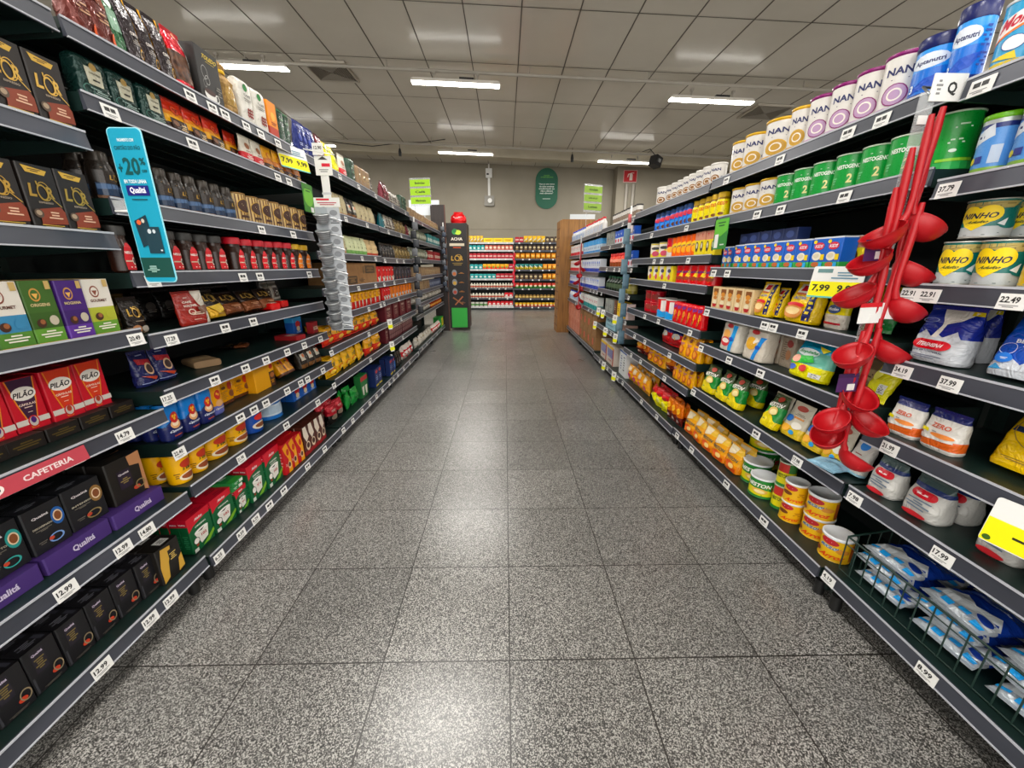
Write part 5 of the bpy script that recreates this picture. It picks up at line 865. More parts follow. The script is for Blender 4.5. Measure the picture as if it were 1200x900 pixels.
(-1,2,7,'navycart',1.2,3.42,3.629,2,2,1,{}),
(-1,3,7,'navycart',1.18,3.82,4.0,3,2,1,{}),
(-1,3,7,'bluebot',1.2,3.893,4.125,3,1,1,{}),
(-1,3,7,'blackbag',1.2,4.16,4.384,3,1,1,{'h':0.17}),
(-1,3,7,'redwhite',1.2,4.423,4.954,4,1,1,{'yaw':0.3}),
(-1,4,0,'kraftpk',1.165,5.07,6.19,7,1,1,{'yaw':0.12,'jit':0.03,'h':0.12}),
(-1,4,1,'greybag',1.165,5.07,6.19,7,1,1,{'yaw':0.12,'jit':0.03,'h':0.14}),
(-1,4,2,'greybag',1.165,5.07,6.19,7,1,1,{'yaw':0.12,'jit':0.03,'h':0.14}),
(-1,4,3,'kraftpk',1.165,5.07,6.19,8,1,1,{'yaw':0.12,'jit':0.03,'h':0.12}),
(-1,4,4,'kraftpk',1.165,5.07,6.19,8,1,1,{'yaw':0.12,'jit':0.03,'h':0.12}),
(-1,4,5,'whitepk',1.165,5.07,6.19,7,1,1,{'yaw':0.12,'jit':0.03,'h':0.1}),
(-1,4,6,'whitepk',1.165,5.07,6.19,7,1,1,{'yaw':0.12,'jit':0.03,'h':0.1}),
(-1,4,7,'whitepk',1.165,5.07,6.19,6,1,1,{'yaw':0.12,'jit':0.03,'h':0.14}),
(-1,5,0,'kraftpk',1.165,6.23,7.33,7,1,1,{'yaw':0.12,'jit':0.03,'h':0.12}),
(-1,5,1,'tealbox',1.165,6.23,7.33,7,1,1,{'yaw':0.12,'jit':0.03,'h':0.14}),
(-1,5,2,'redbox',1.165,6.23,7.33,7,1,1,{'yaw':0.12,'jit':0.03,'h':0.14}),
(-1,5,3,'kraftpk',1.165,6.23,7.33,8,1,1,{'yaw':0.12,'jit':0.03,'h':0.12}),
(-1,5,4,'bluegrey',1.165,6.23,7.33,8,1,1,{'yaw':0.12,'jit':0.03,'h':0.12}),
(-1,5,5,'whitepk',1.165,6.23,7.33,7,1,1,{'yaw':0.12,'jit':0.03,'h':0.1}),
(-1,5,6,'orangebot',1.165,6.23,7.33,7,1,1,{'yaw':0.12,'jit':0.03,'h':0.1}),
(-1,5,7,'redwhite',1.165,6.23,7.0,6,1,1,{'yaw':0.12,'jit':0.03,'h':0.14}),
(-1,5,7,'greenyel',1.17,7.02,7.33,1,1,1,{}),
(1,0,0,'molico',1.165,1.037,1.138,1,1,1,{}),
(1,0,0,'molico',1.165,0.936,1.035,1,1,1,{}),
(1,0,1,'bluesil',1.18,1.025,1.099,1,1,1,{}),
(1,0,1,'bluesil',1.18,0.938,1.023,1,1,1,{}),
(1,1,1,'greenback',1.19,1.147,1.254,1,1,1,{'h':0.145}),
(1,0,2,'ninhoT',1.19,1.03,1.12,1,1,1,{}),
(1,0,2,'ninhoT',1.19,0.936,1.028,1,1,1,{}),
(1,0,2,'ninhoY',1.19,0.831,0.934,1,1,1,{}),
(1,0,2,'ninhoT',1.2,1.005,1.101,1,1,1,{'dz':0.1185}),
(1,0,2,'ninhoT',1.29,1.001,1.074,1,1,1,{'dz':0.1185}),
(1,0,2,'ninhoY',1.27,0.902,0.982,1,1,1,{'dz':0.1185}),
(1,0,3,'itambe',1.19,0.973,1.145,1,1,1,{'h':0.19,'lean':0.06}),
(1,0,3,'itambe',1.33,1.051,1.09,1,1,1,{'h':0.18}),
(1,0,3,'betania',1.19,0.787,0.921,1,1,1,{'h':0.165,'lean':0.25}),
(1,0,4,'zero',1.19,1.015,1.11,1,1,1,{'h':0.115}),
(1,0,4,'zero',1.19,0.91,1.01,1,1,1,{'h':0.115}),
(1,0,4,'ninhobag',1.22,0.704,0.88,1,1,1,{'lean':0.3,'h':0.19}),
(1,0,5,'itsm',1.19,1.021,1.134,1,1,1,{'yaw':0.05}),
(1,0,5,'itsm',1.19,0.895,1.002,1,2,1,{}),
(1,0,5,'itsm',1.22,0.737,0.833,1,1,1,{}),
(1,0,5,'itsm',1.2,0.614,0.713,1,1,1,{}),
(1,1,0,'apta',1.165,1.143,1.217,1,1,1,{'h':0.165}),
(1,1,0,'apta',1.165,1.221,1.323,1,1,1,{'h':0.145}),
(1,1,0,'nanP',1.165,1.329,1.731,4,1,1,{'h':0.155}),
(1,1,0,'nanG',1.165,1.736,1.826,1,1,1,{'h':0.155}),
(1,1,0,'nanG',1.165,1.832,2.022,1,1,1,{'h':0.16}),
(1,1,0,'nanG',1.165,2.029,2.269,2,1,1,{'h':0.15}),
(1,1,1,'nestogeno',1.165,1.235,1.851,6,1,1,{'h':0.118}),
(1,1,1,'nanG',1.165,1.856,2.201,3,1,1,{'h':0.125}),
(1,1,2,'nutren',1.165,1.39,2.051,9,2,1,{'h':0.112}),
(1,1,2,'nutrenback',1.2,1.676,2.089,5,1,1,{'dz':0.114}),
(1,1,2,'nutren',1.2,2.121,2.241,2,1,1,{}),
(1,1,2,'toddyc',1.22,1.37,1.448,1,1,1,{'h':0.11}),
(1,1,3,'beige',1.165,1.841,2.203,5,2,1,{'h':0.118}),
(1,1,3,'farlac',1.165,1.721,1.828,1,1,1,{'lean':0.12,'h':0.155}),
(1,1,3,'farlac',1.2,1.704,1.762,1,1,1,{'lean':0.15,'h':0.13}),
(1,1,3,'farlac',1.165,1.461,1.647,1,1,1,{'lean':0.12,'h':0.165}),
(1,1,3,'milho',1.22,1.376,1.476,1,1,1,{'h':0.13}),
(1,1,3,'greenyelb',1.25,1.242,1.364,1,1,1,{'lean':0.3,'h':0.16}),
(1,1,4,'whitebag',1.165,1.902,2.085,1,1,1,{'lean':0.08,'h':0.155}),
(1,1,4,'whitebagB',1.165,1.676,1.894,1,1,1,{'lean':0.08,'h':0.155}),
(1,1,4,'whitebagC',1.25,1.62,1.802,2,1,1,{'h':0.145}),
(1,1,4,'kraftpk',1.3,1.26,1.36,1,1,1,{'h':0.13}),
(1,1,4,'kidsbag',1.165,1.343,1.557,1,1,1,{'lean':0.18,'h':0.155}),
(1,1,4,'yellime',1.19,1.102,1.225,1,1,1,{'lean':0.4,'h':0.14}),
(1,1,5,'neston',1.165,2.06,2.191,1,1,1,{'lean':0.1,'h':0.16}),
(1,1,5,'neston',1.165,1.812,2.05,2,1,1,{'lean':0.15,'h':0.16,'yaw':0.1}),
(1,1,5,'neston',1.27,1.833,1.954,1,1,1,{'lean':0.15,'h':0.15}),
(1,1,5,'neston',1.165,1.553,1.651,1,1,1,{'lean':0.3,'h':0.16}),
(1,1,5,'wyb',1.2,1.565,1.687,1,1,1,{'lean':0.25,'h':0.155}),
(1,1,5,'wyb',1.2,1.442,1.559,1,1,1,{'lean':0.25,'h':0.155}),
(1,1,5,'wyb',1.2,1.331,1.437,1,1,1,{'lean':0.25,'h':0.155}),
(1,1,5,'wyb',1.2,1.23,1.327,1,1,1,{'lean':0.25,'h':0.155}),
(1,1,5,'jussara',1.21,1.155,1.23,1,1,1,{'lean':0.25,'h':0.15}),
(1,1,6,'nestorg',1.19,1.775,2.393,5,2,1,{'yaw':0.2,'jit':0.02,'h':0.15,'lean':0.05}),
(1,1,6,'nescan',1.22,1.676,1.812,1,1,1,{}),
(1,1,6,'nescan',1.18,1.56,1.68,1,1,1,{'h':0.1}),
(1,1,6,'nescan',1.34,1.783,1.986,1,1,2,{}),
(1,1,6,'nescanS',1.22,1.475,1.55,1,1,2,{}),
(1,1,6,'mucicanS',1.2,1.38,1.47,1,1,2,{'h':0.09}),
(1,1,6,'mucican',1.22,1.265,1.375,1,1,2,{'h':0.095}),
(1,1,6,'mucican',1.2,1.145,1.25,1,1,1,{'h':0.1}),
(1,2,0,'nanS',1.165,2.326,3.079,9,1,1,{'h':0.11}),
(1,2,0,'nanS',1.165,3.112,3.303,1,1,1,{'h':0.13}),
(1,2,1,'nescau',1.165,2.887,3.249,4,1,1,{}),
(1,2,1,'nescau',1.165,2.635,2.873,4,1,1,{}),
(1,2,1,'todyjar',1.165,2.254,2.623,5,1,1,{}),
(1,2,2,'ltcan',1.165,2.968,3.308,2,1,1,{}),
(1,2,2,'redwhcan',1.165,2.875,2.952,1,1,1,{'h':0.13}),
(1,2,2,'orangecan',1.165,2.507,2.867,5,1,1,{'h':0.13}),
(1,2,2,'toddyc',1.165,2.223,2.496,4,1,1,{'h':0.135}),
(1,2,3,'yelwhite',1.165,2.766,3.258,4,1,1,{'h':0.11}),
(1,2,3,'nescaur',1.165,2.191,2.751,6,1,1,{'h':0.13}),
(1,2,4,'redpot',1.2,3.162,3.409,2,1,2,{}),
(1,2,4,'redblue',1.165,2.719,3.048,2,1,1,{'h':0.14}),
(1,2,4,'nescaupk',1.165,2.281,2.704,6,1,1,{'h':0.14}),
(1,2,4,'nescaur',1.18,2.133,2.301,1,1,1,{'h':0.12}),
(1,2,5,'navyred',1.2,2.642,2.993,2,1,1,{'yaw':0.3,'lean':0.2}),
(1,2,5,'toddypk',1.16,2.091,2.535,5,2,1,{'h':0.155}),
(1,2,6,'oranred',1.19,3.163,3.455,2,1,1,{'yaw':0.3}),
(1,2,6,'toddypk',1.19,2.811,3.142,3,2,1,{'h':0.14,'yaw':0.2}),
(1,2,6,'oranred',1.2,2.692,2.828,1,1,1,{'yaw':0.3}),
(1,2,6,'toddypk',1.17,2.097,2.605,6,2,1,{'h':0.15}),
(1,2,7,'peach',1.2,3.098,3.684,4,2,1,{'yaw':0.2}),
(1,2,7,'lime',1.19,2.684,3.009,3,2,1,{'yaw':0.3}),
(1,2,7,'oranred',1.19,2.43,2.668,3,2,1,{'yaw':0.2}),
(1,3,0,'tube',1.165,3.668,4.53,13,1,1,{'h':0.11}),
(1,3,1,'bluewh',1.165,3.683,4.336,7,1,1,{'h':0.13}),
(1,3,1,'greyct',1.165,4.369,4.699,2,1,1,{'h':0.14}),
(1,3,2,'redjar',1.165,3.874,4.518,6,1,1,{}),
(1,3,2,'bluewh',1.165,3.545,3.847,4,1,1,{'h':0.15}),
(1,3,3,'darkbot',1.165,3.947,4.603,6,1,1,{'h':0.15}),
(1,3,3,'olive',1.165,3.521,3.917,4,1,1,{'h':0.15}),
(1,3,4,'greyct',1.165,4.234,4.575,2,1,1,{'h':0.14}),
(1,3,4,'brownct',1.165,4.064,4.216,1,1,1,{'h':0.15}),
(1,3,4,'yelct',1.165,3.79,4.064,3,1,1,{'h':0.15}),
(1,3,4,'pinkct',1.165,3.451,3.762,3,1,1,{'h':0.15}),
(1,3,5,'sixpack',1.18,4.033,4.625,1,1,1,{'h':0.155}),
(1,3,5,'whitesix',1.18,3.906,4.016,1,1,1,{'h':0.15}),
(1,3,5,'brownsix',1.18,3.621,3.891,1,1,1,{'h':0.155}),
(1,3,5,'creamsix',1.18,3.35,3.595,1,1,1,{'h':0.15}),
(1,3,6,'milksix',1.2,4.161,4.771,2,1,1,{'h':0.22}),
(1,3,6,'whitesix',1.2,3.682,3.956,1,1,1,{'h':0.26}),
(1,4,0,'redjug',1.165,4.94,6.06,9,1,1,{'h':0.17}),
(1,4,1,'skyct',1.165,4.94,6.06,11,1,1,{'h':0.165}),
(1,4,2,'blwhct',1.165,4.94,6.06,11,1,1,{'h':0.165}),
(1,4,3,'blwhct',1.165,4.94,6.06,10,1,1,{'h':0.165}),
(1,4,4,'tealct',1.165,4.94,6.06,10,1,1,{'h':0.165}),
(1,5,0,'whitejug',1.165,6.12,7.18,9,1,1,{'h':0.16}),
(1,5,1,'redwhct',1.165,6.12,7.18,11,1,1,{'h':0.165}),
(1,5,2,'redwhct',1.165,6.12,7.18,11,1,1,{'h':0.165}),
(1,5,3,'blwhct',1.165,6.12,7.18,11,1,1,{'h':0.16}),
(1,5,4,'whitejug',1.165,6.12,7.18,10,1,1,{'h':0.15}),
(1,4,5,'brownbox',1.17,4.94,6.06,4,1,2,{'h':0.225}),
(1,5,5,'pinkbox',1.17,6.12,7.18,4,1,2,{'h':0.225}),
(0,0,0,'bwA',1.165,-1.23,-0.596,7,1,1,{}),
(0,0,0,'bwB',1.165,-0.596,0.22,3,1,1,{}),
(0,0,1,'bwC',1.165,-1.23,-0.561,6,1,1,{}),
(0,0,1,'bwD',1.165,-0.561,0.22,7,1,1,{}),
(0,0,2,'bwE',1.165,-1.23,0.22,13,1,1,{}),
(0,0,3,'bwC',1.165,-1.23,-0.626,5,1,1,{}),
(0,0,3,'bwF',1.165,-0.626,0.099,6,1,1,{}),
(0,0,3,'bwE',1.165,0.099,0.22,1,1,1,{}),
(0,0,4,'bwC',1.165,-1.23,-0.263,8,1,1,{}),
(0,0,4,'bwE',1.165,-0.263,0.22,4,1,1,{}),
(0,0,5,'bwG',1.165,-1.23,0.22,18,1,1,{}),
(0,0,6,'bwG',1.165,-1.23,-0.027,13,1,1,{}),
(0,0,6,'bwI',1.165,-0.027,0.22,2,1,1,{}),
(0,0,7,'bwH',1.165,-1.23,-0.505,6,1,1,{}),
(0,0,7,'bwI',1.165,-0.505,0.22,6,1,1,{}),
(0,1,0,'bwE',1.165,0.27,0.508,2,1,1,{}),
(0,1,0,'bwA',1.165,0.508,1.104,5,1,1,{}),
(0,1,0,'bwJ',1.165,1.104,1.7,5,1,1,{}),
(0,1,1,'bwJ',1.165,0.27,1.7,12,1,1,{}),
(0,1,2,'bwK',1.165,0.27,1.414,8,1,1,{}),
(0,1,2,'bwJ',1.165,1.414,1.7,2,1,1,{}),
(0,1,3,'bwL',1.165,0.27,1.05,6,1,1,{}),
(0,1,3,'bwK',1.165,1.05,1.7,5,1,1,{}),
(0,1,4,'bwJ',1.165,0.27,1.05,6,1,1,{}),
(0,1,4,'bwK',1.165,1.05,1.7,5,1,1,{}),
(0,1,5,'bwM',1.165,0.27,1.7,11,1,1,{}),
(0,1,6,'bwN',1.165,0.27,1.7,14,1,1,{}),
(0,1,7,'bwO',1.165,0.27,1.7,13,1,1,{})]
TAGS=[(-1,0,3,1.202,'20.49'),(-1,0,4,0.934,'14.79'),(-1,0,4,1.081,'14.79'),(-1,0,5,0.82,'12.99'),
(-1,0,5,0.976,'12.99'),(-1,0,5,1.056,'14.80'),(-1,0,6,0.826,'12.99'),(-1,0,6,0.981,'12.99'),
(-1,0,6,1.06,'12.99'),(-1,1,0,1.671,''),(-1,1,0,1.782,''),(-1,1,0,1.854,''),
(-1,1,0,1.989,''),(-1,1,0,2.095,''),(-1,1,0,2.237,''),(-1,1,1,1.322,''),
(-1,1,1,1.631,''),(-1,1,1,2.185,''),(-1,1,1,2.289,''),(-1,1,2,1.966,''),
(-1,1,2,2.248,''),(-1,1,3,1.315,''),(-1,1,3,1.765,''),(-1,1,3,1.887,''),
(-1,1,3,2.361,''),(-1,1,4,1.328,'17.29'),(-1,1,4,1.592,''),(-1,1,4,1.775,''),
(-1,1,5,1.254,'17.25'),(-1,1,5,1.474,''),(-1,1,5,1.661,''),(-1,1,5,1.813,''),
(-1,1,5,2.001,''),(-1,1,5,2.179,''),(-1,1,5,2.38,''),(-1,1,6,1.24,'22.40'),
(-1,1,6,1.566,''),(-1,1,6,1.66,''),(-1,1,6,1.751,''),(-1,1,6,1.939,''),
(-1,1,6,2.08,''),(-1,1,6,2.157,''),(-1,1,6,2.353,''),(-1,1,7,1.518,'21.98'),
(-1,1,7,1.877,''),(-1,1,7,2.23,''),(-1,1,8,1.286,'6.25'),(-1,1,8,1.421,'8.59'),
(-1,1,8,1.522,'6.29'),(-1,1,8,1.628,''),(-1,1,8,1.755,''),(-1,1,8,2.005,''),
(-1,1,8,2.224,''),(-1,2,0,3.002,''),(-1,2,0,3.36,''),(-1,2,0,3.775,''),
(-1,2,1,3.02,''),(-1,2,1,3.468,''),(-1,2,2,3.263,''),(-1,2,2,3.602,''),
(-1,2,3,3.116,''),(-1,2,3,3.53,''),(-1,2,4,2.761,''),(-1,2,4,3.294,''),
(-1,2,4,3.618,''),(-1,2,5,2.502,''),(-1,2,5,3.23,''),(-1,2,6,2.473,''),
(-1,2,6,3.203,''),(-1,2,7,2.518,''),(-1,2,7,2.693,''),(-1,2,7,2.89,''),
(-1,2,7,3.071,''),(-1,2,7,3.251,''),(-1,2,7,3.424,''),(-1,3,0,4.312,''),
(-1,3,0,4.839,''),(-1,3,1,4.077,''),(-1,3,1,4.563,''),(-1,3,2,3.877,''),
(-1,3,2,4.3,''),(-1,3,2,4.587,''),(-1,3,3,3.78,''),(-1,3,3,4.132,''),
(-1,3,3,4.594,''),(-1,3,4,3.724,''),(-1,3,4,4.241,''),(-1,3,5,4.276,''),
(-1,3,6,4.283,''),(-1,3,7,3.644,''),(-1,3,7,3.795,''),(-1,3,7,3.958,''),
(-1,3,7,4.21,''),(-1,3,7,4.492,''),(-1,4,0,5.786,''),(-1,4,2,5.511,''),
(-1,4,4,5.431,''),(-1,4,7,4.97,''),(-1,4,7,5.242,''),(-1,4,7,5.544,''),
(-1,5,7,5.952,''),(-1,5,7,6.422,''),(-1,5,7,6.87,''),(1,0,0,1.073,''),
(1,0,1,1.079,'37.79'),(1,0,2,1.097,'22.91'),(1,0,2,1.045,'22.91'),(1,0,2,0.867,'22.49'),
(1,0,3,1.054,'34.19'),(1,0,3,0.93,'37.99'),(1,0,4,1.024,'21.99'),(1,0,5,1.081,'7.98'),
(1,0,5,0.816,'17.99'),(1,0,6,1.088,'4.19'),(1,0,6,0.755,'8.99'),(1,1,0,2.191,''),
(1,1,0,1.785,''),(1,1,0,1.453,''),(1,1,0,1.332,''),(1,1,1,1.878,''),
(1,1,1,1.721,''),(1,1,1,1.407,''),(1,1,2,2.182,''),(1,1,2,2.046,''),
(1,1,3,2.193,''),(1,1,3,1.683,''),(1,1,3,1.627,''),(1,1,3,1.459,''),
(1,1,4,2.2,''),(1,1,4,1.904,''),(1,1,4,1.65,''),(1,1,5,2.215,''),
(1,1,5,1.599,''),(1,1,5,1.341,'17.98'),(1,1,6,2.344,''),(1,1,6,2.135,''),
(1,1,6,1.743,''),(1,1,6,1.44,''),(1,2,1,3.197,''),(1,2,1,2.592,''),
(1,2,2,3.086,''),(1,2,2,2.935,''),(1,2,2,2.511,''),(1,2,3,2.838,''),
(1,2,4,3.168,''),(1,2,4,2.875,''),(1,2,4,2.361,''),(1,2,5,3.371,''),
(1,2,5,3.11,''),(1,2,5,2.613,''),(1,2,6,3.416,''),(1,2,6,3.162,''),
(1,2,6,2.867,''),(1,2,6,2.65,''),(1,2,7,3.965,''),(1,2,7,3.769,''),
(1,2,7,3.589,''),(1,2,7,3.048,''),(1,2,7,2.704,''),(1,3,0,4.018,''),
(1,3,0,3.704,''),(1,3,1,4.439,''),(1,3,1,3.961,''),(1,3,1,3.747,''),
(1,3,2,4.521,''),(1,3,2,4.202,''),(1,3,2,4.012,''),(1,3,2,3.812,''),
(1,3,2,3.63,''),(1,3,3,3.912,''),(1,3,3,3.796,''),(1,3,3,3.635,''),
(1,3,4,4.461,''),(1,3,4,4.096,''),(1,3,4,3.843,''),(1,3,4,3.672,''),
(1,3,5,4.448,''),(1,3,5,4.292,''),(1,3,5,4.146,''),(1,3,6,4.545,''),
(1,3,6,4.375,''),(1,3,6,4.178,''),(1,4,0,5.101,''),(1,4,3,5.307,''),
(1,4,3,5.098,''),(1,4,3,4.905,''),(1,4,3,4.683,''),(1,4,4,5.344,''),
(1,4,4,5.127,''),(1,4,4,4.926,''),(1,4,4,4.74,''),(1,5,4,6.344,''),
(1,5,4,5.836,'')]
# ============================================================ the room
CE = lambda x: 3.83 - .035 * x
b = MB(); b.box(-9, -4, -.1, 9, 12.3, 0, 'floor'); struct('floor', b)
b = MB()
v = [(-9, -4, CE(-9)), (9, -4, CE(9)), (9, 12.3, CE(9)), (-9, 12.3, CE(-9))]
v += [(x, y, z + .1) for x, y, z in v]
b.add(v, [(0, 3, 2, 1)[::-1], (4, 5, 6, 7), (0, 1, 5, 4), (2, 3, 7, 6)], 'ceil')
for k in range(-15, 15):
    x = .19 + .625 * k
    if -9 < x < 9: b.box(x - .006, -4, CE(x) - .005, x + .006, 11.7, CE(x) + .002, 'joint')
for k in range(-8, 6):
    y = 5.05 + 1.225 * k; hw = .006
    b.add([(-9, y - hw, CE(-9) - .004), (9, y - hw, CE(9) - .004), (9, y + hw, CE(9) - .004), (-9, y + hw, CE(-9) - .004)], [(0, 3, 2, 1), (0, 1, 2, 3)][:1], 'joint')
struct('ceiling', b)
b = MB(); b.box(-9, 11.7, 0, 2.98, 11.9, CE(-9), 'wall'); b.box(-9, 11.69, 2.2, 2.98, 11.7, 2.215, 'wall'); struct('wall_back', b)
b = MB(); b.box(2.98, 11.3, 0, 9, 11.9, 3.83, 'wall'); struct('wall_right_recess', b).name = 'wall_back_right'
b = MB(); b.box(-9.1, -4, 0, -9, 12.3, CE(-9), 'wall'); struct('wall_left', b)
b = MB(); b.box(9, -4, 0, 9.1, 12.3, 3.83, 'wall'); struct('wall_right', b)
b = MB(); v = [(-9, 10.2, CE(-9) - .19), (9, 10.2, CE(9) - .19), (9, 10.5, CE(9) - .19), (-9, 10.5, CE(-9) - .19), (-9, 10.2, CE(-9)), (9, 10.2, CE(9)), (9, 10.5, CE(9)), (-9, 10.5, CE(-9))]
b.add(v, [(0, 3, 2, 1), (0, 1, 5, 4), (2, 3, 7, 6)], 'beam'); struct('trim_1', b)
for i, (yy, dz) in enumerate(((6.32, .10), (9.62, .14), (2.9, .1), (-.4, .1))):
    b = MB(); b.tube([(-8.9, yy, CE(-8.9) - dz), (0, yy, CE(0) - dz), (8.9, yy, CE(8.9) - dz)], .022, 'pipe', 8)
    for x in (-6, -3.5, -1.6, .35, 2.0, 4.2, 7): b.tube([(x, yy, CE(x) - dz), (x, yy, CE(x))], .008, 'pipe', 6)
    o = link('conduit_pipe', b.mesh('conduit_pipe')); tag(o, ['grey conduit pipe under ceiling, above the nearer lamps', 'grey conduit pipe under ceiling, by the beam above far lamps', 'grey conduit pipe under ceiling, above the aisle', 'grey conduit pipe under ceiling, behind the viewer'][i], 'pipe')
# lamps
def lamp(x, y):
    e = empty('ceiling_lamp', (x, y, CE(x) - .26)); e.rotation_euler = (0, .035, 0)
    b = MB(); L = .61
    b.prism([(-L, .012), (L, .012), (L, .03), (L - .03, .05), (-L + .03, .05), (-L, .03)], -.055, .055, mat('#cfcac0', .5)); link('lamp_housing', b.mesh('lamp_housing'), e)
    b = MB(); b.prism([(-L + .01, .0), (L - .01, .0), (L - .01, .012), (-L + .01, .012)], -.05, .05, 'lamp')
    for s in (-1, 1): b.box(-L + .01, s * .05 - .003, .0, L - .01, s * .05 + .003, .022, 'lamp')
    link('diffuser', b.mesh('diffuser'), e)
    for s in (-.3, .3):
        b = MB(); b.tube([(s, 0, .05), (s, 0, .135)], .012, 'pipe', 6); b.box(s - .02, -.02, .12, s + .02, .02, .15, 'pipe'); link('hanger', b.mesh('hanger'), e)
    b = MB(); b.box(.05, -.03, .05, .25, .03, .085, mat('#22201f', .6)); link('ballast', b.mesh('ballast'), e)
    ld = bpy.data.lights.new('tube_light', 'AREA'); ld.shape = 'RECTANGLE'; ld.size = 1.2; ld.size_y = .09; ld.energy = LAMP_W; ld.color = (1, .965, .91)
    lo = bpy.data.objects.new('tube_light', ld); COL.objects.link(lo); lo.parent = e; lo.location = (0, 0, -.006)
    return e
lab = ['white tube lamp nearest the aisle centre', 'white tube lamp right of aisle, nearer row', 'white tube lamp over aisle, far row by the wall', 'white tube lamp at right, far row', 'white tube lamp above left racks, nearer row', 'white tube lamp above far left racks, far row']
for i, (x, y) in enumerate(LAMPS):
    e = lamp(x, y)
    if i < 6: tag(e, lab[i], 'ceiling lamp', 'ceiling tube lamps')
    else: tag(e, 'white tube lamp above and behind the viewer', 'ceiling lamp', 'ceiling lamps out of view')

# ============================================================ racks
def rack(side, bay):
    key = (side, bay); y0, y1 = BAYS[key]; lv = LV[key]; s = side
    if side:
        def T(b_): return b_
        e = empty('gondola_rack', (s * 1.36, (y0 + y1) / 2, 0)); off = Vector(e.location)
        def P(name, b_, par, base=off):
            b_.v = [(x * s - base.x, y - base.y, z - base.z) for x, y, z in b_.v]
            if s < 0: pass
            if s < 0: b_.f = [f[::-1] for f in b_.f]
            return link(name, b_.mesh(name), par)
        zt = lv[0] + .04
        b = MB(); b.box(1.578, y0, .06, 1.59, y1, zt, 'back')
        for k in range(9):
            z = .1 + k * (zt - .15) / 8; b.box(1.574, y0 + .03, z, 1.578, y1 - .03, z + .01, 'back')
        P('back_panel', b, e)
        for yy in (y0 + .0005, y1 - .0205):
            b = MB(); b.box(1.535, yy, .0, 1.5775, yy + .02, zt, 'shelf'); P('upright', b, e)
            b = MB(); b.box(1.2, yy, .035, 1.535, yy + .02, .08, 'shelf'); b.tube([(1.2, yy + (.03 if yy < (y0 + y1) / 2 else -.01), .0), (1.2, yy + (.03 if yy < (y0 + y1) / 2 else -.01), .06)], .018, mat('#161616', .5), 8); P('foot', b, e)
        b = MB(); b.box(1.45, y0 + .022, 0.002, 1.47, y1 - .022, .085, 'shelf'); P('kick_plate', b, e)
        Y0, Y1 = y0, y1
        for i, z in enumerate(lv):
            y0, y1 = ybounds(key, i)
            b = MB(); g = .003
            b.box(1.158, y0 + g, z - .022, 1.534, y1 - g, z, 'shelf')
            b.box(1.165, y0 + g + .02, z - .03, 1.185, y1 - g - .02, z - .022, 'shelf')
            for yy in (y0 + g, y1 - g - .004): # folded end closers
                b.prism([(1.16, z - .045), (1.534, z - .068), (1.534, z - .022), (1.16, z - .022)], yy, yy + .004, 'shelf')
            for k in range(3): # ribs under the board
                xx = 1.25 + .09 * k; b.box(xx, y0 + .03, z - .027, xx + .012, y1 - .03, z - .0221, 'shelf')
            sh = P('shelf', b, e)
            b = MB()
            b.prism([(1.1575, z + .004), (1.1575, z - .042), (1.1455, z - .042), (1.1525, z + .004)], y0 + g, y1 - g, 'rail')
            b.box(1.1495, y0 + g, z + .0, 1.1525, y1 - g, z + .0055, 'rail_edge_highlight'); b.box(1.1425, y0 + g, z - .044, 1.1475, y1 - g, z - .0405, 'rail_edge_highlight')  # pale strips put the rail's edge highlights into the colour
            b.v = [(x * s - off.x, y - off.y, zz) for x, y, zz in b.v]
            if s < 0: b.f = [f[::-1] for f in b.f]
            link('price_rail', b.mesh('price_rail'), sh)
        tag(e, 'dark green metal shelving unit, the ' + BAYN[key], 'shelving rack', None)
    else:
        e = empty('wall_rack', ((y0 + y1) / 2, BACKY + .2, 0)); off = Vector(e.location); x0, x1 = y0, y1
        def P(name, b_, par):
            b_.v = [(x - off.x, y - off.y, z) for x, y, z in b_.v]; return link(name, b_.mesh(name), par)
        b = MB(); b.box(x0, BACKY + .42, 0, x1, BACKY + .43, 1.86, 'back'); P('back_panel', b, e)
        b = MB(); b.box(x0, BACKY + .04, .0, x1, BACKY + .06, .06, 'shelf'); P('kick_plate', b, e)
        for xx in (x0 + .001, x1 - .021): b = MB(); b.box(xx, BACKY + .39, 0, xx + .02, BACKY + .4195, 1.86, 'rail_white'); P('upright', b, e)
        for i, z in enumerate(lv):
            b = MB(); b.box(x0 + .003, BACKY, z - .025, x1 - .003, BACKY + .388, z, 'shelf'); sh = P('shelf', b, e)
            b = MB(); b.box(x0 + .003, BACKY - .012, z - .042, x1 - .003, BACKY - .0005, z + .004, 'rail_white' if (bay == 0 and i in (0, 1, 2, 3, 4, 7)) else 'rail'); b.v = [(x - off.x, y - off.y, z_) for x, y, z_ in b.v]
            for k in range(5):
                b2 = x0 + .12 + k * .28 + .05 * ((i * 7 + k) % 3); b.box(b2 - off.x, BACKY - .014 - off.y, z - .04, b2 + .04 - off.x, BACKY - .0125 - off.y, z - .004, 'white')
            link('price_rail', b.mesh('price_rail'), sh)
        tag(e, 'tall shelving unit against the back wall, %s half' % ('left' if bay == 0 else 'right'), 'shelving rack')
for k in BAYS: rack(*k)

# ============================================================ goods
for r in ROWS: place_row(*r[:10], r[10])

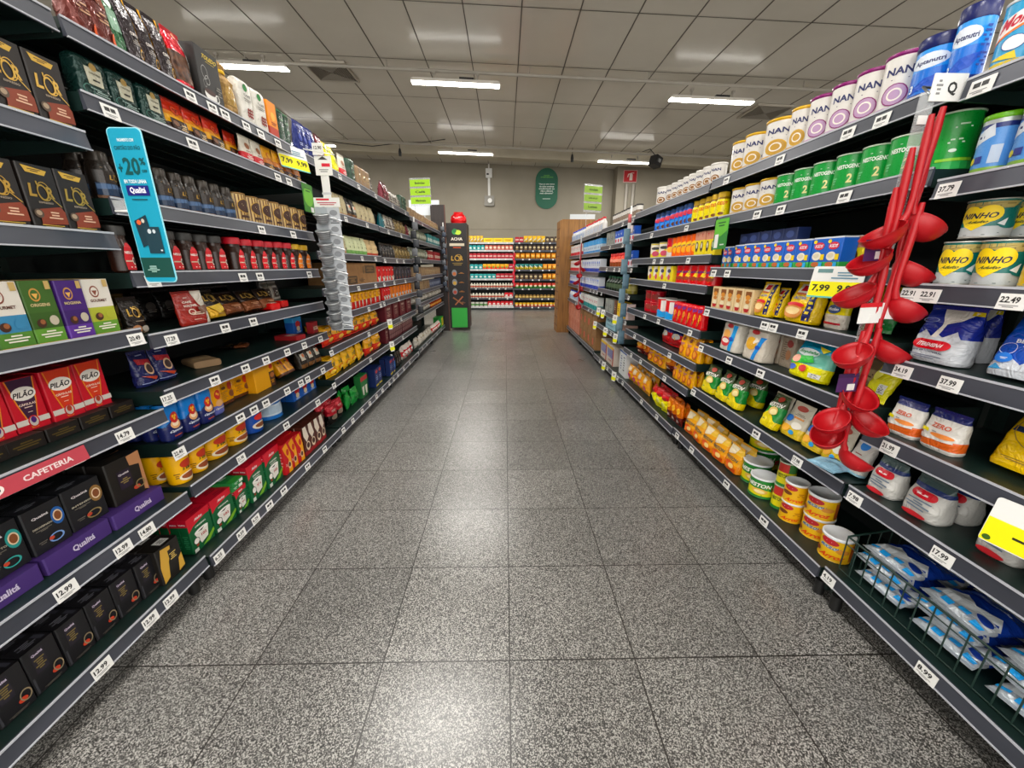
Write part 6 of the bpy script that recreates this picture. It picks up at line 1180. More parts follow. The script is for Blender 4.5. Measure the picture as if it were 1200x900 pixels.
# ---- price tags on the rails
def tag_mesh(txt, vert=False):
    b = MB(); w_, h = .052, .036
    b.box(-w_ / 2, -.0012, 0, w_ / 2, 0, h, 'white')
    S = flatS(w_, h, -.0012)
    if txt: b.art(S, [('t', txt, -.08, .62, .7, .4, '#1c1c1c'), ('l', -.05, .22, .7, .2, 2, '#8a8a8a')], w_, h, .0003)
    else: b.art(S, [('r', -.35, .5, -.05, .8, '#2a2a2a'), ('r', .0, .5, .28, .8, '#2a2a2a'), ('l', -.05, .22, .7, .22, 2, '#8a8a8a')], w_, h, .0003)
    return b.mesh('price_tag')
_tm = {}
for (s, bay, lv, y, txt) in TAGS:
    if txt not in _tm: _tm[txt] = tag_mesh(txt)
    o = link('price_tag', _tm[txt]); z = LV[(s, bay)][lv]
    o.location = (s * (1.1445 - .0015), y, z - .045); o.rotation_euler = (-.14, 0, -s * PI / 2)
    put(o, 'white price tag' + (' reading ' + txt.replace('.', ' point ') if False else ''), (s, bay), lv, 0, 0, y, 'price tag')
# coloured brand strip clipped over the rail under the red cartons
b = MB(); b.box(-.13, -.0012, 0, .13, 0, .04, '#b04a55'); b.art(flatS(.26, .04, -.0012), [('e', -.3, .5, .1, .36, '#efe6e2'), ('t', 'PIL\u00c3O', -.3, .5, .15, .3, '#2a1518'), ('t', 'CAFETERIA', .15, .5, .42, .36, '#efdcdc')], .26, .04, .0003)
o = link('rail_strip', b.mesh('rail_strip')); o.location = (-1.142, .84, .74 - .043); o.rotation_euler = (-.14, 0, PI / 2); tag(o, 'red lettered strip on the rail beneath red capsule cartons', 'shelf strip')

# ---- labels for everything placed
from collections import defaultdict
G = defaultdict(list)
for p in PLACED: G[(p[1], p[2], p[3])].append(p)
GLOBAL = defaultdict(set)
for (d, bay, lv), L in G.items():
    multi = len({p[4] for p in L}) > 1; stk = len({p[5] for p in L}) > 1
    sub = defaultdict(list)
    for p in L: sub[(p[4], p[5])].append(p)
    for (r, k), q in sub.items():
        q.sort(key=lambda p: p[6])
        for i, p in enumerate(q):
            ws = [d]
            if len(q) > 1: ws.append(ORD[i] if bay[0] else ORD[i].replace('nearest', 'from left') if i else 'leftmost')
            if multi: ws.append('front row' if r == 0 else NTH[r] + ' row')
            if stk: ws.append('lower' if k == 0 else 'upper')
            ws.append(shelf_words(bay, lv))
            t = ', '.join(ws)
            if len(t.split()) > 16: t = t.replace(' coffee', '', 1)
            p[0]['label'] = t; p[0]['category'] = p[7]
            p[0]['group'] = d + ' on the ' + shelf_words(bay, lv)

# ============================================================ loose packs lying about
lay_flat(-1, 1, 5, 'kraftpk', 1.30, 1.62, 1.0, 'olive and gold pouch lying flat on the half-empty shelf', .9, thick=.5)
lay_flat(-1, 1, 5, 'lorbrown', 1.40, 1.98, 1.9, 'dark crumpled pouch lying at the back of half-empty shelf', 1, thick=.5)
lay_flat(-1, 1, 5, 'redbox', 1.24, 2.22, 1.5, 'crimson packet lying flat beside the blue carton', .8, thick=.5)
lay_flat(-1, 1, 4, 'redpk', 1.24, 2.02, 1.45, 'red packet lying flat on the left, near the copper pouches', 1.0, thick=.7)
lay_flat(-1, 1, 4, 'redpk', 1.28, 2.17, 1.55, 'red packet lying flat, farther one behind copper pouches', 1.0, thick=.7)
lay_flat(1, 1, 5, 'lightblue', 1.20, 1.24, -1.4, 'pale blue milk bag lying under the ladles', .9, thick=.8)
i = 0
for lay in range(3):
    for cx in (1.29, 1.45):
        for j in range(6):
            yy = .05 + j * .188 + .02 * (lay % 2)
            
            o = lay_flat(1, 0, 6, 'milkblue', cx, yy, -PI / 2 + random.uniform(-.12, .12), 'blue milk bag in wire basket, %s from far end, %s layer, %s column' % (NTH[5 - j], ['bottom', 'middle', 'top'][lay], 'front' if cx < 1.4 else 'rear'), .82, dz=.006 + lay * .052, thick=.72)
            o['group'] = 'milk bags in the wire basket'
# wire basket on the lowest right shelf
e = empty('wire_basket', (1.19, .5, .16)); 
b = MB(); G_ = mat('#1c332c', .4); y0, y1, zb, zt = -.08, 1.105, .164, .30
def R_(pts, r=.0022): b.tube([(x - 1.19, y - .5, z - .16) for x, y, z in pts], r, G_, 6)
R_([(1.19, y0, zt), (1.19, y1, zt)], .0035); R_([(1.19, y1, zt), (1.53, y1, zt + .06)], .0035); R_([(1.19, y0, zt), (1.53, y0, zt + .06)], .0035); R_([(1.19, y0, zb + .003), (1.19, y1, zb + .003)])
R_([(1.19, y0, zt - .03), (1.19, y1, zt - .03)], .0018)
for k in range(30): y = y0 + (y1 - y0) * k / 29; R_([(1.19, y, zb), (1.19, y, zt)])
for yy in (y0, y1):
    for k in range(1, 9): x = 1.19 + .34 * k / 9; R_([(x, yy, zb), (x, yy, zt + .06 * k / 9)])
o = link('wire_frame', b.mesh('wire_frame'), e); tag(e, 'dark green wire basket holding milk bags on the bottom right shelf', 'basket')

# ============================================================ hanging strips
# red silicone ladles on a clear strip
e = empty('clip_strip', (1.075, 1.13, 0)); b = MB(); b.box(-.02, -.001, .72, .02, .001, 1.62, 'clear')
for k in range(12): b.box(-.012, -.0025, .78 + k * .07, .012, -.001, .80 + k * .07, 'white')
link('plastic_strip', b.mesh('plastic_strip'), e)
b = MB(); b.tube([(0, -.004, 1.615), (0, .02, 1.64), (.08, .03, 1.64)], .003, 'steel', 6); b.box(.0, -.006, 1.60, .085, -.003, 1.66, 'white')
b.art(flatS(.085, .06, -.006, .0425, 1.60), [('t', 'Q', .1, .45, .28, .5, '#2a2a2a'), ('l', -.3, .5, .2, .6, 4, '#8a8a8a')], .085, .06, .0004); link('hook_card', b.mesh('hook_card'), e)
tag(e, 'clear plastic clip strip carrying the red ladles', 'clip strip')
def ladle_mesh():
    b = MB(); m_ = MAT['redsil']
    # handle: flat-oval stem swelling to the grip, then curving out to the bowl
    pts = [(0, 0, 0), (0, 0, -.05), (0, 0, -.12), (.0, 0, -.19), (.004, 0, -.225), (.012, 0, -.245)]
    b.tube(pts, [.006, .0095, .009, .0075, .008, .010], m_, 10)
    T = Matrix.Translation((.057, 0, -.268)) @ Matrix.Rotation(.5, 4, 'Y')
    n = 22; R = .043; prof = []
    for k in range(8): a = PI / 2 * k / 7; prof.append((max(R * math.sin(a), .0002), -.044 * math.cos(a)))
    prof += [(R + .0015, .001)] + [(max((R - .0028) * math.sin(PI / 2 * k / 7), .0002), -.041 * math.cos(PI / 2 * k / 7)) for k in range(7, -1, -1)]
    T2 = T @ Matrix.Diagonal((1.25, 1, 1, 1))
    b.lathe(prof, m_, n, T2)
    return b.mesh('bowl_and_handle')
lm = ladle_mesh()
LAD = [ # x offset from strip, z of the hanging point, turn, words
 (-.015, 1.56, 175, 'topmost, bowl to the left'), (-.03, 1.49, 185, 'left, second bowl down'), (-.035, 1.40, 178, 'left, third bowl down, with purple card'), (-.03, 1.23, 200, 'left, small dish below white card'),
 (.02, 1.58, 5, 'topmost, bowl to the right'), (.03, 1.46, -8, 'right, second bowl down'), (.025, 1.36, 4, 'right, third bowl down'), (.02, 1.24, -12, 'right, fourth bowl down'),
 (-.005, 1.10, -105, 'facing the aisle, largest dish'), (.005, 1.03, -80, 'facing the aisle, just below largest dish'), (-.03, 1.02, 200, 'low left bowl'), (-.035, .97, 215, 'lowest left dish'), (.0, .89, -10, 'lowest of all, pointing right')]
for i, (dx, z, a, wd) in enumerate(LAD):
    e = empty('soup_ladle', (1.075 + dx, 1.09 + .011 * (i % 3), z), math.radians(a))
    o = link('bowl_and_handle', lm, e)
    tag(e, 'red silicone ladle on the strip, ' + wd, 'ladle', 'red ladles hanging at the right')
    e.rotation_euler = (0, .06 * (-1 if abs(a) > 90 else 1) * 0 + .05, math.radians(a))
    if i in (2, 3, 7, 10):
        b = MB(); b.box(-.03, -.001, -.045, .03, .001, .0, '#4a2a5a' if i % 2 == 0 else 'white'); b.box(-.03, -.0015, 0, .03, .0015, .012, '#b8202a' if i % 2 else '#3a1f48'); b.box(.0, -.002, -.04, .022, -.0005, -.02, 'white')
        q = link('price_card', b.mesh('price_card'), e); q.location = (.02, -.0, -.14); q.rotation_euler = (0, .0, -math.radians(a))
# bagged sieves on a white strip
e = empty('clip_strip', (-1.04, 2.5, 0)); b = MB(); b.box(-.022, -.006, 1.52, .022, .0, 1.80, 'white'); b.box(-.026, -.008, 1.6, .026, -.0, 1.612, '#c9cacc'); link('plastic_strip', b.mesh('plastic_strip'), e)
b = MB(); b.box(-.045, -.011, 1.70, .05, -.0085, 1.80, 'white'); b.art(flatS(.095, .1, -.011, .0025, 1.70), [('r', -.1, .45, .4, .62, '#c4203a'), ('l', 0, .25, .6, .2, 2, '#8a8a8a'), ('p', [(-.3, .8), (.3, .8), (0, .98)], '#3a3a3a')], .095, .1, .0004)
b.box(-.04, -.03, 1.80, .02, -.028, 1.86, 'white'); b.art(flatS(.06, .06, -.03, -.01, 1.80), [('t', '12.90', 0, .6, .7, .3, '#3a3a3a')], .06, .06, .0004); b.tube([(-.09, -.03, 1.83), (.08, -.03, 1.80)], .003, 'white', 6)
link('header_sign', b.mesh('header_sign'), e); tag(e, 'white clip strip with header sign carrying bagged sieves', 'clip strip')
def sieve():
    e = empty('packed_sieve', (0, 0, 0))
    b = MB(); b.box(-.07, 0, -.05, .072, .002, .055, '#c3c7cb'); b.art(flatS(.142, .105, 0, .001, -.05), [('r', -.5, .5, .0, 1, '#aab0b5'), ('l', .25, .3, .38, .3, 3, '#5a5d60'), ('e', .25, .72, .16, .15, '#8d9094'), ('r', .05, .0, .5, .08, '#2c2e30')], .142, .105, .0004)
    link('backing_card', b.mesh('backing_card'), e)
    b = MB(); T = Matrix.Translation((-.022, -.004, .02)) @ Matrix.Rotation(.15, 4, 'X'); R = .042
    md = mat('#8a8d90', .4, .3); ml = mat('#c3c6c8', .3, .6)
    b.lathe([(.028, -.045), (.036, -.02), (.040, 0)], md, 18, T @ Matrix.Translation((0, -.03, 0)))
    b.lathe([(R, -.002), (R + .003, .0), (R + .003, .004), (R, .005), (R - .004, .003), (R - .006, -.003)], ml, 20, T @ Matrix.Translation((0, -.03, 0)))
    for k in range(3): b.lathe([(.031 + .004 * k, -.034 + .012 * k), (.033 + .004 * k, -.032 + .012 * k)], ml, 18, T @ Matrix.Translation((0, -.03, 0)))
    link('sieve_bowl', b.mesh('sieve_bowl'), e)
    b = MB(); b.tube([(.018, -.034, .0), (.05, -.03, -.005), (.085, -.02, -.02)], .004, ml, 6); link('handle', b.mesh('handle'), e)
    return e
s0 = sieve()
zz = [1.475, 1.385, 1.315, 1.245, 1.175, 1.108, 1.04, .975, .915, .855]
for i, z in enumerate(zz):
    o = s0 if i == 0 else copy_tree(s0)
    o.location = (-1.045 - .002 * (i % 2) + .0, 2.48 - .022 * (i % 3) * 0 + .0, z); o.rotation_euler = (.12, 0, 0)
    tag(o, 'grey sieve on silver card, %s down the hanging strip' % (['topmost', 'second', 'third', 'fourth', 'fifth', 'sixth', 'seventh', 'eighth', 'ninth', 'lowest'][i]), 'sieve', 'bagged sieves on the strip')
b = MB(); b.box(-.075, -.001, 0, .075, .001, .05, 'white'); b.art(flatS(.15, .05, -.001), [('r', -.4, .7, .1, .9, '#c4203a'), ('l', 0, .35, .8, .4, 2, '#a83a4a')], .15, .05, .0004)
o = link('header_card', b.mesh('header_card')); o.location = (-1.04, 2.478, 1.532); tag(o, 'white and red header card above the topmost sieve', 'card')

# blue promotion board sticking into the aisle at the left
def rrect(x0, z0, x1, z1, r, n=6):
    P = []
    for cx, cz, a0 in ((x1 - r, z0 + r, -90), (x1 - r, z1 - r, 0), (x0 + r, z1 - r, 90), (x0 + r, z0 + r, 180)):
        for k in range(n + 1): a = math.radians(a0 + 90 * k / n); P.append((cx + r * math.cos(a), cz + r * math.sin(a)))
    return P
e = empty('promotion_board', (-1.062, 1.25, 1.155)); b = MB()
b.prism(rrect(-.045, 0, .045, .412, .012), -.0015, .0015, '#1b93ad'); b.prism(rrect(-.0475, -.0025, .0475, .4145, .013), -.0005, .0025, '#9fdbe6')
S = flatS(.09, .412, -.0015)
b.art(S, [('r', -.5, .03, .5, .17, '#12433c'), ('t', 'PAGAMENTO COM', 0, .93, .5, .02, '#dff2f4'), ('t', 'CART\u00c3O DO P\u00c3O', 0, .885, .8, .03, '#0d4d56'), ('t', '+', -.36, .76, .13, .05, '#0b4a4a'), ('t', '20', 0, .77, .5, .11, '#0b4a4a'), ('t', '%', .36, .80, .18, .045, '#0b4a4a'), ('t', 'OFF', .37, .74, .16, .018, '#0b4a4a'),
  ('t', 'EM TODA LINHA', 0, .675, .7, .024, '#e8f6f8'), ('r', -.34, .585, .36, .65, '#1b1f6b'), ('t', 'Qualit\u00e1', .01, .617, .5, .045, '#f0f0f6'), ('l', 0, .56, .7, .015, 1, '#0d4d56'),
  ('p', [(-.36, .42), (.05, .46), (.12, .28), (-.28, .24)], '#12303a'), ('e', -.22, .41, .07, .016, '#e0643a'), ('e', -.08, .42, .05, .014, '#c9c4b8'), ('r', -.1, .2, .38, .38, '#173640'), ('e', .05, .35, .06, .016, '#c4ccd0'), ('e', .2, .35, .05, .014, '#c4ccd0'), ('r', .28, .215, .34, .225, '#e8eef0'),
  ('l', -.12, .09, .4, .05, 4, '#a9c9c0')], .09, .412, .0004)
link('printed_board', b.mesh('printed_board'), e)
b = MB(); b.box(.03 - .06, .003, .2, -.03 - .06 + .0, .006, .23, 'clear'); b.tube([(-.04, .003, .2), (-.085, .003, .2)], .003, 'white', 6); link('clip_arm', b.mesh('clip_arm'), e)
tag(e, 'turquoise promotion board with plus 20 percent sticking into the aisle', 'sign')

def flag(name, label, loc, rz, w_, h, base, ops, rx=0):
    b = MB(); b.prism(rrect(-w_ / 2, 0, w_ / 2, h, min(w_, h) * .06, 3), -.0008, .0008, base); b.art(flatS(w_, h, -.0008), ops, w_, h, .0004)
    o = link(name, b.mesh(name)); o.location = loc; o.rotation_euler = (rx, 0, rz); tag(o, label, 'sign'); return o
OF = [('r', -.49, .02, .49, .52, '#e8e01a'), ('r', -.5, .0, .5, .05, '#6ac0b8'), ('p', [(-.4, .8), (-.1, .8), (-.1, .92), (-.4, .92)], '#6a8a8a'), ('l', .15, .72, .5, .25, 3, '#6a8fa0'), ('t', '7,99', -.25, .3, .36, .25, '#2a2a1a'), ('t', '9,99', .25, .3, .36, .25, '#2a2a1a')]
flag('offer_card', 'white and yellow offer card hanging from the top left shelf', (-1.13, 2.36, 1.70), PI / 2 - .35, .19, .12, 'white', OF, -.2)
flag('offer_card', 'white and yellow offer card beside the ladle strip', (1.115, 1.33, 1.095), -PI / 2 + .25, .17, .105, 'white', OF, -.1)
flag('offer_card', 'white, yellow and green offer card at the right picture edge', (1.13, .69, .585), -PI / 2 + .2, .12, .11, 'white', [('r', -.49, .02, .49, .55, '#e6de1a'), ('l', 0, .3, .3, .1, 1, '#2a2a1a'), ('e', -.4, .1, .06, .06, '#3a5a1a')], -.15)
flag('shelf_flag', 'green leaf-printed shelf flag near the sieves', (-1.135, 2.46, 1.50), PI / 2, .12, .15, '#3c7a2a', [('e', 0, .55, .46, .34, '#6fae3a'), ('l', 0, .8, .6, .2, 2, '#2f5a1c'), ('r', .1, .02, .4, .2, 'white')])
flag('shelf_flag', 'green leaf-printed shelf flag beside yellow cartons at right', (1.12, 2.12, 1.285), -PI / 2, .13, .15, '#2f7a35', [('p', [(-.48, .98), (.48, .98), (.48, .6), (.0, .42), (-.48, .5)], '#63ae3a'), ('l', 0, .82, .6, .18, 2, '#1f5a24'), ('r', -.4, .05, -.12, .5, 'white'), ('l', .2, .15, .3, .08, 1, '#cfe0cf')])
k = 0
for (s, y, z, wd) in ((-1, 3.80, .69, 'upper, on the third left rack edge'), (-1, 3.80, .47, 'lower, on the third left rack edge'), (1, 3.86, .13, 'nearest, bottom right shelf'), (1, 4.30, .13, 'second nearest, bottom right shelf'), (1, 3.92, .52, 'nearest, sixth shelf at right'), (1, 4.33, .52, 'second nearest, sixth shelf at right'), (1, 4.86, .52, 'third nearest, sixth shelf at right'), (1, 3.98, .705, 'nearest, fifth shelf at right'), (1, 4.5, .705, 'second nearest, fifth shelf at right'), (1, 4.72, .705, 'third nearest, fifth shelf at right')):
    b = MB(); b.prism([(-.03, .02), (-.02, 0), (.02, 0), (.03, .02), (.03, .1), (-.03, .1)], -.001, .001, 'white'); b.art(flatS(.06, .1, -.001), [('r', -.5, .12, .5, .45, '#dfe01a'), ('l', 0, .7, .6, .25, 2, '#5a5a5a')], .06, .1, .0005)
    o = link('offer_tag', b.mesh('offer_tag')); o.location = (s * 1.128, y, z - .085); o.rotation_euler = (-.1, 0, -s * PI / 2 + (.5 if s > 0 else -.5)); tag(o, 'white and yellow offer tag, ' + wd, 'price tag', 'yellow offer tags')

# rack-end strips of small goods
def hang(loc, n, h, cols, label, sp, w_=.07):
    e = empty('merchandise_strip', loc); b = MB(); b.box(-.008, -.001, 0, .008, .001, n * sp + .05, 'white'); link('plastic_strip', b.mesh('plastic_strip'), e)
    for i in range(n):
        b = MB(); c = cols[i % len(cols)]
        prof = [(0, w_ / 2, .001), (.2 * h, w_ / 2, .012), (.6 * h, w_ / 2, .012), (h, w_ / 2, .001)]
        S = body(b, prof, 2.5, [(0, c)], 0, 12); q = link('blister_pack', b.mesh('blister_pack'), e); q.location = (.012 * (-1) ** i, -.014, i * sp)
    tag(e, label, 'hanging strip'); return e
hang((-1.10, 5.04, .62), 11, .09, ['#24262a', '#6a6c70', '#3a3d42'], 'dark strip of hanging utensils between fourth and fifth left racks', .1)
hang((-1.10, 7.37, .75), 12, .08, ['#2d3138', '#3a4250', '#5a5d62'], 'dark strip of hanging utensils at the far left rack end', .095)
hang((1.10, 3.67, .48), 8, .13, ['#5c7684', '#6d8794'], 'blue-grey scalloped strip of hanging packs beyond red cocoa tins', .13, .06)
hang((1.12, 3.69, 1.30), 4, .07, ['#d8cfcf', '#b8605f'], 'pale strip of hanging packs at third right rack end, upper', .09, .03)
# second, distant strip of red ladles
e = empty('clip_strip', (1.10, 5.9, 0)); b = MB(); b.box(-.01, -.001, .62, .01, .001, 1.62, 'white'); link('plastic_strip', b.mesh('plastic_strip'), e); tag(e, 'distant clip strip with small red ladles, farther right', 'clip strip')
for i in range(8):
    o = empty('soup_ladle', (1.10, 5.87, 1.52 - i * .09), 0); link('bowl_and_handle', lm, o); o.rotation_euler = (0, 0, math.radians([200, -20, 250, 180, -60, 210, 0, 260][i])); tag(o, 'red ladle on the distant strip, %s down' % ['topmost', 'second', 'third', 'fourth', 'fifth', 'sixth', 'seventh', 'lowest'][i], 'ladle', 'red ladles on the distant strip')
# red strip on back wall rack joint
hang((.245, 11.16, .65), 9, .1, ['#b8142c', '#c8324a'], 'red strip of small packs down the middle of back wall racks', .1, .06)

# ============================================================ rack ends
e = empty('end_display', (-.885, 7.72, 0)); b = MB(); b.box(-.185, -.19, .04, .185, .28, 1.95, 'darkwood'); link('cabinet', b.mesh('cabinet'), e)
b = MB(); b.box(-.17, -.196, .06, .17, -.191, 1.93, '#1b1716'); S = flatS(.34, 1.87, -.196, 0, .06)
b.art(S, [('r', -.44, .0, .44, .2, '#3aa347'), ('e', -.08, .93, .16, .026, '#2f8a4a'), ('e', .08, .925, .17, .022, '#b9d04a'), ('e', -.1, .94, .1, .02, '#1f6a3a'), ('t', 'ACHA', 0, .865, .62, .028, '#efe6d8'), ('r', -.4, .80, .4, .825, '#d8cdb8'), ('l', 0, .785, .6, .02, 1, '#b8502a')] + LOR(.0, .68, .001)[:0] +
  [('o', -.02, .685, .14, .026, '#c9a24b', .25), ('o', .06, .69, .2, .032, '#c9a24b', .12), ('t', 'L', -.26, .685, .14, .045, '#c9a24b', .2), ('t', 'R', .22, .685, .18, .04, '#c9a24b'), ('l', 0, .63, .6, .03, 2, '#8a7440')] +
  [q for i, v in enumerate((.545, .455, .365)) for q in (('e', -.2, v, .14, .032, '#8a8d90'), ('e', -.2, v - .008, .1, .018, ['#b86a3a', '#c9a24b', '#a8483a'][i]), ('l', .18, v, .3, .015, 2, '#b0793f'))] +
  [('p', [(-.35, .3), (-.3, .31), (.25, .24), (.2, .23)], '#8a5a3a'), ('p', [(.2, .32), (.25, .31), (-.2, .225), (-.24, .235)], '#a86a4a'), ('l', .2, .255, .3, .015, 2, '#9a6a4a')], .34, 1.87, .0006)
link('printed_panel', b.mesh('printed_panel'), e); tag(e, 'tall black end display with gold script and green foot', 'display stand')
e = empty('rack_side_panel', (-1.2, 7.5, 0)); b = MB(); b.box(-.13, -.02, .0, .13, .02, 2.245, 'darkwood'); link('panel', b.mesh('panel'), e); b = MB(); b.box(.115, -.024, 0, .131, -.0205, 2.24, '#5a3a30'); link('edge_strip', b.mesh('edge_strip'), e); tag(e, 'tall dark brown board closing the far left racks', 'panel')
e = empty('rack_side_panel', (1.085, 7.45, 0)); b = MB(); b.box(-.115, -.2, .0, -.085, .25, 1.97, 'wood'); b.box(-.085, -.2, 0, .5, -.17, 1.985, 'wood'); link('panel', b.mesh('panel'), e)
b = MB()
for k in range(12): b.box(-.118, -.18 + .0, .12 + k * .155, -.1155, .2, .14 + k * .155, '#5f3616')
link('shelf_edges', b.mesh('shelf_edges'), e); tag(e, 'orange pine end board closing the far right racks', 'panel')
def board(name, label, x0, x1, z0, z1, y, c='#d5dadd'):
    b = MB(); b.box(x0, y, z0, x1, y + .01, z1, c); b.box((x0 + x1) / 2 - .01, y + .01, z0 - (.3 if x0 < 0 else 0), (x0 + x1) / 2 + .01, y + .02, z1, 'steel'); o = link(name, b.mesh(name)); tag(o, label, 'sign')
board('header_board', 'blank white header board above the far left panel', -1.72, -1.18, 2.08, 2.33, 7.56)
board('header_board', 'blank white header board above the pine end board', 1.14, 1.58, 1.987, 2.07, 7.285)
b = MB(); S = body(b, [(0, .13, .09), (.05, .15, .1), (.12, .14, .08), (.18, .08, .04), (.2, .09, .02)], 2.4, [(0, '#c4141cf')], .006, 20); b.art(S, [('l', -.1, .5, .4, .2, 2, '#e8c9c4')], .3, .2, .002)
o = link('shopping_bag', b.mesh('shopping_bag')); o.location = (-.86, 7.72, 1.951); tag(o, 'crumpled red plastic bag on top of the black end display', 'bag')
def aisle_sign(x, y, z, rz, words, label, c):
    e = empty('aisle_sign', (x, y, z), rz); b = MB(); b.box(-.16, .0, -.02, .16, .003, .36, 'clear'); b.tube([(-.1, .002, -.3), (-.1, .002, 0)], .004, 'clear', 6); link('clear_plate', b.mesh('clear_plate'), e)
    for i, wd in enumerate(words):
        b = MB(); b.box(-.155, -.004, .245 - i * .118, .155, -.0005, .335 - i * .118, c); b.art(flatS(.31, .09, -.004, 0, .245 - i * .118), [('t', wd, 0, .5, .5, .35, '#2f4a1a')], .31, .09, .0005); link('sign_strip', b.mesh('sign_strip'), e)
    tag(e, label, 'sign')
aisle_sign(-1.25, 6.3, 2.08, -.18, ['Bebidas', 'Caf\u00e9', 'Matinais'], 'aisle sign of three lime green strips above left racks', '#a8d41c')
aisle_sign(1.32, 6.3, 2.0, .38, ['Achocolatado', 'Leite em p\u00f3', 'Leites'], 'aisle sign of three green strips above right racks', '#8fae4a')
# wall things
b = MB(); b.prism(rrect(.845, 2.73, 1.455, 3.745, .3, 12), 11.665, 11.695, '#145a44'); S = flatS(.61, 1.015, 11.665, 1.15, 2.73)
b.art(S, [('t', 'NOSSA', 0, .82, .26, .03, '#6fb04a'), ('t', 'SUSTENTABILIDADE', 0, .78, .56, .03, '#6fb04a'), ('t', '"Aqui se est\u00e1 menos', 0, .61, .7, .04, '#e6ece8'), ('t', 'do ciclo continua', 0, .555, .66, .04, '#e6ece8'), ('t', 'transformando em', 0, .5, .7, .04, '#e6ece8'), ('t', 'vida e oferece', 0, .445, .56, .04, '#e6ece8'), ('t', 'mais alimento"', 0, .39, .6, .04, '#e6ece8'), ('l', 0, .25, .5, .03, 1, '#cfdcd4')], .61, 1.015, .001)
o = link('wall_sign', b.mesh('wall_sign')); tag(o, 'dark green oblong sign with white text on the back wall', 'sign')
b = MB(); b.box(3.14, 11.28, 3.33, 3.50, 11.298, 3.62, '#d6b0ae'); b.box(3.155, 11.276, 3.345, 3.485, 11.2795, 3.605, '#b01a24'); S = flatS(.33, .26, 11.276, 3.32, 3.345)
b.art(S, [('r', -.06, .12, .18, .6, '#e8d9d0'), ('e', .06, .62, .12, .1, '#e8d9d0'), ('r', .0, .66, .12, .8, '#e8d9d0'), ('p', [(.02, .78), (-.2, .7), (-.24, .4), (-.18, .4), (-.14, .64), (.02, .7)], '#e8d9d0'), ('r', .1, .76, .28, .82, '#e8d9d0')], .33, .26, .001)
o = link('extinguisher_sign', b.mesh('extinguisher_sign')); tag(o, 'red square fire extinguisher sign on the far right wall', 'sign')
for i, x in enumerate((3.24, 3.42)):
    b = MB(); b.tube([(x, 11.26, 0.0), (x, 11.26, 3.28)], .045, 'pipe', 10); o = link('wall_pipe', b.mesh('wall_pipe')); tag(o, 'vertical beige pipe under the red sign, %s one' % ('left' if i == 0 else 'right'), 'pipe')
e = empty('wall_camera', (-.43, 11.66, 3.6)); b = MB(); b.box(-.085, -.06, -.10, .085, .035, .12, 'white'); b.box(-.06, -.063, -.04, .0, -.0605, 0, '#2a2a2a'); link('junction_box', b.mesh('junction_box'), e)
b = MB(); b.box(-.018, 0, .12, .018, .03, .32, 'white'); b.box(-.03, 0, -.55, .03, .03, -.1, 'white'); link('cable_trunk', b.mesh('cable_trunk'), e)
b = MB(); b.box(-.13, -.05, -.80, .13, .03, -.55, '#8d8b84'); b.lathe([(.001, -.02), (.05, 0), (.06, .05)], 'white', 14, Matrix.Translation((0.02, -.06, -.68)) @ Matrix.Rotation(PI / 2, 4, 'X')); link('camera_housing', b.mesh('camera_housing'), e); tag(e, 'white junction box with trunking and small camera on the back wall', 'camera')
e = empty('ceiling_speaker', (3.12, 8.9, 3.27)); b = MB(); b.box(-.09, -.09, -.1, .09, .09, .09, '#1a1a1c', Matrix.Rotation(.5, 4, 'Z') @ Matrix.Rotation(.3, 4, 'Y')); b.box(-.03, -.11, -.03, .03, -.09, .03, '#8a8a8a', Matrix.Rotation(.5, 4, 'Z') @ Matrix.Rotation(.3, 4, 'Y')); link('speaker_body', b.mesh('speaker_body'), e)
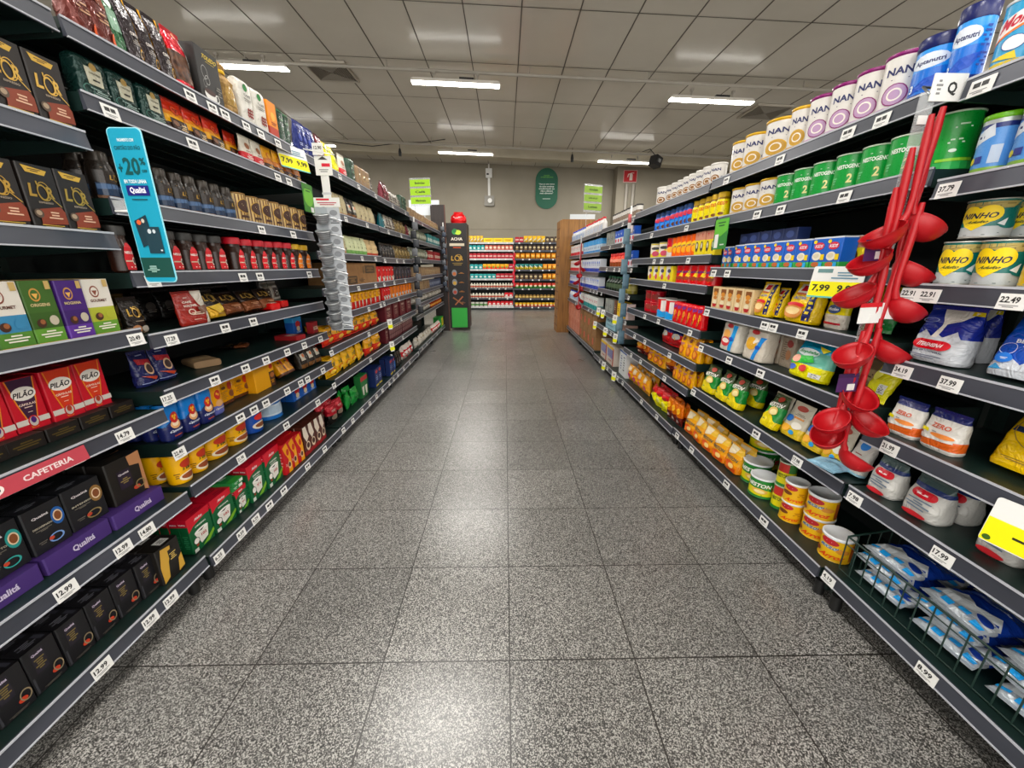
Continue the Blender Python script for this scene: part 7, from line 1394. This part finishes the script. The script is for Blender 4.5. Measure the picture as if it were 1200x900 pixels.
b = MB(); b.tube([(0, 0, .09), (-.1, .1, .25), (-.1, .6, .33)], .008, '#2a2a2a', 6); link('bracket', b.mesh('bracket'), e); tag(e, 'black cube loudspeaker hanging near the far right lamp', 'loudspeaker')
for i, x in enumerate((-2.3, 1.5)):
    e = empty('ceiling_spotlight', (x, 9.62, 3.6 - (.1 if i else 0))); b = MB(); b.lathe([(.03, -.08), (.035, 0), (.02, .06), (.006, .08)], '#1a1a1c', 12); link('spot_body', b.mesh('spot_body'), e); b = MB(); b.tube([(0, 0, .07), (0, 0, .2 if i else .16)], .006, '#2a2a2a', 6); link('stem', b.mesh('stem'), e); tag(e, 'small black spotlight on the far pipe, %s' % ('left of centre' if i == 0 else 'right of centre'), 'spotlight')
b = MB(); b.tube([(-4.0, 9.66, 3.83), (-3.4, 9.66, 3.76), (-2.9, 9.66, 3.72), (-2.35, 9.66, 3.78), (-1.8, 9.66, 3.8), (-1.3, 9.66, 3.86)], .009, '#1f1d1c', 6); o = link('loose_cable', b.mesh('loose_cable')); tag(o, 'black cable sagging along the far pipe', 'cable')
# ceiling air vents
def vent(x, y, label):
    e = empty('ceiling_vent', (x, y, CE(x) - .006)); e.rotation_euler = (0, .035, 0)
    b = MB(); r = .3; t = .025
    for q in ((-r, -r, r, -r + t), (-r, r - t, r, r), (-r, -r + t, -r + t, r - t), (r - t, -r + t, r, r - t)): b.box(q[0], q[1], -.03, q[2], q[3], .0, '#b5afa3')
    link('frame', b.mesh('frame'), e)
    b = MB(); b.box(-r + t, -r + t, -.004, r - t, r - t, 0, '#151413'); link('duct_opening', b.mesh('duct_opening'), e)
    for k in range(9):
        b = MB(); q = r - t - .004 - k * .029; c = '#9a948a'
        if q < .03: break
        for (x0, y0, x1, y1) in ((-q, -q, q, -q + .008), (-q, q - .008, q, q), (-q, -q + .008, -q + .008, q - .008), (q - .008, -q + .008, q, q - .008)): b.box(x0, y0, -.022 - k * .002, x1, y1, -.006, c)
        link('louvre', b.mesh('louvre'), e)
    tag(e, label, 'air vent')
vent(-2.5, 6.7, 'square louvred air vent in the ceiling, above left racks'); vent(4.35, 7.4, 'square louvred air vent in the ceiling, above right racks')
for i in range(5):
    pass
